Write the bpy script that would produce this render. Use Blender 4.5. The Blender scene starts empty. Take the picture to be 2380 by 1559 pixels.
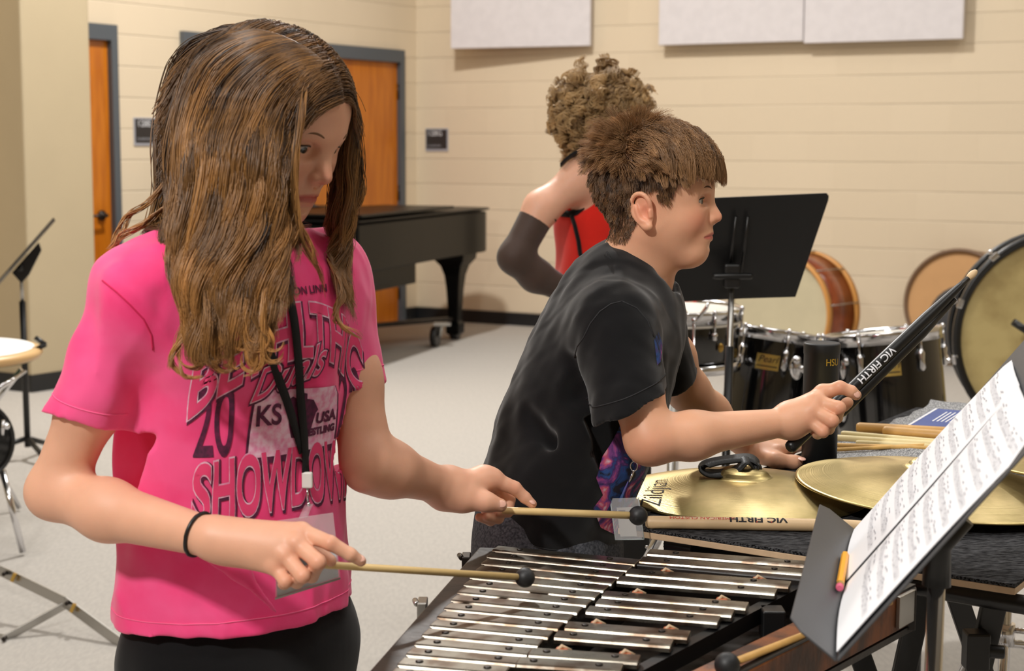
import bpy, bmesh, math, random
import numpy as np
from mathutils import Vector, Matrix, Quaternion
from mathutils.bvhtree import BVHTree
random.seed(7)
RNG = np.random.default_rng(11)
SC = bpy.context.scene
COL = SC.collection
PI = math.pi

# ------------------------------------------------------------------ camera
FPX = 3700.0                       # focal length in pixels of a 2380 px wide frame
CX, CY = 1190.0, 779.5
CAM = np.array([0.0, 0.0, 1.41])
PITCH = math.atan(434.5 / FPX)
ROLL = 0.004
_F = np.array([0.0, math.cos(PITCH), -math.sin(PITCH)])
_U0 = np.array([0.0, math.sin(PITCH), math.cos(PITCH)])
_R0 = np.array([1.0, 0.0, 0.0])
_R = _R0 * math.cos(ROLL) + _U0 * math.sin(ROLL)
_U = _U0 * math.cos(ROLL) - _R0 * math.sin(ROLL)
cam_d = bpy.data.cameras.new('camera')
cam = bpy.data.objects.new('camera', cam_d)
COL.objects.link(cam)
cam_d.sensor_width = 36.0
cam_d.lens = FPX / 2380.0 * 36.0
cam_d.clip_start = 0.05
cam_d.clip_end = 60
cam.matrix_world = Matrix(((_R[0], _U[0], -_F[0], CAM[0]), (_R[1], _U[1], -_F[1], CAM[1]), (_R[2], _U[2], -_F[2], CAM[2]), (0, 0, 0, 1)))
cam_d.dof.use_dof = True
cam_d.dof.focus_distance = 2.33
cam_d.dof.aperture_fstop = 8.0
SC.camera = cam

def ray(px, py):
    return _F + (px - CX) / FPX * _R - (py - CY) / FPX * _U
def P(px, py, y):
    """point seen at pixel (px, py) that stands y metres in front of the camera (world y)"""
    d = ray(px, py)
    return CAM + d * (y / d[1])
def G(px, py, z=0.0):
    """point of the horizontal plane at height z seen at a pixel"""
    d = ray(px, py)
    return CAM + d * ((z - CAM[2]) / d[2])
def V(*a):
    return np.array(a, float)
def nrm(v):
    v = np.asarray(v, float)
    return v / max(np.linalg.norm(v), 1e-12)

# ------------------------------------------------------------------ world, exposure, lights
SC.view_settings.view_transform = 'Standard'
SC.view_settings.look = 'None'
SC.view_settings.gamma = 1.0
SC.view_settings.use_curve_mapping = False
SC.view_settings.exposure = 0.14
world = bpy.data.worlds.new('world')
SC.world = world
world.use_nodes = True
world.node_tree.nodes['Background'].inputs[0].default_value = (1.0, 0.97, 0.94, 1)
world.node_tree.nodes['Background'].inputs[1].default_value = 0.2
SC.cycles.max_bounces = 7
SC.cycles.diffuse_bounces = 4
SC.cycles.glossy_bounces = 4
SC.cycles.sample_clamp_indirect = 6.0
SC.cycles.caustics_reflective = False
SC.cycles.caustics_refractive = False

def area(name, loc, size, power, color=(1, .93, .83), target=None, sy=None, spread=PI):
    l = bpy.data.lights.new(name, 'AREA')
    l.shape = 'RECTANGLE'
    l.size = size
    l.size_y = sy or size
    l.energy = power
    l.color = color
    l.spread = spread
    o = bpy.data.objects.new(name, l)
    COL.objects.link(o)
    o.location = loc
    if target is not None:
        o.rotation_euler = (Vector(target) - Vector(loc)).to_track_quat('-Z', 'Y').to_euler()
    return o
LW = (1.0, 0.975, 0.94)
# high-bay fixtures of the rehearsal room, in rows under its tall ceiling; the last is an extra lamp, added to brighten the cymbals
for lx, ly, pw in ((-3.0, 0.8, 95), (0.4, 0.2, 120), (3.4, 1.5, 95), (-2.6, 4.4, 95), (0.6, 4.6, 120), (3.8, 4.8, 95), (-2.8, 8.0, 50), (3.8, 7.6, 60), (1.5, 7.3, 70)):
    area('ceiling_light', (lx, ly, 5.5), 1.2, pw * .40, LW, sy=0.6)
area('wall_light', (-0.9, 8.1, 5.45), .30, 285, LW)
# the small hard source high on the left in front of the players
area('spot_light', (-1.5, -0.6, 3.3), 0.22, 84, (1, .97, .93), target=(0.3, 3.0, 0.9))

# ------------------------------------------------------------------ materials
def lin(c):
    out = []
    for v in c:
        v = v / 255.0
        out.append(v / 12.92 if v <= 0.04045 else ((v + 0.055) / 1.055) ** 2.4)
    return tuple(out) + (1.0,)
def newmat(name):
    m = bpy.data.materials.new(name)
    m.use_nodes = True
    return m, m.node_tree.nodes, m.node_tree.links, m.node_tree.nodes['Principled BSDF']
def mat(name, col, rough=0.6, metal=0.0, var=0.0, vscale=20.0, bump=0.0, bscale=200.0, spec=0.5, coat=0.0, sheen=0.0, stretch=None, col2=None, sss=0.0, alpha=None, trans=0.0):
    m, N, L, b = newmat(name)
    b.inputs['Base Color'].default_value = lin(col)
    b.inputs['Roughness'].default_value = rough
    b.inputs['Metallic'].default_value = metal
    b.inputs['Specular IOR Level'].default_value = spec
    b.inputs['Coat Weight'].default_value = coat
    b.inputs['Sheen Weight'].default_value = sheen
    if trans:
        b.inputs['Transmission Weight'].default_value = trans
    if sss:
        b.inputs['Subsurface Weight'].default_value = sss
        b.inputs['Subsurface Radius'].default_value = (0.012, 0.005, 0.003)
        b.inputs['Subsurface Scale'].default_value = 1.0
    if alpha is not None:
        b.inputs['Alpha'].default_value = alpha
    tc = N.new('ShaderNodeTexCoord')
    src = tc.outputs['Object']
    if stretch:
        mp = N.new('ShaderNodeMapping')
        mp.inputs['Scale'].default_value = stretch
        L.new(src, mp.inputs[0])
        src = mp.outputs[0]
    if var or col2:
        n = N.new('ShaderNodeTexNoise')
        n.inputs['Scale'].default_value = vscale
        n.inputs['Detail'].default_value = 5
        L.new(src, n.inputs['Vector'])
        mx = N.new('ShaderNodeMix')
        mx.data_type = 'RGBA'
        c1 = lin(col)
        c2 = lin(col2) if col2 else tuple(v * (1 - var) for v in c1[:3]) + (1,)
        rp = N.new('ShaderNodeMapRange')
        rp.inputs[1].default_value = 0.38
        rp.inputs[2].default_value = 0.62
        L.new(n.outputs[0], rp.inputs[0])
        L.new(rp.outputs[0], mx.inputs[0])
        mx.inputs[6].default_value = c1
        mx.inputs[7].default_value = c2
        L.new(mx.outputs[2], b.inputs['Base Color'])
    if bump:
        n2 = N.new('ShaderNodeTexNoise')
        n2.inputs['Scale'].default_value = bscale
        n2.inputs['Detail'].default_value = 3
        L.new(src, n2.inputs['Vector'])
        bp = N.new('ShaderNodeBump')
        bp.inputs['Strength'].default_value = bump
        bp.inputs['Distance'].default_value = 0.002
        L.new(n2.outputs[0], bp.inputs['Height'])
        L.new(bp.outputs[0], b.inputs['Normal'])
    return m

# painted concrete block: courses of 0.203 m, painted joints
def block_wall(name, ux, uy, zoff=0.0):
    m, N, L, b = newmat(name)
    geo = N.new('ShaderNodeNewGeometry')
    dot = N.new('ShaderNodeVectorMath'); dot.operation = 'DOT_PRODUCT'
    dot.inputs[1].default_value = (ux, uy, 0)
    L.new(geo.outputs['Position'], dot.inputs[0])
    sp = N.new('ShaderNodeSeparateXYZ'); L.new(geo.outputs['Position'], sp.inputs[0])
    ad = N.new('ShaderNodeMath'); ad.inputs[1].default_value = zoff; L.new(sp.outputs[2], ad.inputs[0])
    cb = N.new('ShaderNodeCombineXYZ'); L.new(dot.outputs['Value'], cb.inputs[0]); L.new(ad.outputs[0], cb.inputs[1])
    def brick(wd, ms):
        br = N.new('ShaderNodeTexBrick')
        br.inputs['Scale'].default_value = 1.0
        br.inputs['Brick Width'].default_value = wd
        br.inputs['Row Height'].default_value = 0.2032
        br.inputs['Mortar Size'].default_value = ms
        br.inputs['Mortar Smooth'].default_value = 0.6
        br.inputs['Color1'].default_value = lin((226, 209, 182))
        br.inputs['Color2'].default_value = lin((222, 205, 178))
        br.inputs['Mortar'].default_value = lin((226, 209, 182))
        L.new(cb.outputs[0], br.inputs['Vector'])
        return br
    br = brick(0.4064, 0.004); bh = brick(400.0, 0.006)
    L.new(br.outputs['Color'], b.inputs['Base Color'])
    ns = N.new('ShaderNodeTexNoise'); ns.inputs['Scale'].default_value = 120; L.new(geo.outputs['Position'], ns.inputs['Vector'])
    wv = N.new('ShaderNodeTexNoise'); wv.inputs['Scale'].default_value = 1.3; L.new(geo.outputs['Position'], wv.inputs['Vector'])
    hf = N.new('ShaderNodeMath'); hf.operation = 'MULTIPLY_ADD'; hf.inputs[1].default_value = -0.16; L.new(br.outputs['Fac'], hf.inputs[0])
    hv = N.new('ShaderNodeMath'); hv.operation = 'MULTIPLY'; L.new(bh.outputs['Fac'], hv.inputs[0])
    hw = N.new('ShaderNodeMapRange'); hw.inputs[1].default_value = .35; hw.inputs[2].default_value = .62; hw.inputs[3].default_value = -.35; hw.inputs[4].default_value = -1.0; L.new(wv.outputs[0], hw.inputs[0])
    L.new(hw.outputs[0], hv.inputs[1]); L.new(hv.outputs[0], hf.inputs[2])
    mm = N.new('ShaderNodeMath'); mm.operation = 'MULTIPLY_ADD'; mm.inputs[1].default_value = 0.10
    L.new(ns.outputs[0], mm.inputs[0]); L.new(hf.outputs[0], mm.inputs[2])
    bp = N.new('ShaderNodeBump'); bp.inputs['Strength'].default_value = 0.8; bp.inputs['Distance'].default_value = 0.006
    L.new(mm.outputs[0], bp.inputs['Height']); L.new(bp.outputs[0], b.inputs['Normal'])
    b.inputs['Roughness'].default_value = 0.5
    b.inputs['Specular IOR Level'].default_value = 0.35
    return m

M = {}
M['plaster'] = mat('painted_plaster', (184, 168, 138), 0.6, var=0.03, vscale=3, bump=0.1, bscale=90)
M['ceiling'] = mat('ceiling_tile', (190, 188, 182), 0.8)
M['base'] = mat('rubber_base', (26, 27, 29), 0.45)
M['frame'] = mat('grey_frame_paint', (84, 90, 96), 0.4)
M['door'] = mat('oak_door', (200, 116, 24), 0.35, col2=(182, 100, 18), vscale=5, stretch=(5, 5, 0.6), coat=0.2)
M['bronze'] = mat('dark_bronze', (48, 42, 38), 0.35, 0.7)
M['panel'] = mat('acoustic_fabric', (224, 219, 221), 0.9, var=0.05, vscale=14, bump=0.3, bscale=500)
M['black'] = mat('black_plastic', (18, 18, 19), 0.38)
M['blackm'] = mat('black_satin_metal', (16, 16, 17), 0.33, 0.0, spec=0.6)
M['lacquer'] = mat('black_lacquer', (9, 9, 10), 0.12, spec=0.7, coat=0.5)
M['piano'] = mat('piano_black', (7, 7, 7), 0.35, spec=0.12)
M['chrome'] = mat('chrome', (225, 225, 228), 0.13, 1.0)
M['steel'] = mat('brushed_steel', (180, 178, 174), 0.35, 1.0)
M['rubber'] = mat('black_rubber', (30, 31, 33), 0.5)
M['whitecloth'] = mat('white_shoe', (200, 200, 200), 0.6)
M['brass'] = mat('brass', (196, 160, 84), 0.3, 1.0)
M['gold'] = mat('gold_badge', (206, 176, 96), 0.35, 0.7)
M['goldlbl'] = mat('gold_paint', (214, 170, 50), 0.5)
M['maple'] = mat('maple_stick', (226, 194, 150), 0.45, var=0.12, vscale=30, stretch=(1, 1, 1))
M['maple2'] = mat('pale_maple', (232, 214, 160), 0.45, var=0.08, vscale=30)
M['hickory'] = mat('hickory_stick', (212, 165, 96), 0.45, var=0.14, vscale=40)
M['rattan'] = mat('rattan', (222, 176, 100), 0.4, var=0.1, vscale=60)
M['birch'] = mat('birch_shaft', (232, 200, 138), 0.4, var=0.06, vscale=40)
M['head'] = mat('drum_head_white', (236, 232, 222), 0.45)
M['calf'] = mat('calf_head', (196, 176, 118), 0.5, col2=(168, 146, 92), vscale=7, bump=0.1)
M['cream'] = mat('aged_head', (196, 186, 156), 0.5, var=0.08, vscale=5)
M['hoopw'] = mat('hoop_maple', (216, 176, 122), 0.35, var=0.08, vscale=9)
M['redwood'] = mat('red_shell', (150, 72, 34), 0.3, col2=(112, 48, 22), vscale=8, coat=0.4)
M['amber'] = mat('amber_hoop', (200, 140, 70), 0.35)
M['tan'] = mat('tan_head', (206, 158, 106), 0.6, var=0.05, vscale=6)
M['brownrim'] = mat('brown_rim', (120, 92, 68), 0.5)
M['darkgrey'] = mat('dark_grey_bag', (62, 62, 64), 0.7)
M['paper'] = mat('sheet_paper', (243, 243, 246), 0.8)
M['ink'] = mat('grey_ink', (176, 176, 182), 0.8)
M['blackink'] = mat('black_ink', (20, 20, 24), 0.7)
M['redink'] = mat('red_ink', (196, 60, 50), 0.7)
M['whiteink'] = mat('white_ink', (226, 226, 230), 0.7)
M['leather'] = mat('black_leather', (20, 20, 21), 0.5, bump=0.3, bscale=300)
M['casewood'] = mat('dark_case_wood', (44, 34, 28), 0.45, col2=(26, 20, 17), vscale=30, bump=0.3, bscale=60)
M['casebrown'] = mat('worn_brown_wood', (138, 78, 36), 0.5, col2=(66, 38, 22), vscale=9, stretch=(3, 3, 1.4), bump=0.3, bscale=60)
M['cord'] = mat('orange_post', (176, 96, 60), 0.5)
M['plywood'] = mat('plywood_edge', (206, 176, 142), 0.6, var=0.1, vscale=60)
M['booklet'] = mat('blue_cover', (62, 84, 150), 0.5, var=0.1, vscale=20)
M['pencil'] = mat('pencil_yellow', (242, 168, 24), 0.4)
M['eraser'] = mat('pink_eraser', (214, 96, 124), 0.6)
M['signdark'] = mat('sign_plate', (46, 42, 42), 0.5)
M['signgrey'] = mat('sign_border', (170, 170, 178), 0.5)

# bars of the bells: tarnished nickel
def bar_metal():
    m, N, L, b = newmat('tarnished_nickel')
    tc = N.new('ShaderNodeTexCoord')
    n = N.new('ShaderNodeTexNoise'); n.inputs['Scale'].default_value = 26; n.inputs['Detail'].default_value = 6
    L.new(tc.outputs['Object'], n.inputs['Vector'])
    cr = N.new('ShaderNodeValToRGB')
    cr.color_ramp.elements[0].position = 0.36; cr.color_ramp.elements[0].color = lin((96, 80, 66))
    cr.color_ramp.elements[1].position = 0.56; cr.color_ramp.elements[1].color = lin((150, 145, 134))
    L.new(n.outputs[0], cr.inputs[0]); L.new(cr.outputs[0], b.inputs['Base Color'])
    b.inputs['Metallic'].default_value = 0.95
    mr = N.new('ShaderNodeMapRange'); mr.inputs[3].default_value = 0.36; mr.inputs[4].default_value = 0.22
    L.new(n.outputs[0], mr.inputs[0]); L.new(mr.outputs[0], b.inputs['Roughness'])
    return m
M['bar'] = bar_metal()

# cymbal bronze: lathed rings + blotches
def cym_metal(cx, cy, r):
    m, N, L, b = newmat('cymbal_bronze')
    tc = N.new('ShaderNodeTexCoord')
    ln = N.new('ShaderNodeVectorMath'); ln.operation = 'LENGTH'
    sp = N.new('ShaderNodeSeparateXYZ'); L.new(tc.outputs['Object'], sp.inputs[0])
    cb = N.new('ShaderNodeCombineXYZ'); L.new(sp.outputs[0], cb.inputs[0]); L.new(sp.outputs[1], cb.inputs[1])
    L.new(cb.outputs[0], ln.inputs[0])
    w = N.new('ShaderNodeTexNoise'); w.noise_dimensions = '1D'; w.inputs['Scale'].default_value = 420; w.inputs['Detail'].default_value = 2
    L.new(ln.outputs['Value'], w.inputs['W'])
    n = N.new('ShaderNodeTexNoise'); n.inputs['Scale'].default_value = 9; n.inputs['Detail'].default_value = 4
    L.new(tc.outputs['Object'], n.inputs['Vector'])
    cr = N.new('ShaderNodeValToRGB')
    cr.color_ramp.elements[0].position = 0.35; cr.color_ramp.elements[0].color = lin((160, 142, 88))
    cr.color_ramp.elements[1].position = 0.66; cr.color_ramp.elements[1].color = lin((226, 204, 148))
    L.new(n.outputs[0], cr.inputs[0]); L.new(cr.outputs[0], b.inputs['Base Color'])
    b.inputs['Metallic'].default_value = 1.0
    b.inputs['Roughness'].default_value = 0.32
    b.inputs['Anisotropic'].default_value = 0.6
    tg = N.new('ShaderNodeTangent'); tg.direction_type = 'RADIAL'; tg.axis = 'Z'; L.new(tg.outputs[0], b.inputs['Tangent'])
    bp = N.new('ShaderNodeBump'); bp.inputs['Strength'].default_value = 0.25; bp.inputs['Distance'].default_value = 0.0006
    L.new(w.outputs[0], bp.inputs['Height']); L.new(bp.outputs[0], b.inputs['Normal'])
    return m
M['cymbal'] = cym_metal(0, 0, .2)

def carpet_mat(name, c1, c2, scale, stretch=None, bump=0.8, det=3):
    m, N, L, b = newmat(name)
    tc = N.new('ShaderNodeTexCoord')
    mp = N.new('ShaderNodeMapping'); L.new(tc.outputs['Object'], mp.inputs[0])
    if stretch:
        mp.inputs['Scale'].default_value = stretch[0]; mp.inputs['Rotation'].default_value = (0, 0, stretch[1])
    n = N.new('ShaderNodeTexNoise'); n.inputs['Scale'].default_value = scale; n.inputs['Detail'].default_value = det
    L.new(mp.outputs[0], n.inputs['Vector'])
    cr = N.new('ShaderNodeValToRGB')
    cr.color_ramp.elements[0].position = 0.4; cr.color_ramp.elements[0].color = lin(c1)
    cr.color_ramp.elements[1].position = 0.62; cr.color_ramp.elements[1].color = lin(c2)
    L.new(n.outputs[0], cr.inputs[0]); L.new(cr.outputs[0], b.inputs['Base Color'])
    bp = N.new('ShaderNodeBump'); bp.inputs['Strength'].default_value = bump; bp.inputs['Distance'].default_value = 0.003
    L.new(n.outputs[0], bp.inputs['Height']); L.new(bp.outputs[0], b.inputs['Normal'])
    b.inputs['Roughness'].default_value = 0.95
    b.inputs['Specular IOR Level'].default_value = 0.1
    return m
M['floor'] = carpet_mat('light_carpet', (169, 164, 158), (177, 172, 165), 90, ((1, 0.3, 1), 0.5), 0.25, 8)
M['ribcarpet'] = carpet_mat('ribbed_black_carpet', (14, 14, 16), (82, 82, 84), 420, ((0.22, 1.5, 1), -0.35), 0.8)
M['greyfelt'] = carpet_mat('grey_felt', (96, 97, 100), (196, 196, 196), 420, None, 0.8)

# ------------------------------------------------------------------ mesh helpers
class MB:
    def __init__(s):
        s.v = []; s.f = []; s.sm = []
    def add(s, vs, fs, smooth=False):
        k = len(s.v)
        s.v.extend([tuple(map(float, p)) for p in vs])
        for f in fs:
            s.f.append(tuple(i + k for i in f)); s.sm.append(smooth)
        return s
    def box(s, c, size, ax=None):
        """ax: rows = the three unit axes"""
        ax = np.eye(3) if ax is None else np.asarray(ax, float)
        c = np.asarray(c, float); h = np.asarray(size, float) / 2
        vs = [c + ax[0] * h[0] * i + ax[1] * h[1] * j + ax[2] * h[2] * k for k in (-1, 1) for j in (-1, 1) for i in (-1, 1)]
        return s.add(vs, [(0, 2, 3, 1), (4, 5, 7, 6), (0, 1, 5, 4), (2, 6, 7, 3), (0, 4, 6, 2), (1, 3, 7, 5)])
    def tube(s, pts, r, n=14, cap=True, smooth=True, flat=None):
        pts = [np.asarray(p, float) for p in pts]
        rs = [r] * len(pts) if np.isscalar(r) else list(r)
        t0 = nrm(pts[1] - pts[0])
        u = nrm(np.cross(t0, V(0, 0, 1))) if abs(t0[2]) < .95 else nrm(np.cross(t0, V(1, 0, 0)))
        vs = []
        for i, p in enumerate(pts):
            if i == 0: t = t0
            elif i == len(pts) - 1: t = nrm(pts[-1] - pts[-2])
            else: t = nrm(nrm(pts[i + 1] - p) + nrm(p - pts[i - 1]))
            u = nrm(u - t * np.dot(u, t)); w = np.cross(t, u)
            for a in range(n):
                q = 2 * PI * a / n
                fy = flat if flat else 1.0
                vs.append(p + rs[i] * (math.cos(q) * u + math.sin(q) * w * fy))
        fs = [(i * n + a, i * n + (a + 1) % n, (i + 1) * n + (a + 1) % n, (i + 1) * n + a) for i in range(len(pts) - 1) for a in range(n)]
        s.add(vs, fs, smooth)
        if cap:
            k = len(s.v) - len(vs)
            s.f.append(tuple(k + a for a in reversed(range(n)))); s.sm.append(False)
            s.f.append(tuple(k + (len(pts) - 1) * n + a for a in range(n))); s.sm.append(False)
        return s
    def lathe(s, prof, c, axis=(0, 0, 1), n=48, cap=True, smooth=True):
        """prof: (radius, height) pairs along the axis"""
        c = np.asarray(c, float); t = nrm(axis)
        u = nrm(np.cross(t, V(0, 1, 0))) if abs(t[1]) < .95 else nrm(np.cross(t, V(1, 0, 0)))
        w = np.cross(t, u); vs = []
        for r, h in prof:
            for a in range(n):
                q = 2 * PI * a / n
                vs.append(c + t * h + max(r, 1e-5) * (math.cos(q) * u + math.sin(q) * w))
        m = len(prof)
        fs = [(i * n + a, i * n + (a + 1) % n, (i + 1) * n + (a + 1) % n, (i + 1) * n + a) for i in range(m - 1) for a in range(n)]
        k = len(s.v)
        s.add(vs, fs, smooth)
        if cap:
            s.f.append(tuple(k + a for a in reversed(range(n)))); s.sm.append(False)
            s.f.append(tuple(k + (m - 1) * n + a for a in range(n))); s.sm.append(False)
        return s
    def ball(s, c, r, n=20, ax=None):
        r = np.ones(3) * r if np.isscalar(r) else np.asarray(r, float)
        ax = np.eye(3) if ax is None else np.asarray(ax, float)
        vs = []; m = n // 2
        for i in range(m + 1):
            th = PI * i / m
            for a in range(n):
                q = 2 * PI * a / n
                l = V(math.sin(th) * math.cos(q), math.sin(th) * math.sin(q), math.cos(th)) * r
                vs.append(np.asarray(c) + l @ ax)
        fs = [(i * n + a, (i + 1) * n + a, (i + 1) * n + (a + 1) % n, i * n + (a + 1) % n) for i in range(m) for a in range(n)]
        return s.add(vs, fs, True)
    def prism(s, poly, o, u, w, t):
        """poly of (a, b) in the plane o + a u + b w, thickened by vector t"""
        o = np.asarray(o, float); u = np.asarray(u, float); w = np.asarray(w, float); t = np.asarray(t, float)
        n = len(poly)
        a = [o + p[0] * u + p[1] * w for p in poly]
        vs = a + [p + t for p in a]
        fs = [tuple(reversed(range(n))), tuple(range(n, 2 * n))] + [(i, (i + 1) % n, n + (i + 1) % n, n + i) for i in range(n)]
        return s.add(vs, fs)
    def build(s, name, m, parent=None, bevel=0.0, sub=0, origin=None):
        me = bpy.data.meshes.new(name)
        root = parent
        org = np.zeros(3)
        if parent is not None:
            org = np.array(parent.get('_org', (0, 0, 0)), float)
        elif origin is not None:
            org = np.asarray(origin, float)
        me.from_pydata([tuple(np.asarray(p) - org) for p in s.v], [], s.f)
        me.polygons.foreach_set('use_smooth', s.sm)
        me.update()
        bm = bmesh.new(); bm.from_mesh(me)
        bmesh.ops.recalc_face_normals(bm, faces=bm.faces)
        bm.to_mesh(me); bm.free()
        o = bpy.data.objects.new(name, me)
        COL.objects.link(o)
        for mm in (m if isinstance(m, (list, tuple)) else [m]):
            me.materials.append(mm)
        o['_org'] = tuple(org)
        if parent is not None:
            o.parent = parent
        else:
            o.location = tuple(org)
        if bevel:
            b = o.modifiers.new('bevel', 'BEVEL'); b.width = bevel; b.segments = 2; b.limit_method = 'ANGLE'; b.angle_limit = 0.7
        if sub:
            b = o.modifiers.new('sub', 'SUBSURF'); b.levels = sub; b.render_levels = sub
        return o

def tag(o, label, cat, group=None, kind=None):
    o['label'] = label; o['category'] = cat
    if group: o['group'] = group
    if kind: o['kind'] = kind
    return o
def thing(name, label, cat, loc, group=None):
    o = bpy.data.objects.new(name, None)
    COL.objects.link(o)
    o.location = tuple(map(float, loc)); o['_org'] = tuple(map(float, loc))
    o.empty_display_size = 0.05
    return tag(o, label, cat, group)
def struct(o):
    o['kind'] = 'structure'
    return o
def copytree(o, dloc, label=None, rotz=0.0, group=None):
    c = o.copy(); COL.objects.link(c)
    c.location = Vector(o.location) + Vector(dloc); c.rotation_euler = (0, 0, rotz)
    if label: c['label'] = label
    for ch in o.children:
        d = ch.copy(); COL.objects.link(d); d.parent = c
        for g in ch.children:
            e = g.copy(); COL.objects.link(e); e.parent = d
    return c

def text_mesh(body, size=1.0, offset=0.0, extrude=0.0, shear=0.0, sx=1.0, align='CENTER'):
    cu = bpy.data.curves.new('txt', 'FONT')
    cu.body = body; cu.size = size; cu.offset = offset; cu.shear = shear; cu.align_x = align; cu.align_y = 'CENTER'
    cu.resolution_u = 6
    o = bpy.data.objects.new('txt', cu)
    COL.objects.link(o)
    dg = bpy.context.evaluated_depsgraph_get()
    me = bpy.data.meshes.new_from_object(o.evaluated_get(dg))
    bm = bmesh.new(); bm.from_mesh(me)
    bmesh.ops.triangulate(bm, faces=bm.faces)
    bmesh.ops.recalc_face_normals(bm, faces=bm.faces)
    vs = np.array([v.co[:] for v in bm.verts]).reshape(-1, 3); fs = [tuple(v.index for v in f.verts) for f in bm.faces]
    bm.free()
    bpy.data.objects.remove(o); bpy.data.curves.remove(cu); bpy.data.meshes.remove(me)
    vs[:, 0] *= sx
    return vs, fs
def flat_text(name, body, o, u, w, size, m, parent, lift=0.0006, **kw):
    vs, fs = text_mesh(body, size, **kw)
    n = nrm(np.cross(u, w))
    mb = MB(); mb.add([np.asarray(o) + a[0] * np.asarray(u) + a[1] * np.asarray(w) + n * lift for a in vs], fs)
    return mb.build(name, m, parent)

def subdiv(vs, fs, L):
    bm = bmesh.new()
    bv = [bm.verts.new(v) for v in vs]
    for f in fs:
        try: bm.faces.new([bv[i] for i in f])
        except ValueError: pass
    bmesh.ops.triangulate(bm, faces=bm.faces)
    for _ in range(7):
        e = [e for e in bm.edges if e.calc_length() > L]
        if not e: break
        bmesh.ops.subdivide_edges(bm, edges=e, cuts=1)
        bmesh.ops.triangulate(bm, faces=bm.faces)
    bm.verts.index_update(); out = np.array([v.co[:] for v in bm.verts]), [tuple(v.index for v in f.verts) for f in bm.faces]
    bm.free(); return out
# ================================================================== the room
FC = G(969, 741)                                  # foot of the room's far corner
W2D = V(.879, -.477, 0)                           # back wall runs right and nearer
W1D = V(-.552, -.834, 0)                          # door wall runs left and nearer
HC = 5.6
def wall(name, a, b, thick, m, z0=0.0, z1=HC):
    """thick is the vector to the far side"""
    mb = MB()
    a = np.asarray(a, float); b = np.asarray(b, float)
    mb.prism([(0, z0), (1, z0), (1, z1), (0, z1)], V(a[0], a[1], 0), V(b[0] - a[0], b[1] - a[1], 0), V(0, 0, 1), thick)
    return struct(mb.build(name, m))
N2 = V(.477, .879, 0)                             # outward normals
N1 = V(-.834, .552, 0)
m2 = block_wall('painted_block_back', W2D[0], W2D[1], 0.10)
m1 = block_wall('painted_block_doors', W1D[0], W1D[1], 0.10)
W2E = FC + W2D * 9.0
W1E = FC + W1D * 6.4
wall('wall_back', FC + V(-.3, .1, 0) * 0, W2E, N2 * .2, m2)
# door wall with two openings
d2a, d2b = 0.20, 2.66                             # far doorway (outer frame), measured from the corner
d1a, d1b = 3.25, 4.30
DZ = 2.19
segs = [(0, d2a + .02, 0, HC), (d2a + .02, d2b - .02, DZ - .02, HC), (d2b - .02, d1a + .02, 0, HC), (d1a + .02, d1b - .02, DZ - .02, HC), (d1b - .02, 6.4, 0, HC)]
mb = MB()
for s0, s1, z0, z1 in segs:
    mb.prism([(s0, z0), (s1, z0), (s1, z1), (s0, z1)], V(FC[0], FC[1], 0), W1D, V(0, 0, 1), N1 * .2)
struct(mb.build('wall_left', m1))
wall('wall_right', W2E, (W2E[0], -4.2), V(.2, 0, 0), M['plaster'])
wall('wall_near', (W2E[0], -4.2), (-6.5, -4.2), V(0, -.2, 0), M['plaster'])
wall('wall_side', (-6.5, -4.2), (-6.5, W1E[1]), V(-.2, 0, 0), M['plaster'])
wall('wall_return', (-6.5, W1E[1]), (W1E[0], W1E[1]), V(0, .2, 0), M['plaster'])
mb = MB(); mb.box((0.3, 4.6, -.05), (15.6, 18.4, .1)); struct(mb.build('floor', M['floor']))
mb = MB(); mb.box((0.3, 4.6, HC + .05), (15.6, 18.4, .1)); struct(mb.build('ceiling', M['ceiling']))

# pilaster on the left
CQ = G(75, 912)
cb = CQ + V(.552, .834, 0) * .50
LD = V(-.879, .477, 0)
mb = MB()
poly = [CQ, cb, cb + V(-.834, .552, 0) * .55, CQ + LD * 1.3 + V(0, .3, 0), CQ + LD * 1.3]
mb.prism([(p[0], p[1]) for p in poly], (0, 0, 0), (1, 0, 0), (0, 1, 0), (0, 0, HC))
struct(mb.build('wall_pilaster', M['plaster'], bevel=0.012))
mb = MB()
o_ = 0.008
poly = [CQ + V(.0, -.0, 0) + V(.834, -.552, 0) * o_ + V(-.552, -.834, 0) * o_ * .9, cb + V(.834, -.552, 0) * o_, cb, CQ, CQ + LD * 1.3, CQ + LD * 1.3 - V(.477, .879, 0) * o_, CQ + V(-.477, -.879, 0) * o_ + V(.02, -.004, 0) * 0]
mb.prism([(p[0], p[1]) for p in poly], (0, 0, 0), (1, 0, 0), (0, 1, 0), (0, 0, .102))
struct(mb.build('baseboard_pilaster', M['base']))

def baseb(name, o, d, n, s0, s1, h=.10):
    mb = MB()
    mb.box(o + d * (s0 + s1) / 2 - n * .008 + V(0, 0, h / 2), (s1 - s0, .016, h), (d, n, V(0, 0, 1)))
    return struct(mb.build(name, M['base'], bevel=.003))
baseb('baseboard_back', V(FC[0], FC[1], 0), W2D, N2, 0, 9.0, .102)
mb = MB()
for s0, s1 in ((.016, d2a), (d2b, d1a), (d1b, 6.4)):
    mb.box(V(FC[0], FC[1], .051) + W1D * (s0 + s1) / 2 - N1 * .008, (s1 - s0, .016, .102), (W1D, N1, V(0, 0, 1)))
struct(mb.build('baseboard_left', M['base']))

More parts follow.
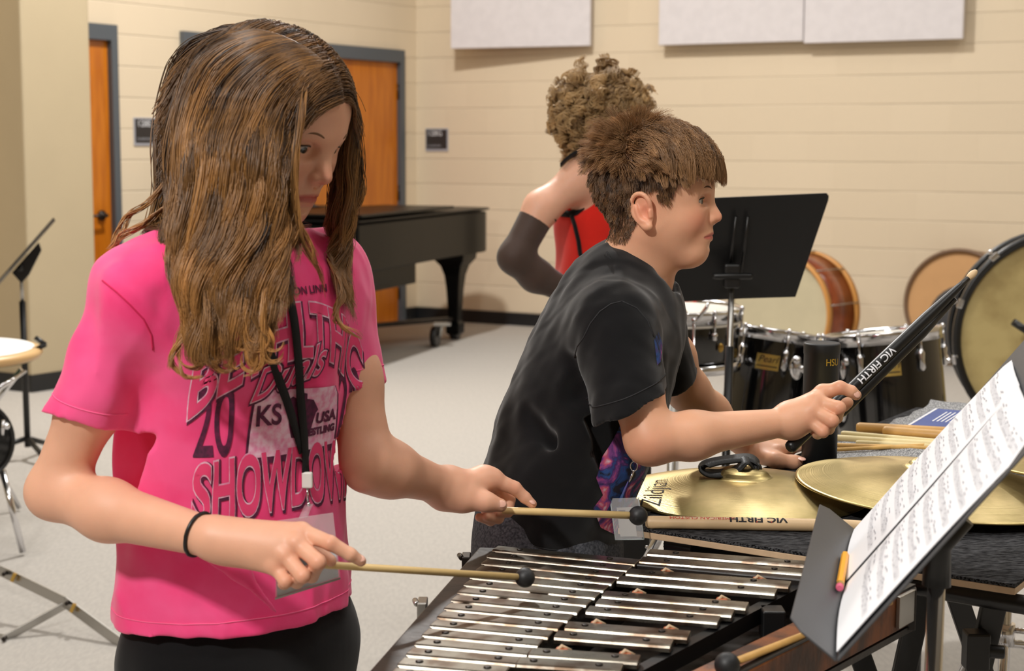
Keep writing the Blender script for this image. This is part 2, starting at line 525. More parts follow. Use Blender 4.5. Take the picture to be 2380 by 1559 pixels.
def door_set(idx, a, b, leaves, handles, hinge_at):
    F0 = V(FC[0], FC[1], 0)
    fw = .055
    mb = MB()
    ax = (W1D, N1, V(0, 0, 1))
    dep = .24
    mb.box(F0 + W1D * (a + fw / 2) + N1 * (.1 - .02) + V(0, 0, DZ / 2), (fw, dep, DZ), ax)
    mb.box(F0 + W1D * (b - fw / 2) + N1 * (.1 - .02) + V(0, 0, DZ / 2), (fw, dep, DZ), ax)
    mb.box(F0 + W1D * (a + b) / 2 + N1 * .08 + V(0, 0, DZ - .05), (b - a - 2 * fw, dep, .10), ax)
    fr = struct(mb.build('trim_%d' % idx, M['frame']))
    dr = None
    w = (b - a - 2 * fw) / leaves
    for i in range(leaves):
        s = a + fw + w * (i + .5)
        mb = MB(); mb.box(F0 + W1D * s + N1 * .02 + V(0, 0, (DZ - .10) / 2 + .004), (w - .008, .045, DZ - .112), ax)
        dr = struct(mb.build('door_%d' % (idx * 2 + i - 1), M['door']))
        if i in hinge_at:
            he = a + fw if hinge_at[i] == 0 else b - fw
            for hz in (.25, 1.05, 1.86):
                mb = MB(); mb.tube([F0 + W1D * he - N1 * .012 + V(0, 0, hz - .06), F0 + W1D * he - N1 * .012 + V(0, 0, hz + .06)], .009, 8)
                mb.build('hinge', M['bronze'], dr)
        if i in handles:
            s_, dirn = handles[i]
            c = F0 + W1D * s_ - N1 * .01 + V(0, 0, .97)
            mb = MB(); mb.lathe([(.033, 0), (.033, .012), (.02, .02), (.012, .022), (.012, .055)], c, -N1, 20)
            mb.tube([c - N1 * .05, c - N1 * .055 + W1D * .03 * dirn, c - N1 * .055 + W1D * .12 * dirn], [.011, .010, .008], 10)
            mb.build('door_handle', M['bronze'], dr)
door_set(1, d2a, d2b, 2, {0: (1.33, -1)}, {0: 0, 1: 1})
door_set(2, d1a, d1b, 1, {0: (d1a + .15, 1)}, {})

# room signs
def room_sign(px, py, plane, num, label):
    F0 = V(FC[0], FC[1], 0)
    d, n = (W1D, N1) if plane == 1 else (W2D, N2)
    rr = ray(px, py)
    t = np.dot(F0 - CAM, n) / np.dot(rr, n)
    c = CAM + rr * t
    sgn = -1 if plane == 1 else 1
    u = d * sgn
    root = thing('room_sign', label, 'sign', c)
    mb = MB(); mb.box(c - n * .004, (.215, .008, .185), (u, n, V(0, 0, 1))); mb.build('border', M['signgrey'], root, bevel=.002)
    mb = MB(); mb.box(c - n * .0095 + V(0, 0, .006), (.195, .005, .155), (u, n, V(0, 0, 1))); mb.build('plate', M['signdark'], root)
    flat_text('numerals', num, c - n * .0125 - u * .085 + V(0, 0, .052), u, V(0, 0, 1), .06, M['whiteink'], root, align='LEFT', sx=1.05)
    flat_text('small_lettering', 'CLASSROOM', c - n * .0125 - u * .085 + V(0, 0, -.048), u, V(0, 0, 1), .022, M['signgrey'], root, align='LEFT', sx=1.0)
room_sign(338, 306, 1, '128E', 'dark room sign with grey border between the two doors')
room_sign(1016, 325, 2, '128G', 'dark room sign with grey border on the back wall near the room corner')

# acoustic panels on the back wall
def panel(name, x0, x1, yb, label, off0, off1):
    F0 = V(FC[0], FC[1], 0) - N2 * .12
    def hit(px, py, back=0.0):
        rr = ray(px, py); o = F0
        t = np.dot(o - CAM, N2) / np.dot(rr, N2)
        return CAM + rr * t
    a = hit(x0, yb[0]); b = hit(x1, yb[1])
    sa = np.dot(a - F0, W2D); sb = np.dot(b - F0, W2D)
    zb = (a[2] + b[2]) / 2
    mb = MB()
    pa = F0 + W2D * sa - N2 * (off0 - .12); pb = F0 + W2D * sb - N2 * (off1 - .12)
    u = nrm(pb - pa); nn = V(-u[1], u[0], 0)
    L_ = np.linalg.norm(pb - pa)
    mb.box((pa + pb) / 2 + nn * .025 + V(0, 0, zb + .61), (L_, .05, 1.22), (u, nn, V(0, 0, 1)))
    root = thing(name, label, 'panel', (pa + pb) / 2 + V(0, 0, zb), 'acoustic panels on the back wall')
    mb.build('fabric_board', M['panel'], root, bevel=.006)
    for s in (.2, .8):
        q = pa + (pb - pa) * s
        dist = np.dot(V(FC[0], FC[1], 0) - q, N2)
        for zz in (zb + .15, zb + 1.05):
            mb = MB(); mb.box(q + N2 * (dist / 2 + .02) + V(0, 0, zz), (.05, max(dist - .04, .02), .05), (W2D, N2, V(0, 0, 1)))
            mb.build('bracket', M['steel'], root)
panel('acoustic_panel', 1062, 1367, (113, 108), 'pale acoustic panel hanging alone, nearest the room corner and the doors', .22, .09)
panel('acoustic_panel', 1530, 1865.5, (103, 98), 'pale acoustic panel of the joined pair, its left half next to a lone panel', .12, .12)
panel('acoustic_panel', 1867.5, 2237, (98, 93), 'pale acoustic panel of the joined pair, its right half with wall beyond it', .12, .12)
# ================================================================== the bells in the foreground
ZB = 0.870
def natl(i): Y = 2.108 - .0345 * i; return V(-.028 + (Y - 2.108) * .193, Y, ZB)
def natr(i): return V(.1646 - .01208 * i, 2.037 - .03152 * i, ZB)
ACC = {0.5: (.1806, 2.090), 1.5: (.1666, 2.0497), 3.5: (.1446, 1.988), 4.5: (.131, 1.953), 6.5: (.108, 1.883), 7.5: (.0989, 1.850), 8.5: (.0859, 1.8184), 10.5: (.0589, 1.7546), 11.5: (.046, 1.7197), 13.5: (.017, 1.6567), 14.5: (.004, 1.625)}
def accr(Yl): return V(.3235 + (Yl - 1.953) * .637, 1.898 + (Yl - 1.953) * .896, ZB)
bells = thing('glockenspiel', 'set of concert bells with silver bars in a worn dark wooden case', 'glockenspiel', (.12, 1.8, 0.0))
RA = G(1114, 1271, .868); RB0 = G(858, 1559, .868); RC = G(2130, 1362, .868); RD0 = G(1740, 1559, .868)
def ext(a, b, y): return a + (b - a) * ((y - a[1]) / (b[1] - a[1]))
RB = ext(RA, RB0, 1.50); RD = ext(RC, RD0, 1.535)
def railprism(a, b, inner, z0, z1, name, m, bev=.002):
    """a, b: outer top edge; inner: horizontal vector towards the tray"""
    mb = MB()
    p = [a, b, b + inner, a + inner]
    mb.prism([(q[0], q[1]) for q in p], (0, 0, z0), (1, 0, 0), (0, 1, 0), (0, 0, z1 - z0))
    return mb.build(name, m, bells, bevel=bev)
railprism(RA, RB, V(.027, -.004, 0), .815, .868, 'left_rail', M['casewood'])
railprism(RA + V(.02, -.002, 0), RC, V(-.004, -.018, 0), .815, .868, 'far_rail', M['casewood'])
rn = nrm(V(-(RD - RC)[1], (RD - RC)[0], 0)); rn = rn if rn[0] < 0 else -rn
railprism(RC + rn * .012, RD + rn * .012, rn * .045, .822, .862, 'right_rail', M['casebrown'])
railprism(RC, RD, rn * .012, .822, .868, 'side_board', M['casebrown'])
railprism(RC + rn * .001 + V(0, 0, 0), RD + rn * .001, rn * .01, .868, .8705, 'metal_strip', M['black'], 0)
railprism(RB, RD, V(0, .02, 0), .815, .868, 'near_rail', M['casewood'])
mb = MB(); p = [RA, RB, RD, RC]; mb.prism([(q[0], q[1]) for q in p], (0, 0, .812), (1, 0, 0), (0, 1, 0), (0, 0, .008)); mb.build('bottom_board', M['casewood'], bells)
# black slats of the tray between the raised bars and the right rail
for k in range(4):
    a = accr(2.16) + V(.03 + .022 * k, .0, 0); b = accr(1.60) + V(.03 + .012 * k, -.01, 0)
    mb = MB(); mb.tube([V(a[0], a[1], .828), V(b[0], b[1], .828)], .006, 6, smooth=False); mb.build('tray_slat', M['black'], bells)
def barmesh(a, b, w):
    """a, b: ends of the front top edge; the bar extends w behind it"""
    d = nrm(b - a); n = V(-d[1], d[0], 0); n = n if n[1] > 0 else -n
    L_ = np.linalg.norm(b - a); mb = MB()
    t = .0085; c = .0035
    prof = [(0, -t), (w, -t), (w, -c), (w - c * .35, -c * .35), (w - c, 0), (c, 0), (c * .35, -c * .35), (0, -c)]
    mb.prism([(q[0], q[1]) for q in prof], a, n, V(0, 0, 1), d * L_)
    return mb
for i in range(17):
    a, b = natl(i), natr(i)
    d = nrm(b - a)
    bo = barmesh(a + d * .001, b - d * .002, .0285).build('bar', M['bar'], bells, bevel=.0012)
    for s in (.18, .80):
        q = a + (b - a) * s; n = V(-d[1], d[0], 0)
        mb = MB(); mb.lathe([(.0042, 0), (.0042, .0012), (.0022, .0016)], q + n * .0145, (0, 0, 1), 10); mb.build('bar_pin', M['bronze'], bo)
for k, (ax_, ay_) in ACC.items():
    a = V(ax_, ay_, ZB + .001); b = accr(ay_) + V(0, 0, .001); d = nrm(b - a)
    bo = barmesh(a + d * .001, b, .0285).build('bar', M['bar'], bells, bevel=.0012)
    for s in (.16, .78):
        q = a + (b - a) * s; n = V(-d[1], d[0], 0)
        mb = MB(); mb.lathe([(.0042, 0), (.0042, .0012), (.0022, .0016)], q + n * .0145, (0, 0, 1), 10); mb.build('bar_pin', M['bronze'], bo)
# posts showing in the gaps of the raised row
for gy in (2.016, 1.915, 1.784, 1.686):
    l = V(np.interp(gy, [1.62, 2.09], [.003, .1806]), gy, ZB); r = accr(gy)
    for s in (.22, .76):
        q = l + (r - l) * s
        mb = MB(); mb.lathe([(.009, -.02), (.009, -.004), (.006, .001)], q, (0, 0, 1), 12); mb.build('felt_post', M['cord'], bells)
        mb = MB(); mb.tube([q + V(-.008, -.004, -.004), q + V(0, 0, .003), q + V(.010, .002, -.003)], .0022, 8); mb.build('cord_loop', M['plywood'], bells)
for off in (.24, .78):
    pts = []
    for i in (0, 16):
        a, b = natl(i), natr(i); pts.append(a + (b - a) * off + V(0, .012, -.013))
    mb = MB(); mb.tube(pts, .005, 8); mb.build('support_rail', M['black'], bells)
for off in (.16, .95):
    pts = []
    for yy in (2.10, 1.62):
        l = V(np.interp(yy, [1.62, 2.09], [.003, .1806]), yy, ZB); r = accr(yy); pts.append(l + (r - l) * off + V(0, .0, -.02))
    mb = MB(); mb.box((pts[0] + pts[1]) / 2, (np.linalg.norm(pts[0] - pts[1]), .014, .02), (nrm(pts[0] - pts[1]), nrm(np.cross(V(0, 0, 1), pts[0] - pts[1])), V(0, 0, 1))); mb.build('raised_rail', M['black'], bells)
mb = MB(); q = G(1795, 1432, .85); mb.box(q + V(0, 0, -.008), (.028, .03, .036)); mb.build('end_block', M['black'], bells, bevel=.002)
for (px, py) in ((1084, 1305), (982, 1412)):
    q = G(px, py, .85)
    mb = MB(); mb.box(q, (.012, .03, .02)); mb.tube([q + V(-.006, -.012, .008), q + V(-.01, .012, .006)], .004, 8)
    mb.build('latch', M['bronze'] if px > 1000 else M['steel'], bells, bevel=.002)
q = (RC * .93 + RD * .07)
mb = MB(); dd_ = nrm(RD - RC); mb.box(V(q[0], q[1], .848) - rn * .003, (.045, .006, .04), (dd_, rn, V(0, 0, 1))); mb.build('corner_latch', M['steel'], bells, bevel=.001)
# folding stand under the case
for (a, b) in (((.30, 1.78, .81), (.06, 1.95, .01)), ((.05, 1.86, .81), (.42, 1.98, .01)), ((.14, 1.60, .81), (-.1, 1.70, .01)), ((-.06, 1.66, .81), (.25, 1.74, .01))):
    mb = MB(); mb.tube([a, b], .011, 10); mb.build('stand_leg', M['black'], bells)

# mallet lying on the right rail
def mallet(name, label, head, tail, r, rh, hm, sm, group=None, cat='mallet', band=True):
    head = np.asarray(head, float); tail = np.asarray(tail, float)
    root = thing(name, label, cat, head, group)
    d = nrm(tail - head)
    mb = MB(); mb.tube([head + d * rh * .7, tail - d * .002, tail], [r, r * 1.02, r * .8], 14); mb.build('shaft', sm, root)
    mb = MB(); mb.ball(head, rh, 28); mb.build('mallet_head', hm, root)
    return root
q0 = G(1690, 1545, .878); q1 = G(1905, 1462, .870)
mallet('mallet', 'black-headed mallet lying on the right rail of the bells case', q0, q0 + (q1 - q0) * 1.9, .0042, .0135, M['rubber'], M['hickory'], 'bell mallets')

# ================================================================== cymbal table with carpet top
ZT = .870
TNR = G(2360, 1358, ZT); TE = nrm(G(1525, 1232, ZT) - TNR); TP = nrm(V(.55, .83, 0)); TP = nrm(TP - TE * np.dot(TP, TE) * .8)
TLEN = np.linalg.norm(G(1440, 1217, ZT) - TNR)
TDEP = 1.28
tab = thing('trap_table', 'percussion table with black ribbed carpet top and pale plywood edge', 'table', TNR + TE * .3 + TP * .5 - V(0, 0, ZT))
poly = [(0, 0), (TLEN, 0), (TLEN, TDEP), (0, TDEP)]
mb = MB(); mb.prism(poly, TNR + V(0, 0, -.014), TE, TP, V(0, 0, .009)); mb.build('table_board', M['plywood'], tab, bevel=.001)
mb = MB(); mb.prism(poly, TNR + V(0, 0, -.005), TE, TP, V(0, 0, .005)); mb.build('carpet_top', M['ribcarpet'], tab, bevel=.001)
a = G(1556, 1261, .838); b = G(1870, 1316, .838); td = nrm(b - a)
mb = MB(); mb.tube([a + td * .035, a + td * .95], .0125, 18); mb.build('frame_tube', M['blackm'], tab)
mb = MB()
kn = []
for i in range(48):
    rr_ = .0185 if i % 2 else .0172
    kn.append((math.cos(2 * PI * i / 48) * rr_, math.sin(2 * PI * i / 48) * rr_))
kx = nrm(np.cross(td, V(0, 0, 1)))
mb.prism(kn, a, kx, V(0, 0, 1), td * .045); mb.build('end_cap', M['black'], tab, bevel=.001)
bk = a + TP * .55
mb = MB(); mb.tube([bk + td * .03, bk + td * .9], .0125, 14); mb.build('frame_tube', M['blackm'], tab)
def flatbar(a, b, w, t, side):
    a = np.asarray(a, float); b = np.asarray(b, float); d = nrm(b - a); s = nrm(side - d * np.dot(side, d)); n = np.cross(d, s)
    mb = MB(); mb.box((a + b) / 2, (np.linalg.norm(b - a), w, t), (d, s, n)); return mb
for (pa, pb, Y) in (((2152, 1330), (1880, 2640), 2.15), ((2205, 1330), (2560, 2640), 2.32), ((2318, 1350), (2010, 2700), 2.02), ((1930, 1330), (2330, 2640), 2.25)):
    A_ = P(pa[0], pa[1], Y); A_[2] = min(A_[2], .84); B_ = P(pb[0], pb[1], Y + .06); B_[2] = .012
    flatbar(A_, B_, .032, .014, V(1, 0, 0)).build('table_leg', M['black'], tab, bevel=.002)
for pxx, pyy in ((2268, 1510), (2290, 1500)):
    q = P(pxx, pyy, 2.0); mb = MB(); mb.box(q, (.03, .03, .05)); mb.tube([q, q + V(.035, -.01, 0)], .009, 12); mb.build('leg_knob', M['black'], tab, bevel=.003)
    break
for u_, v_ in ((.06, 1.15), (TLEN - .06, 1.15)):
    q = TNR + TE * u_ + TP * v_; mb = MB(); mb.tube([V(q[0], q[1], .85), V(q[0], q[1], .01)], .012, 10); mb.build('table_leg', M['black'], tab)

# grey felt mat on the far half
mb = MB(); N_ = 30
pts = []; fs = []
u0, u1, v0, v1 = -.02, TLEN - .03, .60, 1.30
for j in range(N_ + 1):
    for i in range(N_ + 1):
        u = u0 + (u1 - u0) * i / N_; v = v0 + (v1 - v0) * j / N_
        e = .006 * math.sin(j * 1.3) * (i in (0, N_)) + .006 * math.sin(i * 1.7) * (j in (0, N_))
        q = TNR + TE * (u + e) + TP * (v + e)
        w = .0035 + .006 * math.exp(-((v - .75 - .05 * u) / .018) ** 2) + .012 * max(0, math.exp(-((v - 1.28) / .04) ** 2))
        pts.append(q + V(0, 0, .002 + w))
k = N_ + 1
top = len(pts)
pts2 = [p - V(0, 0, p[2] - ZT - .0004) for p in pts]
fs = [(j * k + i, j * k + i + 1, (j + 1) * k + i + 1, (j + 1) * k + i) for j in range(N_) for i in range(N_)]
fb = [tuple(top + q for q in reversed(f)) for f in fs]
rim = [i for i in range(k)] + [j * k + N_ for j in range(1, k)] + [N_ * k + i for i in range(N_ - 1, -1, -1)] + [j * k for j in range(N_ - 1, 0, -1)]
side = [(rim[i], rim[i - 1], top + rim[i - 1], top + rim[i]) for i in range(len(rim))]
mb.add(pts + pts2, fs + fb + side, True)
tag(mb.build('felt_mat', M['greyfelt'], None, origin=TNR + TE * .3 + TP * .9), 'grey speckled felt mat under the drumsticks on the far half of the table', 'mat')

# cymbals
def cymbal(label, c, r, n, bell=.14, bow=.14):
    c = np.asarray(c, float); n = nrm(n)
    root = thing('cymbal', label, 'cymbal', c, 'cymbals lying on the carpeted table')
    prof = []
    for i in range(40):
        s = i / 39; rr_ = .006 + (r - .006) * s
        if rr_ < r * .21:
            h = r * bow * .98 - 0 + r * bell * .62 * math.sqrt(max(0, 1 - (rr_ / (r * .22)) ** 2))
        else:
            h = r * bow * (1 - ((rr_ - r * .2) / (r * .8)) ** 1.7)
        prof.append((rr_, h))
    full = prof + [(q[0], q[1] - .0018) for q in reversed(prof)]
    u = nrm(np.cross(n, V(0, 1, 0))); w = np.cross(n, u)
    mb = MB(); k = len(full); nn = 120
    vs = [(qr * math.cos(2 * PI * a / nn), qr * math.sin(2 * PI * a / nn), qh) for qr, qh in full for a in range(nn)]
    fs = [(i * nn + a, i * nn + (a + 1) % nn, ((i + 1) % k) * nn + (a + 1) % nn, ((i + 1) % k) * nn + a) for i in range(k) for a in range(nn)]
    mb.add(vs, fs, True)
    o = mb.build('bronze_plate', M['cymbal'], None)
    o.parent = root
    Mx = Matrix(((u[0], w[0], n[0]), (u[1], w[1], n[1]), (u[2], w[2], n[2])))
    o.rotation_mode = 'QUATERNION'; o.rotation_quaternion = Mx.to_quaternion()
    return root, c, n, r, bow
c1 = cymbal('brass-coloured cymbal with a black leather strap on its bell', (.362, 2.455, .8735), .197, (0, .0, 1))
c2 = cymbal('brass-coloured cymbal propped on its neighbour, half hidden behind the sheet music', (.655, 2.41, .893), .215, (.06, -.02, 1))
c3 = cymbal('brass-coloured cymbal at the right border, its rim over the one half behind the sheet music', (.93, 2.44, .925), .205, (.03, .03, 1))
# script logo on the first cymbal
o_ = G(1523, 1133, .893)
uu = nrm(V(.95, -.32, 0)); ww = nrm(V(.32, .95, .04)); uu = nrm(V(.2, .98, 0)); ww = nrm(V(-.98, .2, 0))
vs, fs = subdiv(*text_mesh('Zildjian', .048, shear=.5, sx=.9, offset=-.0006), .006)
mb = MB()
cc = np.array([.362, 2.455]);
def onc1(p):
    rr_ = math.hypot(p[0] - cc[0], p[1] - cc[1]); r = .197
    h = r * .14 * (1 - ((max(rr_, r * .2) - r * .2) / (r * .8)) ** 1.7) if rr_ < r else 0
    return V(p[0], p[1], .8735 + h + .0007)
mb.add([onc1(o_ + uu * a[0] + ww * a[1]) for a in vs], fs)
mb.build('script_logo', M['blackink'], c1[0])
# strap
strap = thing('cymbal_strap', 'black leather hand strap looped on the bell of the front cymbal', 'strap', (.362, 2.455, .905))
def ribbon(pts, wid, t, widdir):
    mb = MB(); vs = []; n = len(pts)
    for i, p in enumerate(pts):
        p = np.asarray(p, float)
        tt = nrm(np.asarray(pts[min(i + 1, n - 1)], float) - np.asarray(pts[max(i - 1, 0)], float))
        wd = np.asarray(widdir[i] if isinstance(widdir, list) else widdir, float); wd = nrm(wd - tt * np.dot(wd, tt)); nn = np.cross(tt, wd)
        ww_ = wid[i] if hasattr(wid, '__len__') else wid
        for a, b in ((-1, -1), (1, -1), (1, 1), (-1, 1)):
            vs.append(p + wd * a * ww_ / 2 + nn * b * t / 2)
    fs = [(i * 4 + a, i * 4 + (a + 1) % 4, (i + 1) * 4 + (a + 1) % 4, (i + 1) * 4 + a) for i in range(n - 1) for a in range(4)] + [(3, 2, 1, 0), tuple((n - 1) * 4 + a for a in range(4))]
    mb.add(vs, fs, True); return mb
def crom(pts, n=8):
    pts = [np.asarray(p, float) for p in pts]; pts = [2 * pts[0] - pts[1]] + pts + [2 * pts[-1] - pts[-2]]
    out = []
    for i in range(1, len(pts) - 2):
        p0, p1, p2, p3 = pts[i - 1:i + 3]
        for k in range(n):
            t = k / n
            out.append(.5 * ((2 * p1) + (-p0 + p2) * t + (2 * p0 - 5 * p1 + 4 * p2 - p3) * t * t + (-p0 + 3 * p1 - 3 * p2 + p3) * t ** 3))
    out.append(pts[-2]); return out
sp = [P(1757, 1092, 2.455), P(1761, 1078, 2.455), P(1742, 1064, 2.46), P(1700, 1067, 2.46), P(1660, 1073, 2.46), P(1638, 1081, 2.455), P(1634, 1091, 2.45), P(1652, 1100, 2.445), P(1690, 1099, 2.44), P(1716, 1088, 2.44), P(1733, 1072, 2.445), P(1748, 1078, 2.45), P(1757, 1091, 2.45)]
ribbon(crom(sp, 6), .024, .0022, V(.08, .93, .34)).build('leather_loop', M['leather'], strap)
mb = MB(); mb.ball(P(1757, 1090, 2.455), (.010, .010, .011), 16); mb.build('knot', M['leather'], strap)
o_ = P(1683, 1073, 2.445)

# thick drumstick along the near edge, writing upside down
def drumstick(label, a, b, r, m, group='drumsticks on the table', name='drumstick', tip=True):
    a = np.asarray(a, float); b = np.asarray(b, float); d = nrm(b - a); L_ = np.linalg.norm(b - a)
    root = thing(name, label, 'drumstick', a, group)
    pts = [a, a + d * .003, a + d * .008, a + d * L_ * .68, a + d * L_ * .93, a + d * L_ * .945]
    rs = [r * .6, r * .9, r, r, r * .48, r * .42]
    mb = MB(); mb.tube(pts, rs, 22); mb.build('stick_shaft', m, root)
    mb = MB(); mb.ball(a + d * L_ * .965, (r * .62, r * .62, r * 1.2), 14, (nrm(np.cross(d, V(0, 0, 1))), nrm(np.cross(np.cross(d, V(0, 0, 1)), d)), d)); mb.build('stick_tip', m, root)
    return root
sa = G(1500, 1213, ZT + .0095); sb = G(2000, 1222, ZT + .0095); sd = nrm(sb - sa)
st = drumstick('thick pale maple drumstick along the near edge of the table', sa, sa + sd * .405, .0092, M['maple'], 'loose thick drumstick')
def stick_text(body, px, size, m, name, root, ang=35, **kw):
    vs, fs = subdiv(*text_mesh(body, size, **kw), .0015)
    up = V(0, 0, 1); sidev = nrm(np.cross(sd, up))      # towards the camera
    if sidev[1] > 0: sidev = -sidev
    cpos = sa + sd * ((px - 1500) / 500.0 * np.linalg.norm(sb - sa))
    mb = MB(); out = []
    for x, y, z in vs:
        th = math.radians(ang) - y / .0092      # rotated by half a turn: reads upside down
        out.append(cpos - sd * x + (math.sin(th) * up + math.cos(th) * sidev) * .0096)
    mb.add(out, fs); return mb.build(name, m, root)
stick_text('VIC FIRTH', 1762, .0135, M['blackink'], 'black_lettering', st, 62, offset=.0004, sx=1.35)
stick_text('AMERICAN CUSTOM', 1632, .008, M['redink'], 'red_lettering', st, 68, sx=1.25)
for pxx in (1759, 1793):
    q = sa + sd * ((pxx - 1500) / 500.0 * np.linalg.norm(sb - sa)); mb = MB(); sv = nrm(np.cross(sd, V(0, 0, 1))); sv = sv if sv[1] < 0 else -sv
    mb.ball(q + sv * .0078 + V(0, 0, .0048), (.0014, .0006, .0014), 8); mb.build('red_dot', M['redink'], st)

# upright black tube
tb = G(1903, 1089, ZT); tube_r = 41.5 / 3700 * tb[1]
th_ = (1089 - 790) / 3700 * tb[1] * 1.0
tube = thing('rolled_mat', 'upright black rolled rubber mat standing on the table beside the hands', 'roll', tb)
mb = MB(); mb.lathe([(tube_r, .0), (tube_r, th_ - .02), (tube_r * 1.03, th_ - .018), (tube_r * 1.03, th_ - .003), (tube_r * .98, th_), (tube_r * .9, th_ - .001)], tb + V(0, 0, .001), (0, 0, 1), 48); mb.build('outer_sheet', M['rubber'], tube)
for k, rr_ in enumerate((.86, .66, .4)):
    mb = MB()
    pts = [tb + V(rr_ * tube_r * (1 - .1 * a / 40) * math.cos(a / 40 * 2 * PI + k), rr_ * tube_r * (1 - .1 * a / 40) * math.sin(a / 40 * 2 * PI + k), th_ - .003) for a in range(41)]
    mb.tube(pts, .0022, 6); mb.build('spiral_edge', M['black'] if k != 1 else M['signgrey'], tube)
vs, fs = subdiv(*text_mesh('HSU', .0165, sx=.85), .003)
mb = MB(); out = []
for x, y, z in vs:
    an = -PI / 2 + .48 + x / tube_r
    out.append(tb + V(math.cos(an) * tube_r * 1.006, math.sin(an) * tube_r * 1.006, th_ - .030 + y))
mb.add(out, fs); mb.build('gold_lettering', M['goldlbl'], tube)

# sticks and mallet shafts behind it
def rod(name, label, p0, p1, z, r, m, group, cat='drumstick', ext_=1.0):
    a = G(*p0, z); b = G(*p1, z); b = a + (b - a) * ext_
    d = nrm(b - a)
    root = tag(MB().tube([a, a + d * .002, a + d * .006, b - d * .006, b - d * .002, b], [r * .55, r * .85, r, r, r * .85, r * .55], 16).build(name, m, None, origin=a), label, cat, group)
    return root
zf = ZT + .013
GRP = 'drumsticks heaped on the grey mat'
rod('drumstick', 'thick honey-coloured stick on top of the heap, its butt end farther left', (1990, 993), (2220, 1005), zf + .012, .0098, M['hickory'], GRP, ext_=1.3)
rod('drumstick', 'second thick honey-coloured stick, just in front of the highest one', (2052, 1001), (2220, 1014), zf + .011, .0098, M['hickory'], GRP, ext_=1.5)
rod('drumstick', 'pale stick behind the rolled mat, slimmer and higher than the palest thick one', (1955, 1007), (2170, 1026), zf + .002, .0056, M['maple2'], GRP, ext_=1.6)
rod('drumstick', 'pale thick stick running out from behind the rolled mat', (1915, 1018), (2165, 1034), zf - .002, .0082, M['maple2'], GRP, ext_=1.5)
rod('drumstick', 'thin straw-coloured stick with its end in the middle of the heap', (1989, 1028), (2150, 1036), zf - .003, .0045, M['maple2'], GRP, cat='drumstick', ext_=1.5)
rod('mallet_shaft', 'long golden rattan shaft reaching left past the rolled mat, over the table border', (1790, 1029), (2300, 1046), zf - .002, .0042, M['rattan'], GRP, 'mallet', ext_=1.15)
rod('mallet_shaft', 'golden rattan shaft nearest the front of the heap', (1940, 1045), (2240, 1030), zf - .002, .0036, M['rattan'], GRP, 'mallet', ext_=1.15)
rod('mallet_shaft', 'amber shaft showing right of the sheet music, farther of two', (2250, 1040), (2420, 1052), zf + .004, .005, M['rattan'], GRP, 'mallet')
rod('mallet_shaft', 'amber shaft showing right of the sheet music, nearer of two', (2250, 1047), (2420, 1062), zf - .002, .004, M['rattan'], GRP, 'mallet')
rod('drumstick', 'dark-printed pale stick end at the right border above the amber shafts', (2352, 1012), (2460, 1022), zf + .01, .008, M['maple'], GRP)
rod('drumstick', 'thin black stick under the two thick honey-coloured ones', (2035, 1005), (2230, 1022), zf - .001, .0062, M['black'], GRP, ext_=1.3)
# booklet
a, b, c_, d_ = G(2108, 988, .893), G(2172, 950, .893), G(2240, 965, .893), G(2200, 996, .893)
o_ = a; u_ = d_ - a; w_ = b - a
bk_ = thing('booklet', 'blue printed booklet lying at the back of the felt mat', 'booklet', a)
mb = MB(); mb.prism([(0, 0), (1.6, 0), (1.6, 1), (0, 1)], o_ + V(0, 0, -.012), u_, w_, V(0, 0, .011)); mb.build('pages', M['paper'], bk_)
mb = MB(); mb.prism([(0, 0), (1.6, 0), (1.6, 1), (0, 1)], o_, u_, w_, V(0, 0, .001)); mb.build('cover', M['booklet'], bk_)
for i in range(5):
    mb = MB(); mb.prism([(.42 + .11 * i, .3), (.46 + .11 * i, .3), (.46 + .11 * i, .85), (.42 + .11 * i, .85)], o_ + V(0, 0, .001), u_, w_, V(0, 0, .0004)); mb.build('text_line', M['whiteink'], bk_)
mb = MB(); mb.prism([(0.02, .0), (.09, 0), (.09, 1), (0.02, 1)], o_ + V(0, 0, .001), u_, w_, V(0, 0, .0004)); mb.build('white_border', M['whiteink'], bk_)
mb = MB(); q = G(2335, 1066, .895); mb.box(q, (.05, .03, .004)); tag(mb.build('card', mat('cyan_card', (60, 170, 205), .6), None, origin=q), 'small cyan card between the amber shafts and the right-hand cymbal', 'card')
# ================================================================== near music stand with sheet music
D1 = P(1945, 1535, 1.45); D2 = P(1990, 1232, 1.94)
DW = D2 - D1; DWn = nrm(DW); UPv = nrm(V(.62, 0, .78) - DWn * np.dot(V(.62, 0, .78), DWn)); DN = nrm(np.cross(UPv, DWn)); DN = DN if DN[0] < 0 else -DN
WD = np.linalg.norm(DW)
def desk(root, o, u, up, n, W, H, shelf, m=M['black'], rad=.02, t=.002):
    mb = MB(); po = []
    for cxx, czz, a0 in ((W - rad, H - rad, 0), (rad, H - rad, 90)):
        for k in range(6):
            q = math.radians(a0 + k * 18); po.append((cxx + rad * math.cos(q), czz + rad * math.sin(q)))
    po = [(0, 0), (W, 0)] + po
    mb.prism(po, o, u, up, -n * t); mb.build('desk', m, root, bevel=.0008)
    if shelf:
        mb = MB(); po = [(0, 0), (W, 0), (W, shelf * .75), (W - .015, shelf), (.015, shelf), (0, shelf * .75)]
        mb.prism(po, o, u, n, -up * t); mb.build('shelf', m, root, bevel=.0008)
M['standgrey'] = mat('charcoal_desk', (66, 67, 70), .45)
ms = thing('music_stand', 'near music stand with charcoal desk, seen from its edge with sheet music', 'music stand', (D1[0] + D2[0]) / 2 * np.array([1, 0, 0]) + V(.11, (D1[1] + D2[1]) / 2, 0))
desk(ms, D1, DWn, UPv, DN, WD, .345, .056, M['standgrey'])
mid = D1 + DW * .5 + UPv * .14 - DN * .012
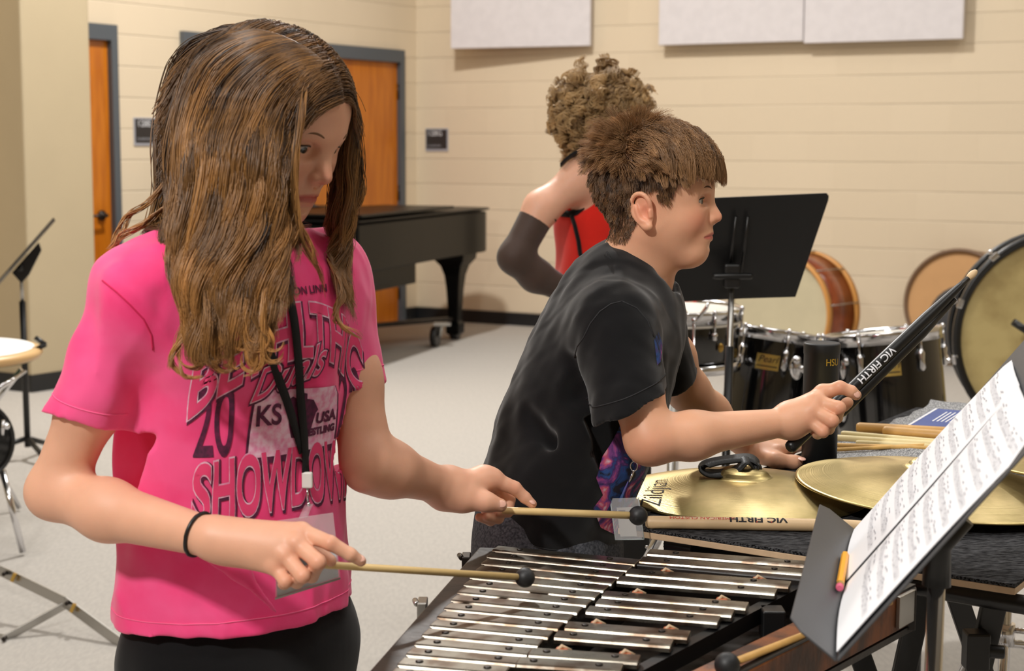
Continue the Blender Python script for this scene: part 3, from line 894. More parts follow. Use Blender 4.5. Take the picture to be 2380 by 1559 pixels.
mb = MB(); mb.prism([(-.03, -.06), (.03, -.06), (.022, .1), (-.022, .1)], mid, DWn, UPv, -DN * .03); mb.build('tilt_bracket', M['black'], ms, bevel=.004)
pol = P(2175, 1400, mid[1]); mid2 = mid - DN * .03
mb = MB(); mb.tube([V(pol[0], mid[1], .10), V(pol[0], mid[1], .955)], .0095, 18); mb.build('pole', M['chrome'], ms)
mb = MB(); mb.tube([V(pol[0], mid[1], .945), V(pol[0], mid[1], .99), mid2], [.0155, .015, .013], 16); mb.build('pole_sleeve', M['black'], ms)
for k in range(3):
    an = .5 + k * 2 * PI / 3; mb = MB()
    mb.tube([V(pol[0], mid[1], .12), V(pol[0], mid[1], .10) + V(math.cos(an) * .04, math.sin(an) * .04, -.005), V(pol[0] + math.cos(an) * .26, mid[1] + math.sin(an) * .26, .012)], .010, 8); mb.build('foot', M['black'], ms)

def sheet(label, w0, w1, h0, h1, seed, lift):
    rg = random.Random(seed)
    o = D1 + DN * (.0035 + lift)
    root = thing('sheet_music', label, 'sheet music', o + DWn * (w0 + w1) / 2 + UPv * h0, None)
    mb = MB(); nx, ny = 12, 12; vs = []
    for j in range(ny + 1):
        for i in range(nx + 1):
            a = w0 + (w1 - w0) * i / nx; b = h0 + (h1 - h0) * j / ny
            cv = .004 * math.sin(PI * i / nx) + .006 * (j / ny) ** 3 * math.sin(2 * i / nx + seed)
            vs.append(o + DWn * a + UPv * b + DN * cv)
    k = nx + 1; n0 = len(vs)
    vs2 = [p - DN * .0008 for p in vs]
    fs = [(j * k + i, j * k + i + 1, (j + 1) * k + i + 1, (j + 1) * k + i) for j in range(ny) for i in range(nx)]
    mb.add(vs + vs2, fs + [tuple(n0 + q for q in reversed(f)) for f in fs], True)
    mb.build('paper', M['paper'], root)
    # printed staves with notes, following the sheet
    def S(a, b):
        i = (a - w0) / (w1 - w0); j = (b - h0) / (h1 - h0)
        return o + DWn * a + UPv * b + DN * (.004 * math.sin(PI * i) + .006 * max(j, 0) ** 3 * math.sin(2 * i + seed) + .0009)
    mb = MB()
    def quad(a0, b0, a1, b1):
        n = 6; vv = []
        for q in range(n + 1):
            a = a0 + (a1 - a0) * q / n
            vv += [S(a, b0), S(a, b1)]
        mb.add(vv, [(2 * q, 2 * q + 2, 2 * q + 3, 2 * q + 1) for q in range(n)])
    L0, L1 = w0 + .014, w1 - .012
    for s in range(10):
        b = h1 - .035 - s * (h1 - h0 - .05) / 10
        for l in range(5): quad(L0, b + l * .0017, L1, b + l * .0017 + .0003)
        a = L0 + .012
        while a < L1 - .006:
            y = b + rg.choice([0, .0017, .0034, .0051, .0068])
            quad(a, y - .0009, a + .0026, y + .0009); quad(a + .0021, y, a + .0026, y + .0075)
            if rg.random() < .6: quad(a + .0021, y + .0068, a + .0021 + .0085, y + .0082)
            a += rg.choice([.0085, .0085, .013])
    mb.build('printed_notes', M['ink'], root)
    return root
sheet('white music sheet on the near stand, the half farther from its edge with the pencil', WD * .50 + .003, WD * .50 + .235, .003, .285, 3, .0015)
sheet('white music sheet on the near stand, the half nearer the lower corner', .012, WD * .5 - .0015, .003, .285, 5, 0)
# pencil in the shelf
q0 = P(1976, 1305, 1.83); q1 = P(1965, 1410, 1.62)
base = D1 + DN * .013 + UPv * .0055
a_ = base + DWn * .20; b_ = base + DWn * .34
pc = thing('pencil', 'yellow pencil with pink eraser lying in the shelf of the near music stand', 'pencil', a_)
mb = MB(); mb.tube([a_ + DWn * .012, b_], .0042, 6, smooth=False); mb.build('pencil_body', M['pencil'], pc)
mb = MB(); mb.tube([a_, a_ + DWn * .002, a_ + DWn * .010], [.003, .0042, .0042], 12); mb.build('eraser', M['eraser'], pc)
mb = MB(); mb.tube([a_ + DWn * .008, a_ + DWn * .016], .0044, 12); mb.build('ferrule', M['brass'], pc)

# ================================================================== music stand behind the boy
TY, BY = 3.85, 3.98
TRc = P(1924, 453, TY); TLc = P(1452, 462, TY); BRc = P(1849, 690, BY); BLc = P(1490, 701, BY)
o_ = (BLc + BRc) / 2
m2s = thing('music_stand', 'black music stand with its back to us behind the boy in black', 'music stand', (o_[0], o_[1], 0))
u_ = nrm(BRc - BLc); up_ = nrm((TLc + TRc) / 2 - o_); n_ = nrm(np.cross(u_, up_)); n_ = n_ if n_[1] < 0 else -n_
def loc2(p): return (np.dot(p - o_, u_), np.dot(p - o_, up_))
pr = [loc2(BLc), loc2(BRc)]
tr = loc2(TRc); tl = loc2(TLc); r_ = .02
pr += [(tr[0] - .004, tr[1] - r_), (tr[0] - .004, tr[1] - r_ * .4), (tr[0] - r_ * .5, tr[1]), (tr[0] - r_, tr[1]), (tl[0] + r_, tl[1]), (tl[0], tl[1] - r_)]
mb = MB(); mb.prism(pr, o_, u_, up_, n_ * .003); mb.build('desk', M['black'], m2s, bevel=.001)
mb = MB(); mb.prism([(pr[0][0], 0), (pr[1][0], 0), (pr[1][0], .05), (pr[0][0], .05)], o_, u_, -n_, up_ * .003); mb.build('shelf', M['black'], m2s)
for dx in (-.012, .016):
    A_ = P(1722 + (dx * 1000), 500, 3.86) + n_ * .006; B_ = P(1705 + dx * 1000, 640, 3.93) + n_ * .006
    mb = MB(); mb.tube([A_, B_], .0035, 10); mb.build('back_rib', M['blackm'], m2s)
hub = P(1700, 640, 3.90)
mb = MB(); mb.box(hub, (.04, .04, .06)); mb.tube([hub + V(-.05, -.02, 0), hub + V(.05, -.02, 0)], .008, 10); mb.build('tilt_bracket', M['black'], m2s, bevel=.006)
pt = P(1700, 660, 3.92); pb = P(1690, 1080, 3.92)
mb = MB(); mb.tube([pt, pb], .0075, 14); mb.build('pole', M['steel'], m2s)
mb = MB(); mb.tube([pb + V(0, 0, .3), V(pb[0] - .01, 3.92, .06)], .0105, 14); mb.build('lower_tube', M['black'], m2s)
for k in range(3):
    an = .9 + k * 2 * PI / 3; mb = MB()
    mb.tube([V(pb[0], 3.92, .09), V(pb[0] + math.cos(an) * .2, 3.92 + math.sin(an) * .2, .012)], .009, 8); mb.build('foot', M['black'], m2s)

# ================================================================== drums
def lug(root, p, out, down, L_, r=.011, m=None):
    mb = MB()
    mb.tube([p - down * .004, p + down * L_ * .15, p + down * L_ * .5, p + down * L_ * .85, p + down * L_], [r * .5, r, r * .75, r * .9, r * .4], 12)
    mb.build('lug', m or M['chrome'], root)
def drum(name, label, c, axis, r, depth, shellm, nl=6, gold=None, group=None, head=None, hoop=None, lugdown=.06, cat='drum', plate_ang=None, top_off=0):
    """c is the centre of the top head, axis points out of it"""
    c = np.asarray(c, float); ax = nrm(axis); dn = -ax
    root = thing(name, label, cat, c, group)
    mb = MB(); mb.lathe([(r * .98, 0), (r, -.012), (r, -depth + .01), (r * .98, -depth)], c, ax, 56); mb.build('shell', shellm, root)
    mb = MB(); mb.lathe([(.001, .006), (r * .96, .006), (r * 1.0, .001), (r * 1.0, -.004)], c, ax, 56, cap=False); mb.build('drum_head', head or M['head'], root)
    mb = MB(); mb.lathe([(r * 1.015, -.018), (r * 1.045, -.02), (r * 1.035, .004), (r * 1.05, .012), (r * 1.03, .016), (r * 1.012, .01), (r * 1.015, -.018)], c, ax, 56, cap=False); mb.build('hoop', hoop or M['chrome'], root)
    u = nrm(np.cross(ax, V(0, 1, 0))); w = np.cross(ax, u)
    for k in range(nl):
        q = 2 * PI * (k + .5) / nl + top_off
        od = math.cos(q) * u + math.sin(q) * w
        mb = MB(); mb.tube([c + od * r * 1.06 + ax * .012, c + od * r * 1.06 - ax * .03, c + od * (r * 1.05) - ax * .05], [.004, .0035, .003], 8)
        mb.ball(c + od * r * 1.06 + ax * .014, .0075, 10); mb.build('tension_rod', M['chrome'], root)
        lug(root, c + od * (r * 1.045) - ax * .045, od, dn, lugdown)
    return root, u, w
def badge(root, c, ax, r, ang, down, size, body, u, w, m=None):
    od = math.cos(ang) * u + math.sin(ang) * w; tg = nrm(np.cross(ax, od)); 
    p = c - ax * down + od * (r + .001)
    mb = MB()
    vs = []; n = 6
    for i in range(n + 1):
        a2 = ang + (i / n - .5) * size[0] / r
        o2 = math.cos(a2) * u + math.sin(a2) * w
        for zz in (-.5, .5):
            vs.append(c - ax * (down + zz * size[1]) + o2 * (r + .0015))
    mb.add(vs, [(2 * i, 2 * i + 2, 2 * i + 3, 2 * i + 1) for i in range(n)], True)
    bo = mb.build('badge', m or M['gold'], root)
    if body:
        tg_ = tg if np.dot(tg, _R) > 0 else -tg
        flat_text('badge_lettering', body, p + od * .003 + ax * .008, tg_, ax, size[1] * .62, M['blackink'], bo, shear=.3)
        mb = MB(); mb.box(p + od * .003 - ax * size[1] * .27, (size[0] * .9, .0006, .003), (tg_, od, ax)); mb.build('badge_line', M['blackink'], bo)

# snare drum on its stand
sc_ = P(1574, 722, 4.6)
sn, u_, w_ = drum('snare_drum', 'black snare drum on a stand with chrome hoops, just right of the boy', sc_, (0, -.02, 1), .178, .135, M['lacquer'], 8, top_off=.1, lugdown=.02)
mb = MB(); mb.lathe([(.181, -.138), (.187, -.138), (.187, -.165), (.181, -.165)], sc_, (0, -.02, 1), 48); mb.build('lower_hoop', M['chrome'], sn)
mb = MB(); mb.lathe([(.181, -.03), (.184, -.03), (.184, -.022), (.181, -.022)], sc_, (0, -.02, 1), 48); mb.build('ivory_band', M['head'], sn)
q = P(1613, 745, 4.42)
for sx_ in (-1, 1):
    mb = MB(); mb.tube([q + V(0, 0, -.01), q + V(sx_ * .033, .0, .035), q + V(sx_ * .04, 0, .05)], [.004, .006, .004], 8); mb.build('claw', M['chrome'], sn)
mb = MB(); mb.tube([q, q + V(0, 0, -.14), q + V(0, 0, -.15)], [.005, .0045, .009], 10); mb.ball(q, .009, 10); mb.build('tension_post', M['chrome'], sn)
mb = MB(); mb.tube([P(1580, 790, 4.44), P(1585, 820, 4.42), P(1592, 845, 4.42), P(1596, 858, 4.42)], [.006, .008, .007, .010], 10); mb.build('strainer', M['chrome'], sn)
mb = MB(); mb.ball(P(1675, 808, 4.45), (.009, .003, .013), 10); mb.build('air_vent', M['brass'], sn)
mb = MB(); mb.tube([sc_ + V(0, 0, -.17), V(sc_[0], sc_[1], .25)], .011, 10); mb.build('stand_pole', M['chrome'], sn)
for k in range(3):
    an = .3 + k * 2 * PI / 3; mb = MB()
    mb.tube([V(sc_[0], sc_[1], .35), V(sc_[0] + math.cos(an) * .28, sc_[1] + math.sin(an) * .28, .012)], .009, 8); mb.build('stand_leg', M['chrome'], sn)

def leg3(root, c, z, R=.2):
    for k in range(3):
        an = .8 + k * 2 * PI / 3; mb = MB()
        mb.tube([V(c[0], c[1], z), V(c[0] + math.cos(an) * R, c[1] + math.sin(an) * R, .012)], .010, 8); mb.build('stand_leg', M['chrome'], root)
a1 = nrm(V(math.sin(.15), .09, 1)); c1_ = P(1800, 776, 4.8)
t1, u_, w_ = drum('concert_tom', 'smaller black concert tom with gold badge, left of the rolled mat', c1_, a1, .125, .30, M['lacquer'], 6, group='black concert toms', top_off=.15)
badge(t1, c1_, a1, .125, math.atan2(np.dot(-_F, w_), np.dot(-_F, u_)) - .22, .085, (.068, .046), 'Pearl', u_, w_)
a2 = nrm(V(-math.sin(.10), .09, 1)); c2_ = P(2052, 779, 4.7)
t2, u_, w_ = drum('concert_tom', 'larger black concert tom with gold badge, right of the rolled mat', c2_, a2, .165, .33, M['lacquer'], 6, group='black concert toms', top_off=.42)
badge(t2, c2_, a2, .165, math.atan2(np.dot(-_F, w_), np.dot(-_F, u_)) - .17, .088, (.066, .046), 'Pearl', u_, w_)
for root, (px, py) in ((t1, (1850, 855)), (t2, (1965, 858)), (t2, (1966, 955))):
    q = P(px, py, 4.62)
    mb = MB(); mb.ball(q, (.02, .02, .036), 16); mb.ball(q + V(.0, -.018, .025), .012, 12); mb.ball(q + V(.012, -.02, .0), .010, 12); mb.build('mount_bracket', M['chrome'], root)
mb = MB(); mb.tube([P(1850, 855, 4.64), P(1905, 870, 4.75), P(1965, 858, 4.64)], .010, 12); mb.tube([P(1905, 870, 4.75), V(P(1905, 870, 4.75)[0], 4.75, .4)], .014, 12); mb.build('mount_tube', M['chrome'], t1)
leg3(t1, P(1905, 870, 4.75), .42, .28)

# wooden bass drum by the back wall
bc = P(1812, 722, 10.0); bax = nrm(V(-.70, -.714, 0))
bd = thing('bass_drum', 'old bass drum with reddish wood shell on the floor by the back wall', 'drum', (bc[0], bc[1], 0))
R_ = .375; bc[2] = R_ + .012
mb = MB(); mb.lathe([(R_ * .97, -.01), (R_ * .97, -.30)], bc, bax, 64); mb.build('shell', M['redwood'], bd)
mb = MB(); mb.lathe([(.001, .0), (R_ * .96, .0)], bc, bax, 64, cap=False); mb.build('drum_head', M['cream'], bd)
for h in (0, -.31):
    mb = MB(); mb.lathe([(R_ * .97, h - .022), (R_ * 1.01, h - .022), (R_ * 1.01, h + .022), (R_ * .97, h + .022), (R_ * .955, h + .005)], bc, bax, 64, cap=False); mb.build('hoop', M['amber'], bd)
u_ = nrm(np.cross(bax, V(0, 0, 1))); w_ = np.cross(bax, u_)
for k in range(10):
    q = 2 * PI * (k + .3) / 10; od = math.cos(q) * u_ + math.sin(q) * w_
    mb = MB(); mb.tube([bc + od * R_ * 1.02, bc + od * R_ * 1.02 - bax * .31], .004, 6); mb.build('tension_rod', M['steel'], bd)

# tan drum leaning on the back wall and the bag in front of it
tc_ = P(2224, 690, 10.75); tax = nrm(V(-.55, -.83, .12)); R_ = .372; tc_[2] = R_ + .01
td_ = thing('frame_drum', 'large tan-headed drum with brown rim leaning on the back wall', 'drum', (tc_[0], tc_[1], 0))
mb = MB(); mb.lathe([(R_ * .95, -.18), (R_, -.17), (R_, 0), (R_ * .985, .012), (R_ * .93, .012), (R_ * .925, -.02)], tc_, tax, 64, cap=False); mb.build('rim', M['brownrim'], td_)
mb = MB(); mb.lathe([(.001, -.012), (R_ * .93, -.012)], tc_, tax, 64, cap=False); mb.build('drum_head', M['tan'], td_)
mb = MB(); mb.lathe([(.001, -.17), (R_ * .95, -.17)], tc_, tax, 48, cap=False); mb.build('back_head', M['tan'], td_)
bg = P(2238, 745, 10.35)
mb = MB(); mb.ball(V(bg[0], bg[1], .27), (.24, .09, .265), 32, (nrm(V(.85, -.5, 0)), nrm(V(.5, .85, 0)), V(0, 0, 1)))
tag(mb.build('round_bag', M['darkgrey'], None, origin=(bg[0], bg[1], 0)), 'dark grey round padded bag standing before the tan drum', 'bag')

# big bass drum at the right border
gc = P(2482, 790, 5.6); gax = nrm(V(-.22, -.97, 0.05)); R_ = .395
gd = thing('bass_drum', 'big bass drum with black hoop and yellowed head at the right border', 'drum', (gc[0], gc[1], 0))
mb = MB(); mb.lathe([(R_ * .95, -.03), (R_ * .95, -.40)], gc, gax, 72); mb.build('shell', M['lacquer'], gd)
mb = MB(); mb.lathe([(.001, .0), (R_ * .93, .0)], gc, gax, 72, cap=False); mb.build('drum_head', M['calf'], gd)
for h in (0, -.40):
    mb = MB(); mb.lathe([(R_ * .955, h - .03), (R_ * 1.0, h - .03), (R_ * 1.0, h + .018), (R_ * .985, h + .022), (R_ * .93, h + .018), (R_ * .925, h - .002)], gc, gax, 72, cap=False); mb.build('hoop', M['blackm'], gd)
u_ = nrm(np.cross(gax, V(0, 0, 1))); u_ = u_ if u_[0] > 0 else -u_; w_ = V(0, 0, 1)
for k in range(12):
    q = math.radians(-170 + k * 30 + 2) ; od = math.cos(q) * u_ + math.sin(q) * w_; tg = -math.sin(q) * u_ + math.cos(q) * w_
    p_ = gc + od * (R_ * 1.0) 
    mb = MB(); mb.box(p_ + gax * .012 - od * .004, (.034, .02, .026), (tg, od, gax)); mb.ball(p_ + od * .018 + gax * .005, .010, 12); mb.build('claw_hook', M['chrome'], gd, bevel=.003)
    mb = MB(); mb.tube([p_ + od * .014 + gax * .02, p_ + od * .014 - gax * .38], .004, 6); mb.build('tension_rod', M['chrome'], gd)
q = P(2368, 756, 5.45); mb = MB(); mb.tube([q + V(-.02, 0, .012), q + V(.03, 0, -.02), q + V(.10, .03, -.06)], [.013, .013, .011], 12); mb.build('cradle_handle', M['blackm'], gd)
for sx_ in (-1, 1):
    mb = MB(); mb.tube([gc + u_ * sx_ * .22 - V(0, 0, R_ * .9) - gax * .2, V(gc[0] + sx_ * .33, gc[1] + .2 + .1 * sx_, .012)], .014, 10); mb.build('stand_leg', M['black'], gd)
    mb = MB(); mb.tube([gc + u_ * sx_ * .22 - V(0, 0, R_ * .9) - gax * .2, V(gc[0] - sx_ * .33, gc[1] + .2 - .1 * sx_, .012)], .014, 10); mb.build('stand_leg', M['black'], gd)

# chrome hardware stand at the lower right
hs = P(2335, 1500, 2.95)
hw = thing('cymbal_stand', 'chrome hardware stand with clamp under the right end of the table', 'stand', (hs[0], hs[1], 0))
mb = MB(); mb.tube([V(hs[0], hs[1], .12), V(hs[0], hs[1], .80)], .011, 14); mb.build('pole', M['chrome'], hw)
q = P(2338, 1462, 2.95); mb = MB(); mb.tube([q + V(0, 0, -.03), q + V(0, 0, .012)], .017, 16); mb.tube([q, q + V(.05, -.02, 0)], .006, 8); mb.ball(q + V(.06, -.02, 0), (.02, .006, .012), 12); mb.build('clamp', M['chrome'], hw)
for k in range(3):
    an = .2 + k * 2 * PI / 3; mb = MB()
    mb.tube(crom([V(hs[0], hs[1], .48), V(hs[0] + math.cos(an) * .08, hs[1] + math.sin(an) * .08, .42), V(hs[0] + math.cos(an) * .25, hs[1] + math.sin(an) * .25, .012)], 6), .008, 10); mb.build('stand_leg', M['chrome'], hw)

# black drum case glimpsed between the boy and the table
kc = P(1462, 1300, 3.1)
dk = thing('drum_case', 'black case with silver studs behind the boy, left of the table', 'case', (kc[0], kc[1], 0))
x0_, x1_ = P(1400, 1300, 3.1)[0], P(1509, 1300, 3.1)[0]
mb = MB(); mb.box(((x0_ + x1_) / 2, 3.2, .40), (x1_ - x0_, .25, .79)); mb.build('case_body', M['black'], dk, bevel=.008)
for k in range(6):
    mb = MB(); mb.ball(V(x1_ - .008, 3.073, .72 - k * .045), (.004, .003, .004), 8); mb.build('stud', M['chrome'], dk)
# chrome post behind the cymbal
q = P(1560, 1080, 3.6); mb = MB(); mb.tube([V(q[0], q[1], .012), V(q[0], q[1], .85)], .010, 12); hwp = tag(mb.build('floor_stand_post', M['steel'], None, origin=(q[0], q[1], 0)), 'grey metal post seen between the boy and the front cymbal', 'post')
q = P(1510, 1290, 2.75)
mb = MB(); mb.tube([q + V(-.02, 0, -.04), q + V(.012, -.01, .03), q + V(.02, -.01, .05)], .009, 12); mb.tube([q + V(-.02, 0, -.04), V(q[0] - .1, q[1] + .1, .012)], .008, 10)
tag(mb.build('hardware_leg', M['chrome'], None, origin=(q[0], q[1], 0)), 'chrome stand leg showing at the far end of the bells', 'stand')

# ================================================================== left side
# music stand seen from its edge
lm = P(55, 1055, 7.1); lb = V(P(60, 900, 7.1)[0], 7.1, 0)
ls = thing('music_stand', 'black music stand seen from the side before the pilaster', 'music stand', lb)
a_ = P(-40, 700, 7.1); b_ = P(124, 511, 7.1); dv = nrm(b_ - a_); dn_ = nrm(np.cross(dv, V(0, 1, 0)))
sv = nrm(ray(70, 600) + V(.03, 0, 0)); dv = nrm(dv - sv * np.dot(sv, dv)); dn_ = nrm(np.cross(dv, sv))
mb = MB(); mb.box((a_ + b_) / 2 + sv * .0, (np.linalg.norm(b_ - a_), .50, .004), (dv, sv, nrm(np.cross(dv, sv)))); mb.build('desk', M['black'], ls)
hb = P(52, 622, 7.1)
mb = MB(); mb.prism([(-.04, .012), (.14, .012), (.12, -.02), (.0, -.05), (-.05, -.05)], hb - sv * .02 + V(-.01, 0, .0), dv, -dn_ if dn_[2] < 0 else dn_, sv * .04); mb.ball(hb + V(0, -.03, 0), .016, 10); mb.build('tilt_bracket', M['black'], ls, bevel=.004)
mb = MB(); mb.tube([V(P(50, 640, 7.1)[0], 7.1, hb[2] - .01), P(52, 705, 7.1)], .008, 10); mb.build('inner_pole', M['steel'], ls)
mb = MB(); mb.tube([P(52, 700, 7.1), V(lb[0], 7.1, .06)], .0145, 12); mb.build('pole', M['black'], ls)
for k, an in enumerate((PI + .1, -.9, 1.4)):
    mb = MB(); mb.tube([V(lb[0], 7.1, .10), V(lb[0] + math.cos(an) * .28, 7.1 + math.sin(an) * .28, .012)], .012, 8); mb.build('foot', M['black'], ls)

# hand drum / practice pad with wooden rim
dc = P(-95, 812, 6.0)
hd = thing('hand_drum', 'white-headed drum with thick pale wooden rim on crossed chrome legs at the left border', 'drum', (dc[0], dc[1], 0))
r_ = (93 + 95) / 3700 * 6.0
mb = MB(); mb.lathe([(r_ * .8, -.035), (r_ * .97, -.035), (r_, -.022), (r_, -.008), (r_ * .96, .0), (r_ * .86, .004), (r_ * .8, .004)], dc, (0, -.03, 1), 64); mb.build('wooden_rim', M['hoopw'], hd)
mb = MB(); mb.lathe([(.001, .007), (r_ * .88, .007), (r_ * .9, .004)], dc, (0, -.03, 1), 64, cap=False); mb.build('drum_head', mat('white_head', (244, 244, 242), .5), hd)
mb = MB(); mb.lathe([(r_ * .9, -.045), (r_ * .9, -.034)], dc, (0, 0, 1), 64); mb.build('base_ring', mat('green_rim', (40, 70, 48), .5), hd)
q0 = P(60, 862, 5.9); 
mb = MB(); mb.tube([q0, P(0, 900, 5.8), P(-60, 960, 5.8)], [.006, .012, .012], 10); mb.build('stand_arm', M['chrome'], hd)
mb = MB(); mb.tube([P(50, 858, 6.1), P(5, 915, 6.1), P(-60, 990, 6.1)], .010, 10); mb.build('stand_arm', M['chrome'], hd)
q0 = P(84, 812, 6.05); mb = MB(); mb.tube([q0, P(106, 800, 6.05)], .010, 10); mb.tube([P(106, 801, 6.05), P(82, 784, 6.05)], .009, 10); mb.build('clamp_hook', M['black'], hd)
for k in range(3):
    an = .4 + k * 2 * PI / 3; mb = MB()
    mb.tube([V(dc[0], dc[1], .45), V(dc[0] + math.cos(an) * .2, dc[1] + math.sin(an) * .2, .012)], .010, 8); mb.build('stand_leg', M['chrome'], hd)
mb = MB(); mb.tube([V(dc[0], dc[1], .44), V(dc[0], dc[1], dc[2] - .04)], .012, 8); mb.build('stand_pole', M['chrome'], hd)
# marching drum rim at the left border
kc = P(-75, 985, 5.3); kax = nrm(V(.45, -.9, .0))
kd = thing('bass_drum', 'black drum on its side cut by the left border, below the white-headed drum', 'drum', (kc[0], kc[1], 0))
R_ = .150; kc[2] = 0.42
mb = MB(); mb.lathe([(R_ * .95, -.25), (R_ * .95, 0)], kc, kax, 48); mb.build('shell', M['lacquer'], kd)
mb = MB(); mb.lathe([(R_ * .94, -.02), (R_, -.02), (R_, .02), (R_ * .94, .022), (R_ * .9, .0)], kc, kax, 48, cap=False); mb.build('hoop', M['blackm'], kd)
mb = MB(); mb.lathe([(.001, .0), (R_ * .93, .0)], kc, kax, 48, cap=False); mb.build('drum_head', M['black'], kd)
for sx_ in (-1, 1):
    mb = MB(); mb.tube([kc + V(sx_ * .08, .1, -.12), V(kc[0] + sx_ * .14, kc[1] + .1, .012)], .012, 8); mb.build('stand_leg', M['chrome'], kd)
q = P(15, 990, 5.25); mb = MB(); mb.ball(q, .012, 10); mb.tube([q + V(-.01, 0, .02), q + V(-.015, 0, -.03)], .006, 8); mb.build('lug', M['chrome'], kd)

# chrome tripod legs at the lower left
cs = thing('drum_stand', 'folding chrome drum stand legs spread on the carpet at lower left', 'stand', (P(-60, 1320, 4.7)[0], 4.7, 0))
def fl(pts, w, nm):
    pts = [np.asarray(p, float) for p in pts]
    for i in range(len(pts) - 1):
        flatbar(pts[i], pts[i + 1], w, .006, V(.2, 0, 1)).build(nm, M['steel'], cs, bevel=.001)
fl([P(-60, 1300, 4.75), P(10, 1330, 4.7), P(150, 1398, 4.55), P(370, 1560, 4.3)], .032, 'leg_strip')
fl([P(156, 1404, 4.56), P(8, 1486, 4.45)], .024, 'cross_strip')
fl([P(12, 1482, 4.45), P(-80, 1470, 4.6)], .02, 'leg_strip')
for (px, py, Y) in ((10, 1333, 4.68), (156, 1401, 4.53), (10, 1484, 4.43)):
    q = P(px, py, Y); mb = MB(); mb.tube([q + V(0, -.008, 0), q + V(0, .012, 0)], .006, 10); mb.build('rivet', M['bronze'], cs)
for (px, py, Y) in ((32, 1341, 4.66), (170, 1412, 4.51)):
    q = P(px, py, Y); mb = MB(); mb.box(q + V(0, -.002, 0), (.010, .012, .026), (nrm(V(.9, 0, -.42)), V(0, 1, 0), nrm(V(.42, 0, .9)))); mb.build('brass_collar', M['brass'], cs)
q = P(370, 1560, 4.3); mb = MB(); mb.tube([q, V(q[0] + .03, q[1], .012)], .009, 8); mb.build('rubber_foot', M['rubber'], cs)
q = P(-60, 1300, 4.75); mb = MB(); mb.tube([V(q[0], q[1], .02), V(q[0], q[1], .45)], .012, 10); mb.build('centre_pole', M['chrome'], cs)

# ================================================================== grand piano
pf = G(848, 858)
pk = G(1063, 790)
sdv = nrm(V(pk[0] - pf[0], pk[1] - pf[1], 0)); sw = V(-sdv[1], sdv[0], 0)       # sw points away to the left
po_ = V(pf[0], pf[1], 0) - sdv * .35
pn = thing('grand_piano', 'black grand piano before the wooden double door', 'piano', po_ + sdv * .9 + sw * .5)
Lp = 2.5
def rimcurve(off=0.0):
    c = [(0, -.12), (.5, -.12), (1.0, -.11), (1.5, -.10), (1.9, -.10), (2.15, -.12), (2.38, -.10), (2.47, .02), (Lp, .2), (2.44, .40), (2.2, .52), (1.9, .62), (1.5, .85), (1.1, 1.1), (.6, 1.28), (0, 1.32)]
    c = [V(*q, 0) for q in c]
    sm = crom(c, 5)
    cen = V(1.0, .55, 0)
    return [(q[0] + (q[0] - cen[0]) * off, q[1] + (q[1] - cen[1]) * off) for q in sm]
mb = MB(); mb.prism(rimcurve(), po_ + V(0, 0, .64), sdv, sw, V(0, 0, .30)); mb.build('case', M['piano'], pn, bevel=.008)
mb = MB(); mb.prism(rimcurve(.02), po_ + V(0, 0, .952), sdv, sw, V(0, 0, .016)); mb.build('lid', M['piano'], pn, bevel=.005)
mb = MB(); mb.prism([(0, -.14), (1.7, -.10), (1.7, .45), (0, .8)], po_ + V(0, 0, .985), sdv, sw, V(0, 0, .018)); mb.build('folded_lid', M['piano'], pn, bevel=.005)
mb = MB(); mb.box(po_ + sdv * .30 + sw * .58 + V(0, 0, .60), (.62, 1.34, .10), (sdv, sw, V(0, 0, 1))); mb.build('key_bed', M['piano'], pn, bevel=.006)
mb = MB(); mb.box(po_ + sdv * .45 + sw * .0 + V(0, 0, .575), (1.25, .12, .15), (sdv, sw, V(0, 0, 1))); mb.build('under_beam', M['piano'], pn, bevel=.006)
def pleg(q):
    mb = MB()
    prof = [(.15, .66), (.145, .60), (.10, .55), (.075, .48), (.062, .38), (.05, .2), (.048, .14), (.065, .12), (.065, .05), (.05, .04)]
    vs = []
    for h, z in prof:
        for a, b in ((-1, -1), (1, -1), (1, 1), (-1, 1)): vs.append(q + sdv * a * h + sw * b * h * .8 + V(0, 0, z))
    fs = [(i * 4 + a, i * 4 + (a + 1) % 4, (i + 1) * 4 + (a + 1) % 4, (i + 1) * 4 + a) for i in range(len(prof) - 1) for a in range(4)] + [(3, 2, 1, 0), tuple((len(prof) - 1) * 4 + a for a in range(4))]
    mb.add(vs, fs); lg = mb.build('leg', M['piano'], pn, bevel=.008)
    mb = MB(); mb.tube([q + sw * -.03 + V(0, 0, .045), q + sw * .03 + V(0, 0, .045)], .045, 24); mb.build('caster', M['black'], lg)
L0_ = po_ + sdv * .36 + sw * .12; L1_ = po_ + sdv * 2.06 + sw * .03; L2_ = po_ + sdv * .36 + sw * 1.2
for q in (L0_, L1_, L2_): pleg(q)
# dolly bars between the legs with its big caster
hubp = po_ + sdv * 1.2 + sw * .55
for q in (L0_, L1_, L2_):
    mb = MB(); mb.box((q + hubp) / 2 + V(0, 0, .155), (np.linalg.norm(q - hubp), .05, .03), (nrm(q - hubp), nrm(np.cross(V(0, 0, 1), q - hubp)), V(0, 0, 1))); mb.build('dolly_bar', M['casewood'], pn)
q = V(*G(1012, 806)[:2], 0)
mb = MB(); mb.tube([q + V(-.02, 0, .075), q + V(.02, -.01, .075)], .075, 24); mb.build('dolly_wheel', M['black'], pn)
mb = MB(); mb.tube([q + V(.03, -.012, .075), q + V(.05, .0, .17)], .014, 8); mb.box(q + V(.05, 0, .165), (.12, .06, .02)); mb.build('wheel_fork', M['steel'], pn)
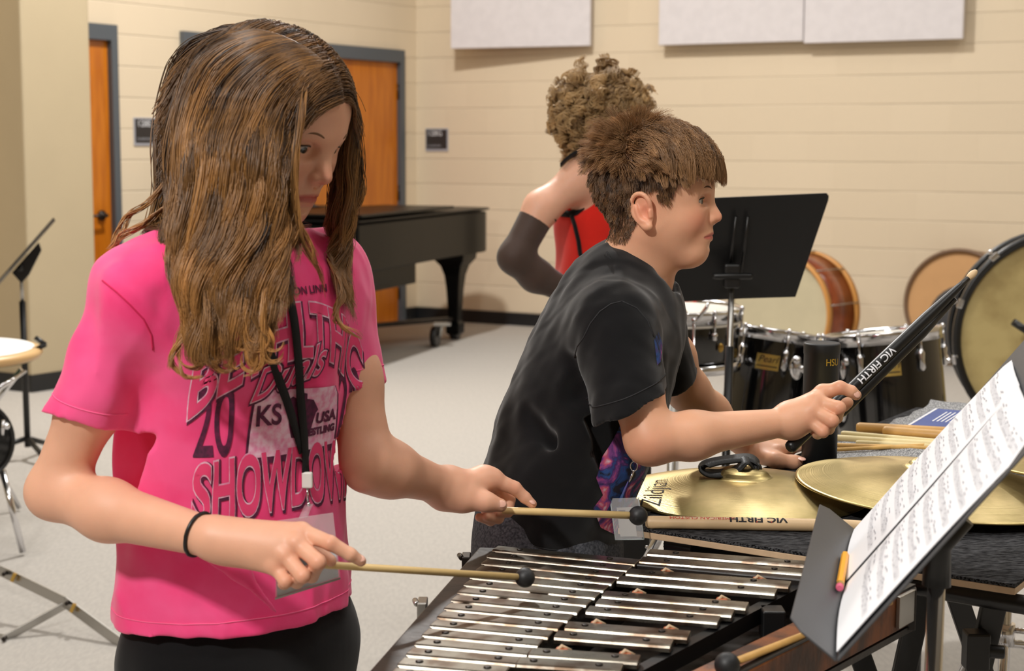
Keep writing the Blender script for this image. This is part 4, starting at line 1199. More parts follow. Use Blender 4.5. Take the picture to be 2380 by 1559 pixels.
# ================================================================== implicit-surface modelling of figures and cloth
def _ab(p): return np.asarray(p, float)
class Sdf:
    def __init__(s, disp=None, dispr=0.0):
        s.ops = []; s.disp = disp; s.dispr = dispr
    def _push(s, f, c, R, k, op): s.ops.append((f, _ab(c), R, k, op)); return s
    def cap(s, a, b, ra, rb=None, k=.012, op='u', flat=None):
        """tapered capsule; flat = (direction, factor): squashed along that direction"""
        a = _ab(a); b = _ab(b); rb = ra if rb is None else rb
        ba = b - a; L2 = max(np.dot(ba, ba), 1e-12)
        if flat is None:
            def f(Q):
                pa = Q - a; t = np.clip(pa @ ba / L2, 0, 1)
                return np.linalg.norm(pa - t[:, None] * ba, axis=1) - (ra + t * (rb - ra))
        else:
            fd = nrm(flat[0]); fk = flat[1]
            def f(Q):
                pa = Q - a; t = np.clip(pa @ ba / L2, 0, 1); e = pa - t[:, None] * ba
                q = e @ fd; e2 = e + (q * (1 / fk - 1))[:, None] * fd
                rr = ra + t * (rb - ra)
                l2 = np.linalg.norm(e2, axis=1); l1 = np.linalg.norm(e, axis=1)
                return (l2 - rr) * np.where(l2 > 1e-9, np.clip(l1 / np.maximum(l2, 1e-9), fk, 1), fk)
        return s._push(f, (a + b) / 2, math.sqrt(L2) / 2 + max(ra, rb), k, op)
    def chain(s, pts, rs, k=.008, **kw):
        for i in range(len(pts) - 1): s.cap(pts[i], pts[i + 1], rs[i], rs[i + 1], k, **kw)
        return s
    def ell(s, c, r, ax=None, k=.012, op='u'):
        c = _ab(c); r = _ab(r) * np.ones(3); A = np.eye(3) if ax is None else _ab(ax)
        def f(Q):
            l = (Q - c) @ A.T
            k0 = np.linalg.norm(l / r, axis=1); k1 = np.linalg.norm(l / (r * r), axis=1)
            return k0 * (k0 - 1) / np.maximum(k1, 1e-9)
        return s._push(f, c, float(max(r)), k, op)
    def plane(s, o, n, k=.004):
        """keep the side the normal points away from"""
        o = _ab(o); n = nrm(n)
        def f(Q): return (Q - o) @ n
        return s._push(f, o, 1e3, k, 'i')
    def box(s, c, h, ax, k=.004, op='u', r=.003):
        c = _ab(c); h = _ab(h); A = _ab(ax)
        def f(Q):
            q = np.abs((Q - c) @ A.T) - h + r
            return np.linalg.norm(np.maximum(q, 0), axis=1) + np.minimum(q.max(axis=1), 0) - r
        return s._push(f, c, float(np.linalg.norm(h)), k, op)
    def ev(s, Q, c=None, R=0.0):
        D = None
        for f, pc, pr, k, op in s.ops:
            if c is not None and pr < 1e2:
                if np.linalg.norm(pc - c) - pr > R + .02 + 3 * k: continue
            d = f(Q)
            if op == 'u':
                if D is None: D = d
                elif k <= 0: D = np.minimum(D, d)
                else:
                    h = np.maximum(k * 2 - np.abs(D - d), 0) / (k * 2)
                    D = np.minimum(D, d) - h * h * k * .5
            elif D is None: continue
            elif op == 's':
                h = np.maximum(k * 2 - np.abs(-D - d), 0) / (k * 2) if k > 0 else 0
                D = np.maximum(D, -d) + h * h * k * .5
            else:
                h = np.maximum(k * 2 - np.abs(D - d), 0) / (k * 2) if k > 0 else 0
                D = np.maximum(D, d) + h * h * k * .5
        if D is None: return np.full(len(Q), .05)
        if s.disp is not None: D = D + s.disp(Q)
        return D
def mesh_sdf(S, lo, hi, vox, nb=14):
    lo = _ab(lo); hi = _ab(hi); B = vox * nb
    n = np.ceil((hi - lo) / B).astype(int)
    gi = np.stack(np.meshgrid(*[np.arange(q) for q in n], indexing='ij'), -1).reshape(-1, 3)
    cen = lo + (gi + .5) * B
    rad = B * .8661 + vox
    D = np.empty(len(cen))
    for i in range(0, len(cen), 20000): D[i:i + 20000] = S.ev(cen[i:i + 20000])
    keep = gi[np.abs(D) < rad * 1.7 + S.dispr]
    m = nb + 1
    loc = np.stack(np.meshgrid(np.arange(m), np.arange(m), np.arange(m), indexing='ij'), -1).reshape(-1, 3)
    NY = int(n[1] * nb + 4); NZ = int(n[2] * nb + 4)
    def cid(ijk): return (ijk[:, 0] + 1) * NY * NZ + (ijk[:, 1] + 1) * NZ + (ijk[:, 2] + 1)
    cs = np.array([(i, j, k) for i in (0, 1) for j in (0, 1) for k in (0, 1)])
    edges = [(0, 1), (0, 2), (0, 4), (1, 3), (1, 5), (2, 3), (2, 6), (3, 7), (4, 5), (4, 6), (5, 7), (6, 7)]
    CI = []; CP = []; QU = []
    for g in keep:
        base = g * nb
        Q = lo + (base + loc) * vox
        c = lo + (g + .5) * B
        d = S.ev(Q, c, rad).reshape(m, m, m)
        if d.min() > 0 or d.max() < 0: continue
        ins = d < 0
        v8 = np.stack([d[a:m - 1 + a, b:m - 1 + b, e:m - 1 + e] for a, b, e in cs], -1)
        s8 = v8 < 0; cnt = s8.sum(-1)
        act = (cnt > 0) & (cnt < 8)
        idx = np.argwhere(act)
        if len(idx) == 0: continue
        vv = v8[act]; acc = np.zeros((len(idx), 3)); num = np.zeros(len(idx))
        for a, b in edges:
            x = (vv[:, a] < 0) != (vv[:, b] < 0)
            t = np.where(x, vv[:, a] / np.where(x, vv[:, a] - vv[:, b], 1), 0)
            acc += np.where(x[:, None], cs[a] + t[:, None] * (cs[b] - cs[a]), 0); num += x
        CP.append(lo + (base + idx + acc / num[:, None]) * vox); CI.append(cid(base + idx))
        for axn in range(3):
            sl0 = [slice(0, nb)] * 3; sl1 = [slice(0, nb)] * 3; sl1[axn] = slice(1, nb + 1)
            a = ins[tuple(sl0)]; b = ins[tuple(sl1)]
            e = np.argwhere(a != b)
            if len(e) == 0: continue
            fl = a[a != b]
            e = e + base
            u = np.zeros(3, int); w = np.zeros(3, int); u[(axn + 1) % 3] = 1; w[(axn + 2) % 3] = 1
            q = np.stack([cid(e - u - w), cid(e - w), cid(e), cid(e - u)], 1)
            q[~fl] = q[~fl][:, ::-1]
            QU.append(q)
    ids = np.concatenate(CI); pts = np.concatenate(CP); qs = np.concatenate(QU)
    o = np.argsort(ids); ids = ids[o]; pts = pts[o]
    k = np.searchsorted(ids, qs); k = np.clip(k, 0, len(ids) - 1)
    ok = (ids[k] == qs).all(1)
    return pts, k[ok]
def sdf_object(name, S, lo, hi, vox, mats, parent, smooth=2, matfn=None, colfn=None, also=()):
    pts, q = mesh_sdf(S, lo, hi, vox)
    for S2, v2 in also:
        l2, h2 = bounds(S2); p2, q2 = mesh_sdf(S2, l2, h2, v2); q = np.concatenate([q, q2 + len(pts)]); pts = np.concatenate([pts, p2])
    # light relaxation for an even surface
    if smooth:
        E = np.concatenate([q[:, [0, 1]], q[:, [1, 2]], q[:, [2, 3]], q[:, [3, 0]]])
        for _ in range(smooth):
            acc = np.zeros_like(pts); cn = np.zeros(len(pts))
            for ax_ in range(3):
                acc[:, ax_] = np.bincount(E[:, 0], pts[E[:, 1], ax_], len(pts)) + np.bincount(E[:, 1], pts[E[:, 0], ax_], len(pts))
            cn = np.bincount(E[:, 0], minlength=len(pts)) + np.bincount(E[:, 1], minlength=len(pts))
            pts = pts * .5 + .5 * acc / np.maximum(cn, 1)[:, None]
    org = np.array(parent.get('_org', (0, 0, 0)), float) if parent is not None else np.zeros(3)
    me = bpy.data.meshes.new(name)
    me.vertices.add(len(pts)); me.vertices.foreach_set('co', (pts - org).astype(np.float32).ravel())
    me.loops.add(len(q) * 4); me.loops.foreach_set('vertex_index', q.astype(np.int32).ravel())
    me.polygons.add(len(q)); me.polygons.foreach_set('loop_start', np.arange(0, len(q) * 4, 4, dtype=np.int32))
    me.polygons.foreach_set('use_smooth', np.ones(len(q), bool))
    for mm in (mats if isinstance(mats, list) else [mats]): me.materials.append(mm)
    if matfn is not None:
        me.polygons.foreach_set('material_index', matfn(pts[q].mean(1)).astype(np.int32))
    me.update(); me.validate()
    if colfn is not None:
        ca = me.color_attributes.new('tint', 'FLOAT_COLOR', 'POINT')
        c = np.ones((len(pts), 4), np.float32); c[:, :3] = colfn(pts)
        ca.data.foreach_set('color', c.ravel())
    o = bpy.data.objects.new(name, me); COL.objects.link(o)
    o['_org'] = tuple(org)
    if parent is not None: o.parent = parent
    return o, pts, q

def wnoise(Q, s, seed=0):
    """smooth pseudo noise in [-1, 1]"""
    r = np.random.default_rng(seed); out = 0
    for i in range(5):
        a = r.normal(size=3); b = r.normal(size=3)
        out = out + np.sin(Q @ a * s + 1.7 * np.sin(Q @ b * s * .7 + r.uniform(0, 6)) + r.uniform(0, 6))
    return out / 3.2

# skin with a tint attribute (lips, cheeks, nails, brows); the tint is the skin's own colour
def skin_mat(name, base):
    m, N, L, b = newmat(name)
    at = N.new('ShaderNodeAttribute'); at.attribute_name = 'tint'
    tc = N.new('ShaderNodeTexCoord')
    n = N.new('ShaderNodeTexNoise'); n.inputs['Scale'].default_value = 38; n.inputs['Detail'].default_value = 4; L.new(tc.outputs['Object'], n.inputs['Vector'])
    mr = N.new('ShaderNodeMapRange'); mr.inputs[3].default_value = .90; mr.inputs[4].default_value = 1.06; L.new(n.outputs[0], mr.inputs[0])
    mx = N.new('ShaderNodeVectorMath'); mx.operation = 'SCALE'; L.new(at.outputs['Color'], mx.inputs[0]); L.new(mr.outputs[0], mx.inputs['Scale'])
    L.new(mx.outputs[0], b.inputs['Base Color'])
    b.inputs['Roughness'].default_value = .46
    b.inputs['Specular IOR Level'].default_value = .4
    b.inputs['Subsurface Weight'].default_value = .25
    b.inputs['Subsurface Radius'].default_value = (1.0, .38, .2)
    b.inputs['Subsurface Scale'].default_value = .008
    n2 = N.new('ShaderNodeTexNoise'); n2.inputs['Scale'].default_value = 700; L.new(tc.outputs['Object'], n2.inputs['Vector'])
    bp = N.new('ShaderNodeBump'); bp.inputs['Strength'].default_value = .12; bp.inputs['Distance'].default_value = .0008
    L.new(n2.outputs[0], bp.inputs['Height']); L.new(bp.outputs[0], b.inputs['Normal'])
    return m
M['skin'] = skin_mat('skin', None)
def cloth_mat(name, col, var=.06, weave=900, rough=.85, sheen=.3, vscale=12, col2=None, bump=.08):
    return mat(name, col, rough, var=var, vscale=vscale, bump=bump, bscale=weave, spec=.2, sheen=sheen, col2=col2)
def hair_mat(name, c1, c2, rough=.38):
    m, N, L, b = newmat(name)
    inf = N.new('ShaderNodeHairInfo')
    cr = N.new('ShaderNodeValToRGB')
    cr.color_ramp.elements[0].color = lin(c1); cr.color_ramp.elements[1].color = lin(c2)
    at = N.new('ShaderNodeAttribute'); at.attribute_name = 'shade'
    L.new(at.outputs['Fac'], cr.inputs[0]); L.new(cr.outputs[0], b.inputs['Base Color'])
    b.inputs['Roughness'].default_value = rough
    b.inputs['Specular IOR Level'].default_value = .5
    return m
def hair_object(name, curves, radii, shade, m, parent):
    """curves: (N, K, 3) strand points; radii (N, K); shade (N, K) along each strand"""
    N_, K_ = curves.shape[:2]
    org = np.array(parent.get('_org', (0, 0, 0)), float)
    h = bpy.data.hair_curves.new(name)
    h.add_curves([K_] * N_)
    h.attributes['position'].data.foreach_set('vector', (curves - org).astype(np.float32).ravel())
    ra = h.attributes.get('radius') or h.attributes.new('radius', 'FLOAT', 'POINT')
    ra.data.foreach_set('value', radii.astype(np.float32).ravel())
    sh = h.attributes.new('shade', 'FLOAT', 'POINT'); sh.data.foreach_set('value', shade.astype(np.float32).ravel())
    h.materials.append(m)
    o = bpy.data.objects.new(name, h); COL.objects.link(o); o['_org'] = tuple(org); o.parent = parent
    return o
SC.cycles_curves.shape = 'RIBBONS' if hasattr(SC, 'cycles_curves') else 'RIBBONS'

def onskin(S, p, d, lift=.0004, far=.03):
    """the skin point reached from outside p along -d"""
    d = nrm(d); t = np.linspace(far, -far, 240)
    v = S.ev(p + d * t[:, None]); i = int(np.argmax(v < 0))
    return p + d * (t[i] + lift) if v[i] < 0 else p
def head_frame(fwd, up):
    f = nrm(fwd); u = nrm(_ab(up) - f * np.dot(up, f)); l = np.cross(u, f)
    return np.array([f, l, u])                    # rows: forward, left, up
def build_head(S, c, A, sc=1.0, lid=.0050, ears=(1, -1), eyes=True, chin=1.0, nose=1.0, mouth=0.0):
    """child head, c = point between the eyes' depth centre; local x forward, y left, z up (metres at sc 1, head 0.215 high)"""
    c = _ab(c)
    def W(x, y, z): return c + (V(x, y, z) * sc) @ A
    def E(x, y, z, rx, ry, rz, k=.01, op='u', ax=None): S.ell(W(x, y, z), V(rx, ry, rz) * sc, A if ax is None else ax, k * sc, op)
    def C(a, b, ra, rb=None, k=.008, op='u', **kw): S.cap(W(*a), W(*b), ra * sc, (ra if rb is None else rb) * sc, k * sc, op, **kw)
    E(-.016, 0, .036, .092, .073, .080, .01)                      # cranium
    E(.024, 0, .030, .058, .060, .062, .02)                       # forehead
    E(.020, 0, -.024, .053, .055, .062, .018)                     # mid face
    C((.0, .045, -.038), (.044, .014, -.083), .019, .015, .016)   # jaw
    C((.0, -.045, -.038), (.044, -.014, -.083), .019, .015, .016)
    E(.0545, 0, -.084, .0165, .019, .0140, .012)                   # chin
    C((.0, 0, -.05), (.040, 0, -.073), .032, .018, .02)
    for s in (1, -1):
        E(.047, .034 * s, -.030, .023, .021, .022, .014)          # cheek
        C((.0725, .010 * s, .0165), (.058, .041 * s, .0145), .0080, .0070, .010)   # brow
        E(.0790, .0300 * s, -.0005, .0120, .0150, .0088, .005, 's') # socket
        if eyes:
            E(.0600, .0300 * s, -.001, .0146, .0165, .0132, .003)
            # lid opening, cut right through whatever stands before the eyeball
            ea = nrm(A[0] * .94 + A[1] * s * .34)
            S.ell(W(.0790, .0345 * s, -.0008), V(.0170, .0132, lid) * sc, np.array([ea, np.cross(A[2], ea), A[2]]), .0008 * sc, 's')
            # folds of the upper and lower lid
            C((.0715, .0185 * s, .0040), (.0745, .0285 * s, .0072), .0012, .0016, .0012)
            C((.0745, .0285 * s, .0072), (.0672, .0420 * s, .0030), .0016, .0011, .0012)
            C((.0705, .0200 * s, -.0050), (.0700, .0390 * s, -.0048), .0011, .0010, .0025)
    # nose
    C((.0735, 0, .010), (.0860, 0, -.020), .0068, .0080, .007)
    C((.0850, 0, -.020), (.0925 * nose, 0, -.0285), .0074, .0084, .005)
    for s in (1, -1):
        E(.0830, .0092 * s, -.0318, .0080, .0060, .0060, .003)
        C((.0760, .0135 * s, -.0300), (.0800, .0120 * s, -.0375), .0012, .0010, .0020, 's')
        E(.0895, .0052 * s, -.0378, .0042, .0021, .0024, .0010, 's')
    C((.0815, 0, -.037), (.0760, 0, -.045), .0050, .0055, .005)
    # mouth: muzzle, lips, parting line
    E(.0600, 0, -.056, .0225, .026, .020, .009)
    for y0, y1, x0, x1, z0, z1, r0, r1 in ((0, .010, .0808, .0778, -.0545, -.0535, .0040, .0037), (.010, .0215, .0778, .0695, -.0535, -.0575, .0037, .0013)):
        for s in (1, -1): C((x0, y0 * s, z0), (x1, y1 * s, z1), r0, r1, .0018)
    for y0, y1, x0, x1, r0, r1 in ((0, .011, .0785, .0760, .0046, .0040), (.011, .0205, .0760, .0695, .0040, .0013)):
        for s in (1, -1): C((x0, y0 * s, -.0636), (x1, y1 * s, -.0626 + .003 * (y1 > .015)), r0, r1, .0022)
    W.lips = []
    ys = np.linspace(-.0215, .0215, 23)
    for y in ys:
        zz = -.0588 + .0012 * math.cos(y / .0215 * PI) - .0006 + mouth * (abs(y) / .0215)
        W.lips.append(onskin(S, W(.070, y, zz), A[0] + A[1] * (y / .0215) * .75, .0))
    for i in range(22):
        e = abs(i + .5 - 11) / 11
        S.cap(W.lips[i], W.lips[i + 1], (.0012 - .0002 * e) * sc, (.0012 - .0002 * e) * sc, .0003, 's')
    C((.0835, -.002, -.0435), (.0845, .002, -.0435), .0016, .0016, .003, 's')
    E(.0835, 0, -.0735, .006, .012, .0035, .004, 's')
    # ears
    for s in ears:
        a = math.radians(12); fx = A[0] * math.cos(.35) + A[1] * s * -math.sin(.35) * -1; 
        eu = nrm(A[2] - A[0] * .18); en = nrm(A[1] * s * .93 - A[0] * .37); ef = nrm(np.cross(eu, en)); ef = ef if np.dot(ef, A[0]) > 0 else -ef; en = np.cross(ef, eu); en = en if np.dot(en, A[1] * s) > 0 else -en
        ec = W(-.012, .0745 * s, -.012)
        EA = np.array([ef, en, eu])
        def X(x, y, z): return ec + (V(x, y, z) * sc) @ EA
        S.ell(X(.0, .002, .002), V(.0165, .0050, .0270) * sc, EA, .003 * sc)
        # helix rim
        hp = [(.013, .003, .004), (.0145, .006, .016), (.007, .0085, .0275), (-.006, .009, .0285), (-.0165, .0085, .017), (-.0175, .008, .001), (-.011, .007, -.014), (-.002, .0055, -.023), (.006, .004, -.0255)]
        hp = crom([X(*q) for q in hp], 3)
        for i in range(len(hp) - 1): S.cap(hp[i], hp[i + 1], .0030 * sc, .0030 * sc, .0015 * sc)
        S.ell(X(.001, .006, -.0235), V(.0085, .0042, .0070) * sc, EA, .003 * sc)      # lobe
        S.ell(X(.0045, .0095, -.003), V(.0080, .0058, .0105) * sc, EA, .002 * sc, 's')  # concha
        S.ell(X(-.003, .0105, .0155), V(.0085, .0040, .0075) * sc, EA, .002 * sc, 's')
        ah = crom([X(-.010, .0072, .012), X(-.0095, .0078, .0), X(-.006, .0075, -.012), X(.002, .0065, -.017)], 3)
        for i in range(len(ah) - 1): S.cap(ah[i], ah[i + 1], .0024 * sc, .0024 * sc, .002 * sc)
        S.cap(X(.0115, .0055, -.002), X(.0105, .0055, -.010), .0030 * sc, .0028 * sc, .002 * sc)   # tragus
    return W
def tints(base, W=None, sc=1.0, A=None, extra=(), blush=.5):
    """colour function for a body mesh; spots = (centre, radius, colour, power)"""
    spots = []
    bl = np.array(lin(base)[:3])
    if W is not None:
        for s in (1, -1):
            spots.append((W(.06, .036 * s, -.030), .024 * sc, np.array(lin((226, 122, 96))[:3]), blush))
        lip = np.array(lin((196, 104, 94))[:3])
        for i, lp in enumerate(W.lips):
            e = abs(i - 11) / 11
            spots.append((lp, .0062 * sc * (1 - .62 * e ** 1.5), lip, .95))
        spots.append((W(.094, 0, -.028), .013 * sc, np.array(lin((232, 142, 118))[:3]), .5))
        for s in (1, -1): spots.append((W(-.012, .080 * s, -.010), .022 * sc, np.array(lin((226, 132, 106))[:3]), .55))
    spots += list(extra)
    def f(Pt):
        c = np.tile(bl, (len(Pt), 1))
        for o, r, col, pw in spots:
            d = np.linalg.norm(Pt - _ab(o), axis=1) / r
            w = (np.clip(1.25 - d, 0, 1) * pw)[:, None] if pw > .9 else (np.exp(-d * d * 1.3) * pw)[:, None]
            c = c * (1 - np.clip(w, 0, 1)) + col * np.clip(w, 0, 1)
        return c
    return f
M['eyewhite'] = mat('eye_white', (206, 198, 192), .12, spec=.6)
M['iris'] = mat('grey_blue_iris', (58, 60, 58), .15, spec=.6)
M['pupil'] = mat('pupil', (10, 9, 9), .1)
M['lash'] = mat('lash', (44, 30, 22), .6)
def eye_parts(parent, W, A, sc, S, gaze=(0, 0), brow=(112, 78, 52), sides=(1, -1), lid=.0050):
    g = nrm(A[0] + A[1] * gaze[0] + A[2] * gaze[1])
    bm = mat('eyebrow', brow, .8)
    for s in sides:
        c = W(.0628, .0302 * s, -.0010)
        mb = MB(); mb.ball(c, .0120 * sc, 32); eo = mb.build('eye', M['eyewhite'], parent)
        mb = MB(); rr_ = .0120 * sc
        mb.lathe([(.0001, rr_ * 1.012), (.0030 * sc, rr_ * .982), (.0058 * sc, rr_ * .888)], c, g, 28, cap=False); mb.build('iris', M['iris'], eo)
        mb = MB(); mb.lathe([(.0001, rr_ * 1.022), (.0026 * sc, rr_ * .998)], c, g, 18, cap=False); mb.build('pupil', M['pupil'], eo)
        # upper lashes along the lid's edge
        pts = []
        for k in range(9):
            q = k / 8; yy = .0195 + .0235 * q
            zz = -.0008 + lid * math.sqrt(max(0, 1 - ((yy - .0312) / .0130) ** 2)) + .0003
            pts.append(W(.0628 + math.sqrt(max(.0148 ** 2 - (yy - .0302) ** 2 - zz ** 2, 1e-6)), yy * s, zz))
        mb = MB(); mb.tube(pts, [.0004 * sc] + [.0009 * sc] * 6 + [.0011 * sc, .0005 * sc], 6); mb.build('upper_lashes', M['lash'], parent)
        pts = [W(.075, yy * s, zz) for yy, zz in ((.0150, .0185), (.0210, .0208), (.0280, .0220), (.0350, .0213), (.0410, .0190))]
        pp = [onskin(S, p, A[0] + A[1] * s * .35, -.0002) for p in crom(pts, 5)]; n = len(pp)
        mb = MB(); mb.tube(pp, [.0015 * sc * max(.2, 1 - abs(2 * i / (n - 1) - .8) ** 2 * .75) for i in range(n)], 8, flat=1.0); mb.build('eyebrow', bm, parent)
def finger(S, pts, rs, k=.0016):
    S.chain([_ab(p) for p in pts], rs, k)

def bounds(S, pad=.02):
    lo = np.full(3, 1e9); hi = -lo
    for f, c, R, k, op in S.ops:
        if op == 'u' and R < 5: lo = np.minimum(lo, c - R); hi = np.maximum(hi, c + R)
    return lo - pad, hi + pad

def grad(S, Q, e=.002):
    g = np.stack([S.ev(Q + np.eye(3)[i] * e) - S.ev(Q - np.eye(3)[i] * e) for i in range(3)], 1)
    return g / np.maximum(np.linalg.norm(g, axis=1), 1e-9)[:, None]
def pushout(S, X, margin, it=2):
    """X (N, K, 3): keep strand points outside a body; margin (N, 1) or float"""
    N_, K_ = X.shape[:2]; F_ = X.reshape(-1, 3).copy(); mg = (np.ones((N_, K_)) * margin).ravel()
    for _ in range(it):
        d = S.ev(F_); b = d < mg
        if not b.any(): break
        g = grad(S, F_[b]); F_[b] += g * (mg[b] - d[b])[:, None]
    return F_.reshape(N_, K_, 3)
def resample(pts, K):
    pts = np.asarray(pts, float); p = np.array(crom(list(pts), 10))
    s = np.r_[0, np.cumsum(np.linalg.norm(np.diff(p, axis=0), axis=1))]
    t = np.linspace(0, s[-1], K)
    return np.stack([np.interp(t, s, p[:, i]) for i in range(3)], 1)
def hair_sheet(guides, n, K=36, clumps=60, spread=.006, csp=.0025, wave=.004, wf=5.0, seed=1, taper=.6, S=None, margin=.002, thick=.010, rad=.0004, shade0=.3, frizz=.0008, ends=(.75, 1.0), smooth=8):
    """guides: list of point lists; strands interpolate between neighbouring guides and gather in locks"""
    rg = np.random.default_rng(seed)
    Gd = np.array([resample(g, K) for g in guides]); ng = len(guides)
    for _ in range(smooth):
        Gd[:, 1:-1, 1] = .25 * Gd[:, :-2, 1] + .5 * Gd[:, 1:-1, 1] + .25 * Gd[:, 2:, 1]
        Gd[:, 1:-1, [0, 2]] = .06 * Gd[:, :-2, [0, 2]] + .88 * Gd[:, 1:-1, [0, 2]] + .06 * Gd[:, 2:, [0, 2]]
    t = np.linspace(0, 1, K)
    cw = np.sort(rg.uniform(0, ng - 1.0001, clumps)) if ng > 1 else np.zeros(clumps)
    ci = rg.integers(0, clumps, n)
    w = cw[ci] + (rg.normal(0, .10, n) if ng > 1 else 0); w = np.clip(w, 0, max(ng - 1.0001, 0))
    i0 = w.astype(int); fr = (w - i0)[:, None, None]
    i1 = np.minimum(i0 + 1, ng - 1)
    X = Gd[i0] * (1 - fr) + Gd[i1] * fr
    # lock centres wander; strands close up towards the tips
    prof = np.minimum(1, t * 5)[None, :, None]
    cd_ = rg.normal(0, 1, (clumps, 3)); cd_ = np.stack([np.clip(cd_[:, 0], -1.5, 1.5) * spread, np.clip(cd_[:, 1], -1.6, 1.6) * thick, cd_[:, 2] * spread * .3], 1)
    X = X + cd_[ci][:, None, :] * prof * (.6 + .4 * t[None, :, None])
    ph = rg.uniform(0, 6.3, clumps); fq = wf * rg.uniform(.8, 1.25, clumps); am = wave * rg.uniform(.5, 1.5, clumps)
    a = fq[ci][:, None] * t * 2 * PI + ph[ci][:, None] + rg.normal(0, .25, (n, 1))
    env = np.clip((t - .18) / .5, 0, 1)[None, :] * (am[ci][:, None])
    X[:, :, 0] += np.sin(a) * env; X[:, :, 1] += np.cos(a) * env * .8
    jt = rg.normal(0, 1, (n, 1, 3)) * csp * (1 - taper * t[None, :, None] ** 1.5) * prof
    X = X + jt
    f1 = rg.normal(0, 1, (n, 3)); a2 = t[None, :] * rg.uniform(8, 20, (n, 1)) + rg.uniform(0, 6, (n, 1))
    X = X + frizz * np.sin(a2)[:, :, None] * f1[:, None, :] * prof
    # trim lengths
    L_ = rg.uniform(ends[0], ends[1], (clumps,))[ci] * rg.uniform(.93, 1.0, n)
    tt = t[None, :] * L_[:, None] * (K - 1); j0 = np.minimum(tt.astype(int), K - 2); ff = (tt - j0)[:, :, None]
    ar = np.arange(n)[:, None]
    X = X[ar, j0] * (1 - ff) + X[ar, j0 + 1] * ff
    if S is not None: X = pushout(S, X, margin + rg.uniform(0, 1, (n, 1)) * .004)
    R = np.ones((n, K)) * rad * (1 - .75 * np.clip((t - .6) / .4, 0, 1) ** 2)
    sh = np.clip(shade0 + rg.normal(0, .14, clumps)[ci][:, None] + rg.normal(0, .07, (n, 1)) + .32 * t[None, :] ** 1.3, 0, 1)
    return X, R, sh
def merge_hair(parts):
    return np.concatenate([p[0] for p in parts]), np.concatenate([p[1] for p in parts]), np.concatenate([p[2] for p in parts])
def grow(rootP, rootN, flow, length, K, lift, S, margin, rg, stiff=.0, curl=0.0, curlf=20.0, grav=0.0):
    n = len(rootP); X = np.zeros((n, K, 3)); X[:, 0] = rootP
    d = rootN * lift[:, None] + flow; d /= np.maximum(np.linalg.norm(d, axis=1), 1e-9)[:, None]
    st = (length / (K - 1))[:, None]
    ph = rg.uniform(0, 6.3, n); ax1 = rg.normal(0, 1, (n, 3))
    for k in range(1, K):
        dd = d * (1 - .0) + V(0, 0, -grav) * k / K + flow * .18
        if curl: dd = dd + curl * np.sin(ph + curlf * k / K)[:, None] * ax1
        dd /= np.maximum(np.linalg.norm(dd, axis=1), 1e-9)[:, None]
        X[:, k] = X[:, k - 1] + dd * st; d = d * .75 + dd * .25
    if S is not None: X[:, 1:] = pushout(S, X[:, 1:], margin, 1)
    return X
# ================================================================== the girl in pink
def dirv(yaw, pitch=0.0):
    """yaw 0 looks at the camera, 90 to the picture's right; pitch up positive, in degrees"""
    a = math.radians(yaw); p = math.radians(pitch)
    return V(math.sin(a) * math.cos(p), -math.cos(a) * math.cos(p), math.sin(p))
gA = head_frame(dirv(62, -21), V(.03, 0, 1))
gE = P(708, 345, 1.864)
gC = gE - V(.073, -.030, 0) @ gA
girl = thing('person', 'person with long wavy hair in a pink t-shirt playing the bells', 'person', (-.33, 1.95, 0))
GS = Sdf()
gW = build_head(GS, gC, gA, 1.0, ears=(-1,))
gT = dirv(42); gR = V(gT[1], -gT[0], 0)           # torso facing, its right hand side
gR = nrm(np.cross(gT, V(0, 0, 1)))
NB = P(585, 585, 1.965)
GS.cap(gW(-.03, 0, -.045), NB, .044, .044, .015)
GS.cap(NB, NB - V(0, 0, .06), .046, .048, .02)
GHEAD = GS; GS = Sdf(); GLEG = Sdf()
ShR = P(318, 668, 1.825); ShL = P(760, 640, 2.045); ShM = (ShR + ShL) / 2
GS.cap(NB - V(0, 0, .05), ShR, .046, .034, .03).cap(NB - V(0, 0, .05), ShL, .046, .036, .03)
TC = P(545, 900, 1.96)
hipc = V(TC[0] + .0, TC[1] + .01, .80)
GLEG.cap(ShM - V(0, 0, .06), V(TC[0], TC[1], .95), .112, .100, .03, flat=(gT, .62))
GLEG.cap(V(TC[0], TC[1], .95), hipc, .100, .115, .03, flat=(gT, .70))
# legs
for s, hx in ((1, .075), (-1, .075)):
    h = hipc + gR * s * hx
    kn = V(h[0], h[1], .44) + gT * .01; an = V(h[0], h[1], .08)
    GLEG.cap(h - V(0, 0, .03), kn, .072, .048, .02).cap(kn, an, .048, .032, .02)
    GLEG.cap(an - V(0, 0, .04), an - V(0, 0, .045) + gT * .13, .034, .03, .02)
# near arm
ElR = P(126, 1142, 1.845); WrR = P(478, 1246, 1.722)
GS.cap(ShR, P(215, 930, 1.835), .034, .034, .02).cap(P(215, 930, 1.835), ElR, .034, .0305, .015)
FmR = P(250, 1185, 1.80)
GS.cap(ElR, FmR, .0300, .0335, .010).cap(FmR, WrR, .0335, .0225, .010, flat=(V(.1, 1, 0), .92))
def palm(S, wr, mcps, r0, rs, k=.006):
    for m, r in zip(mcps, rs): S.cap(wr + (m - wr) * .12, m, r0 * .92, r, k)
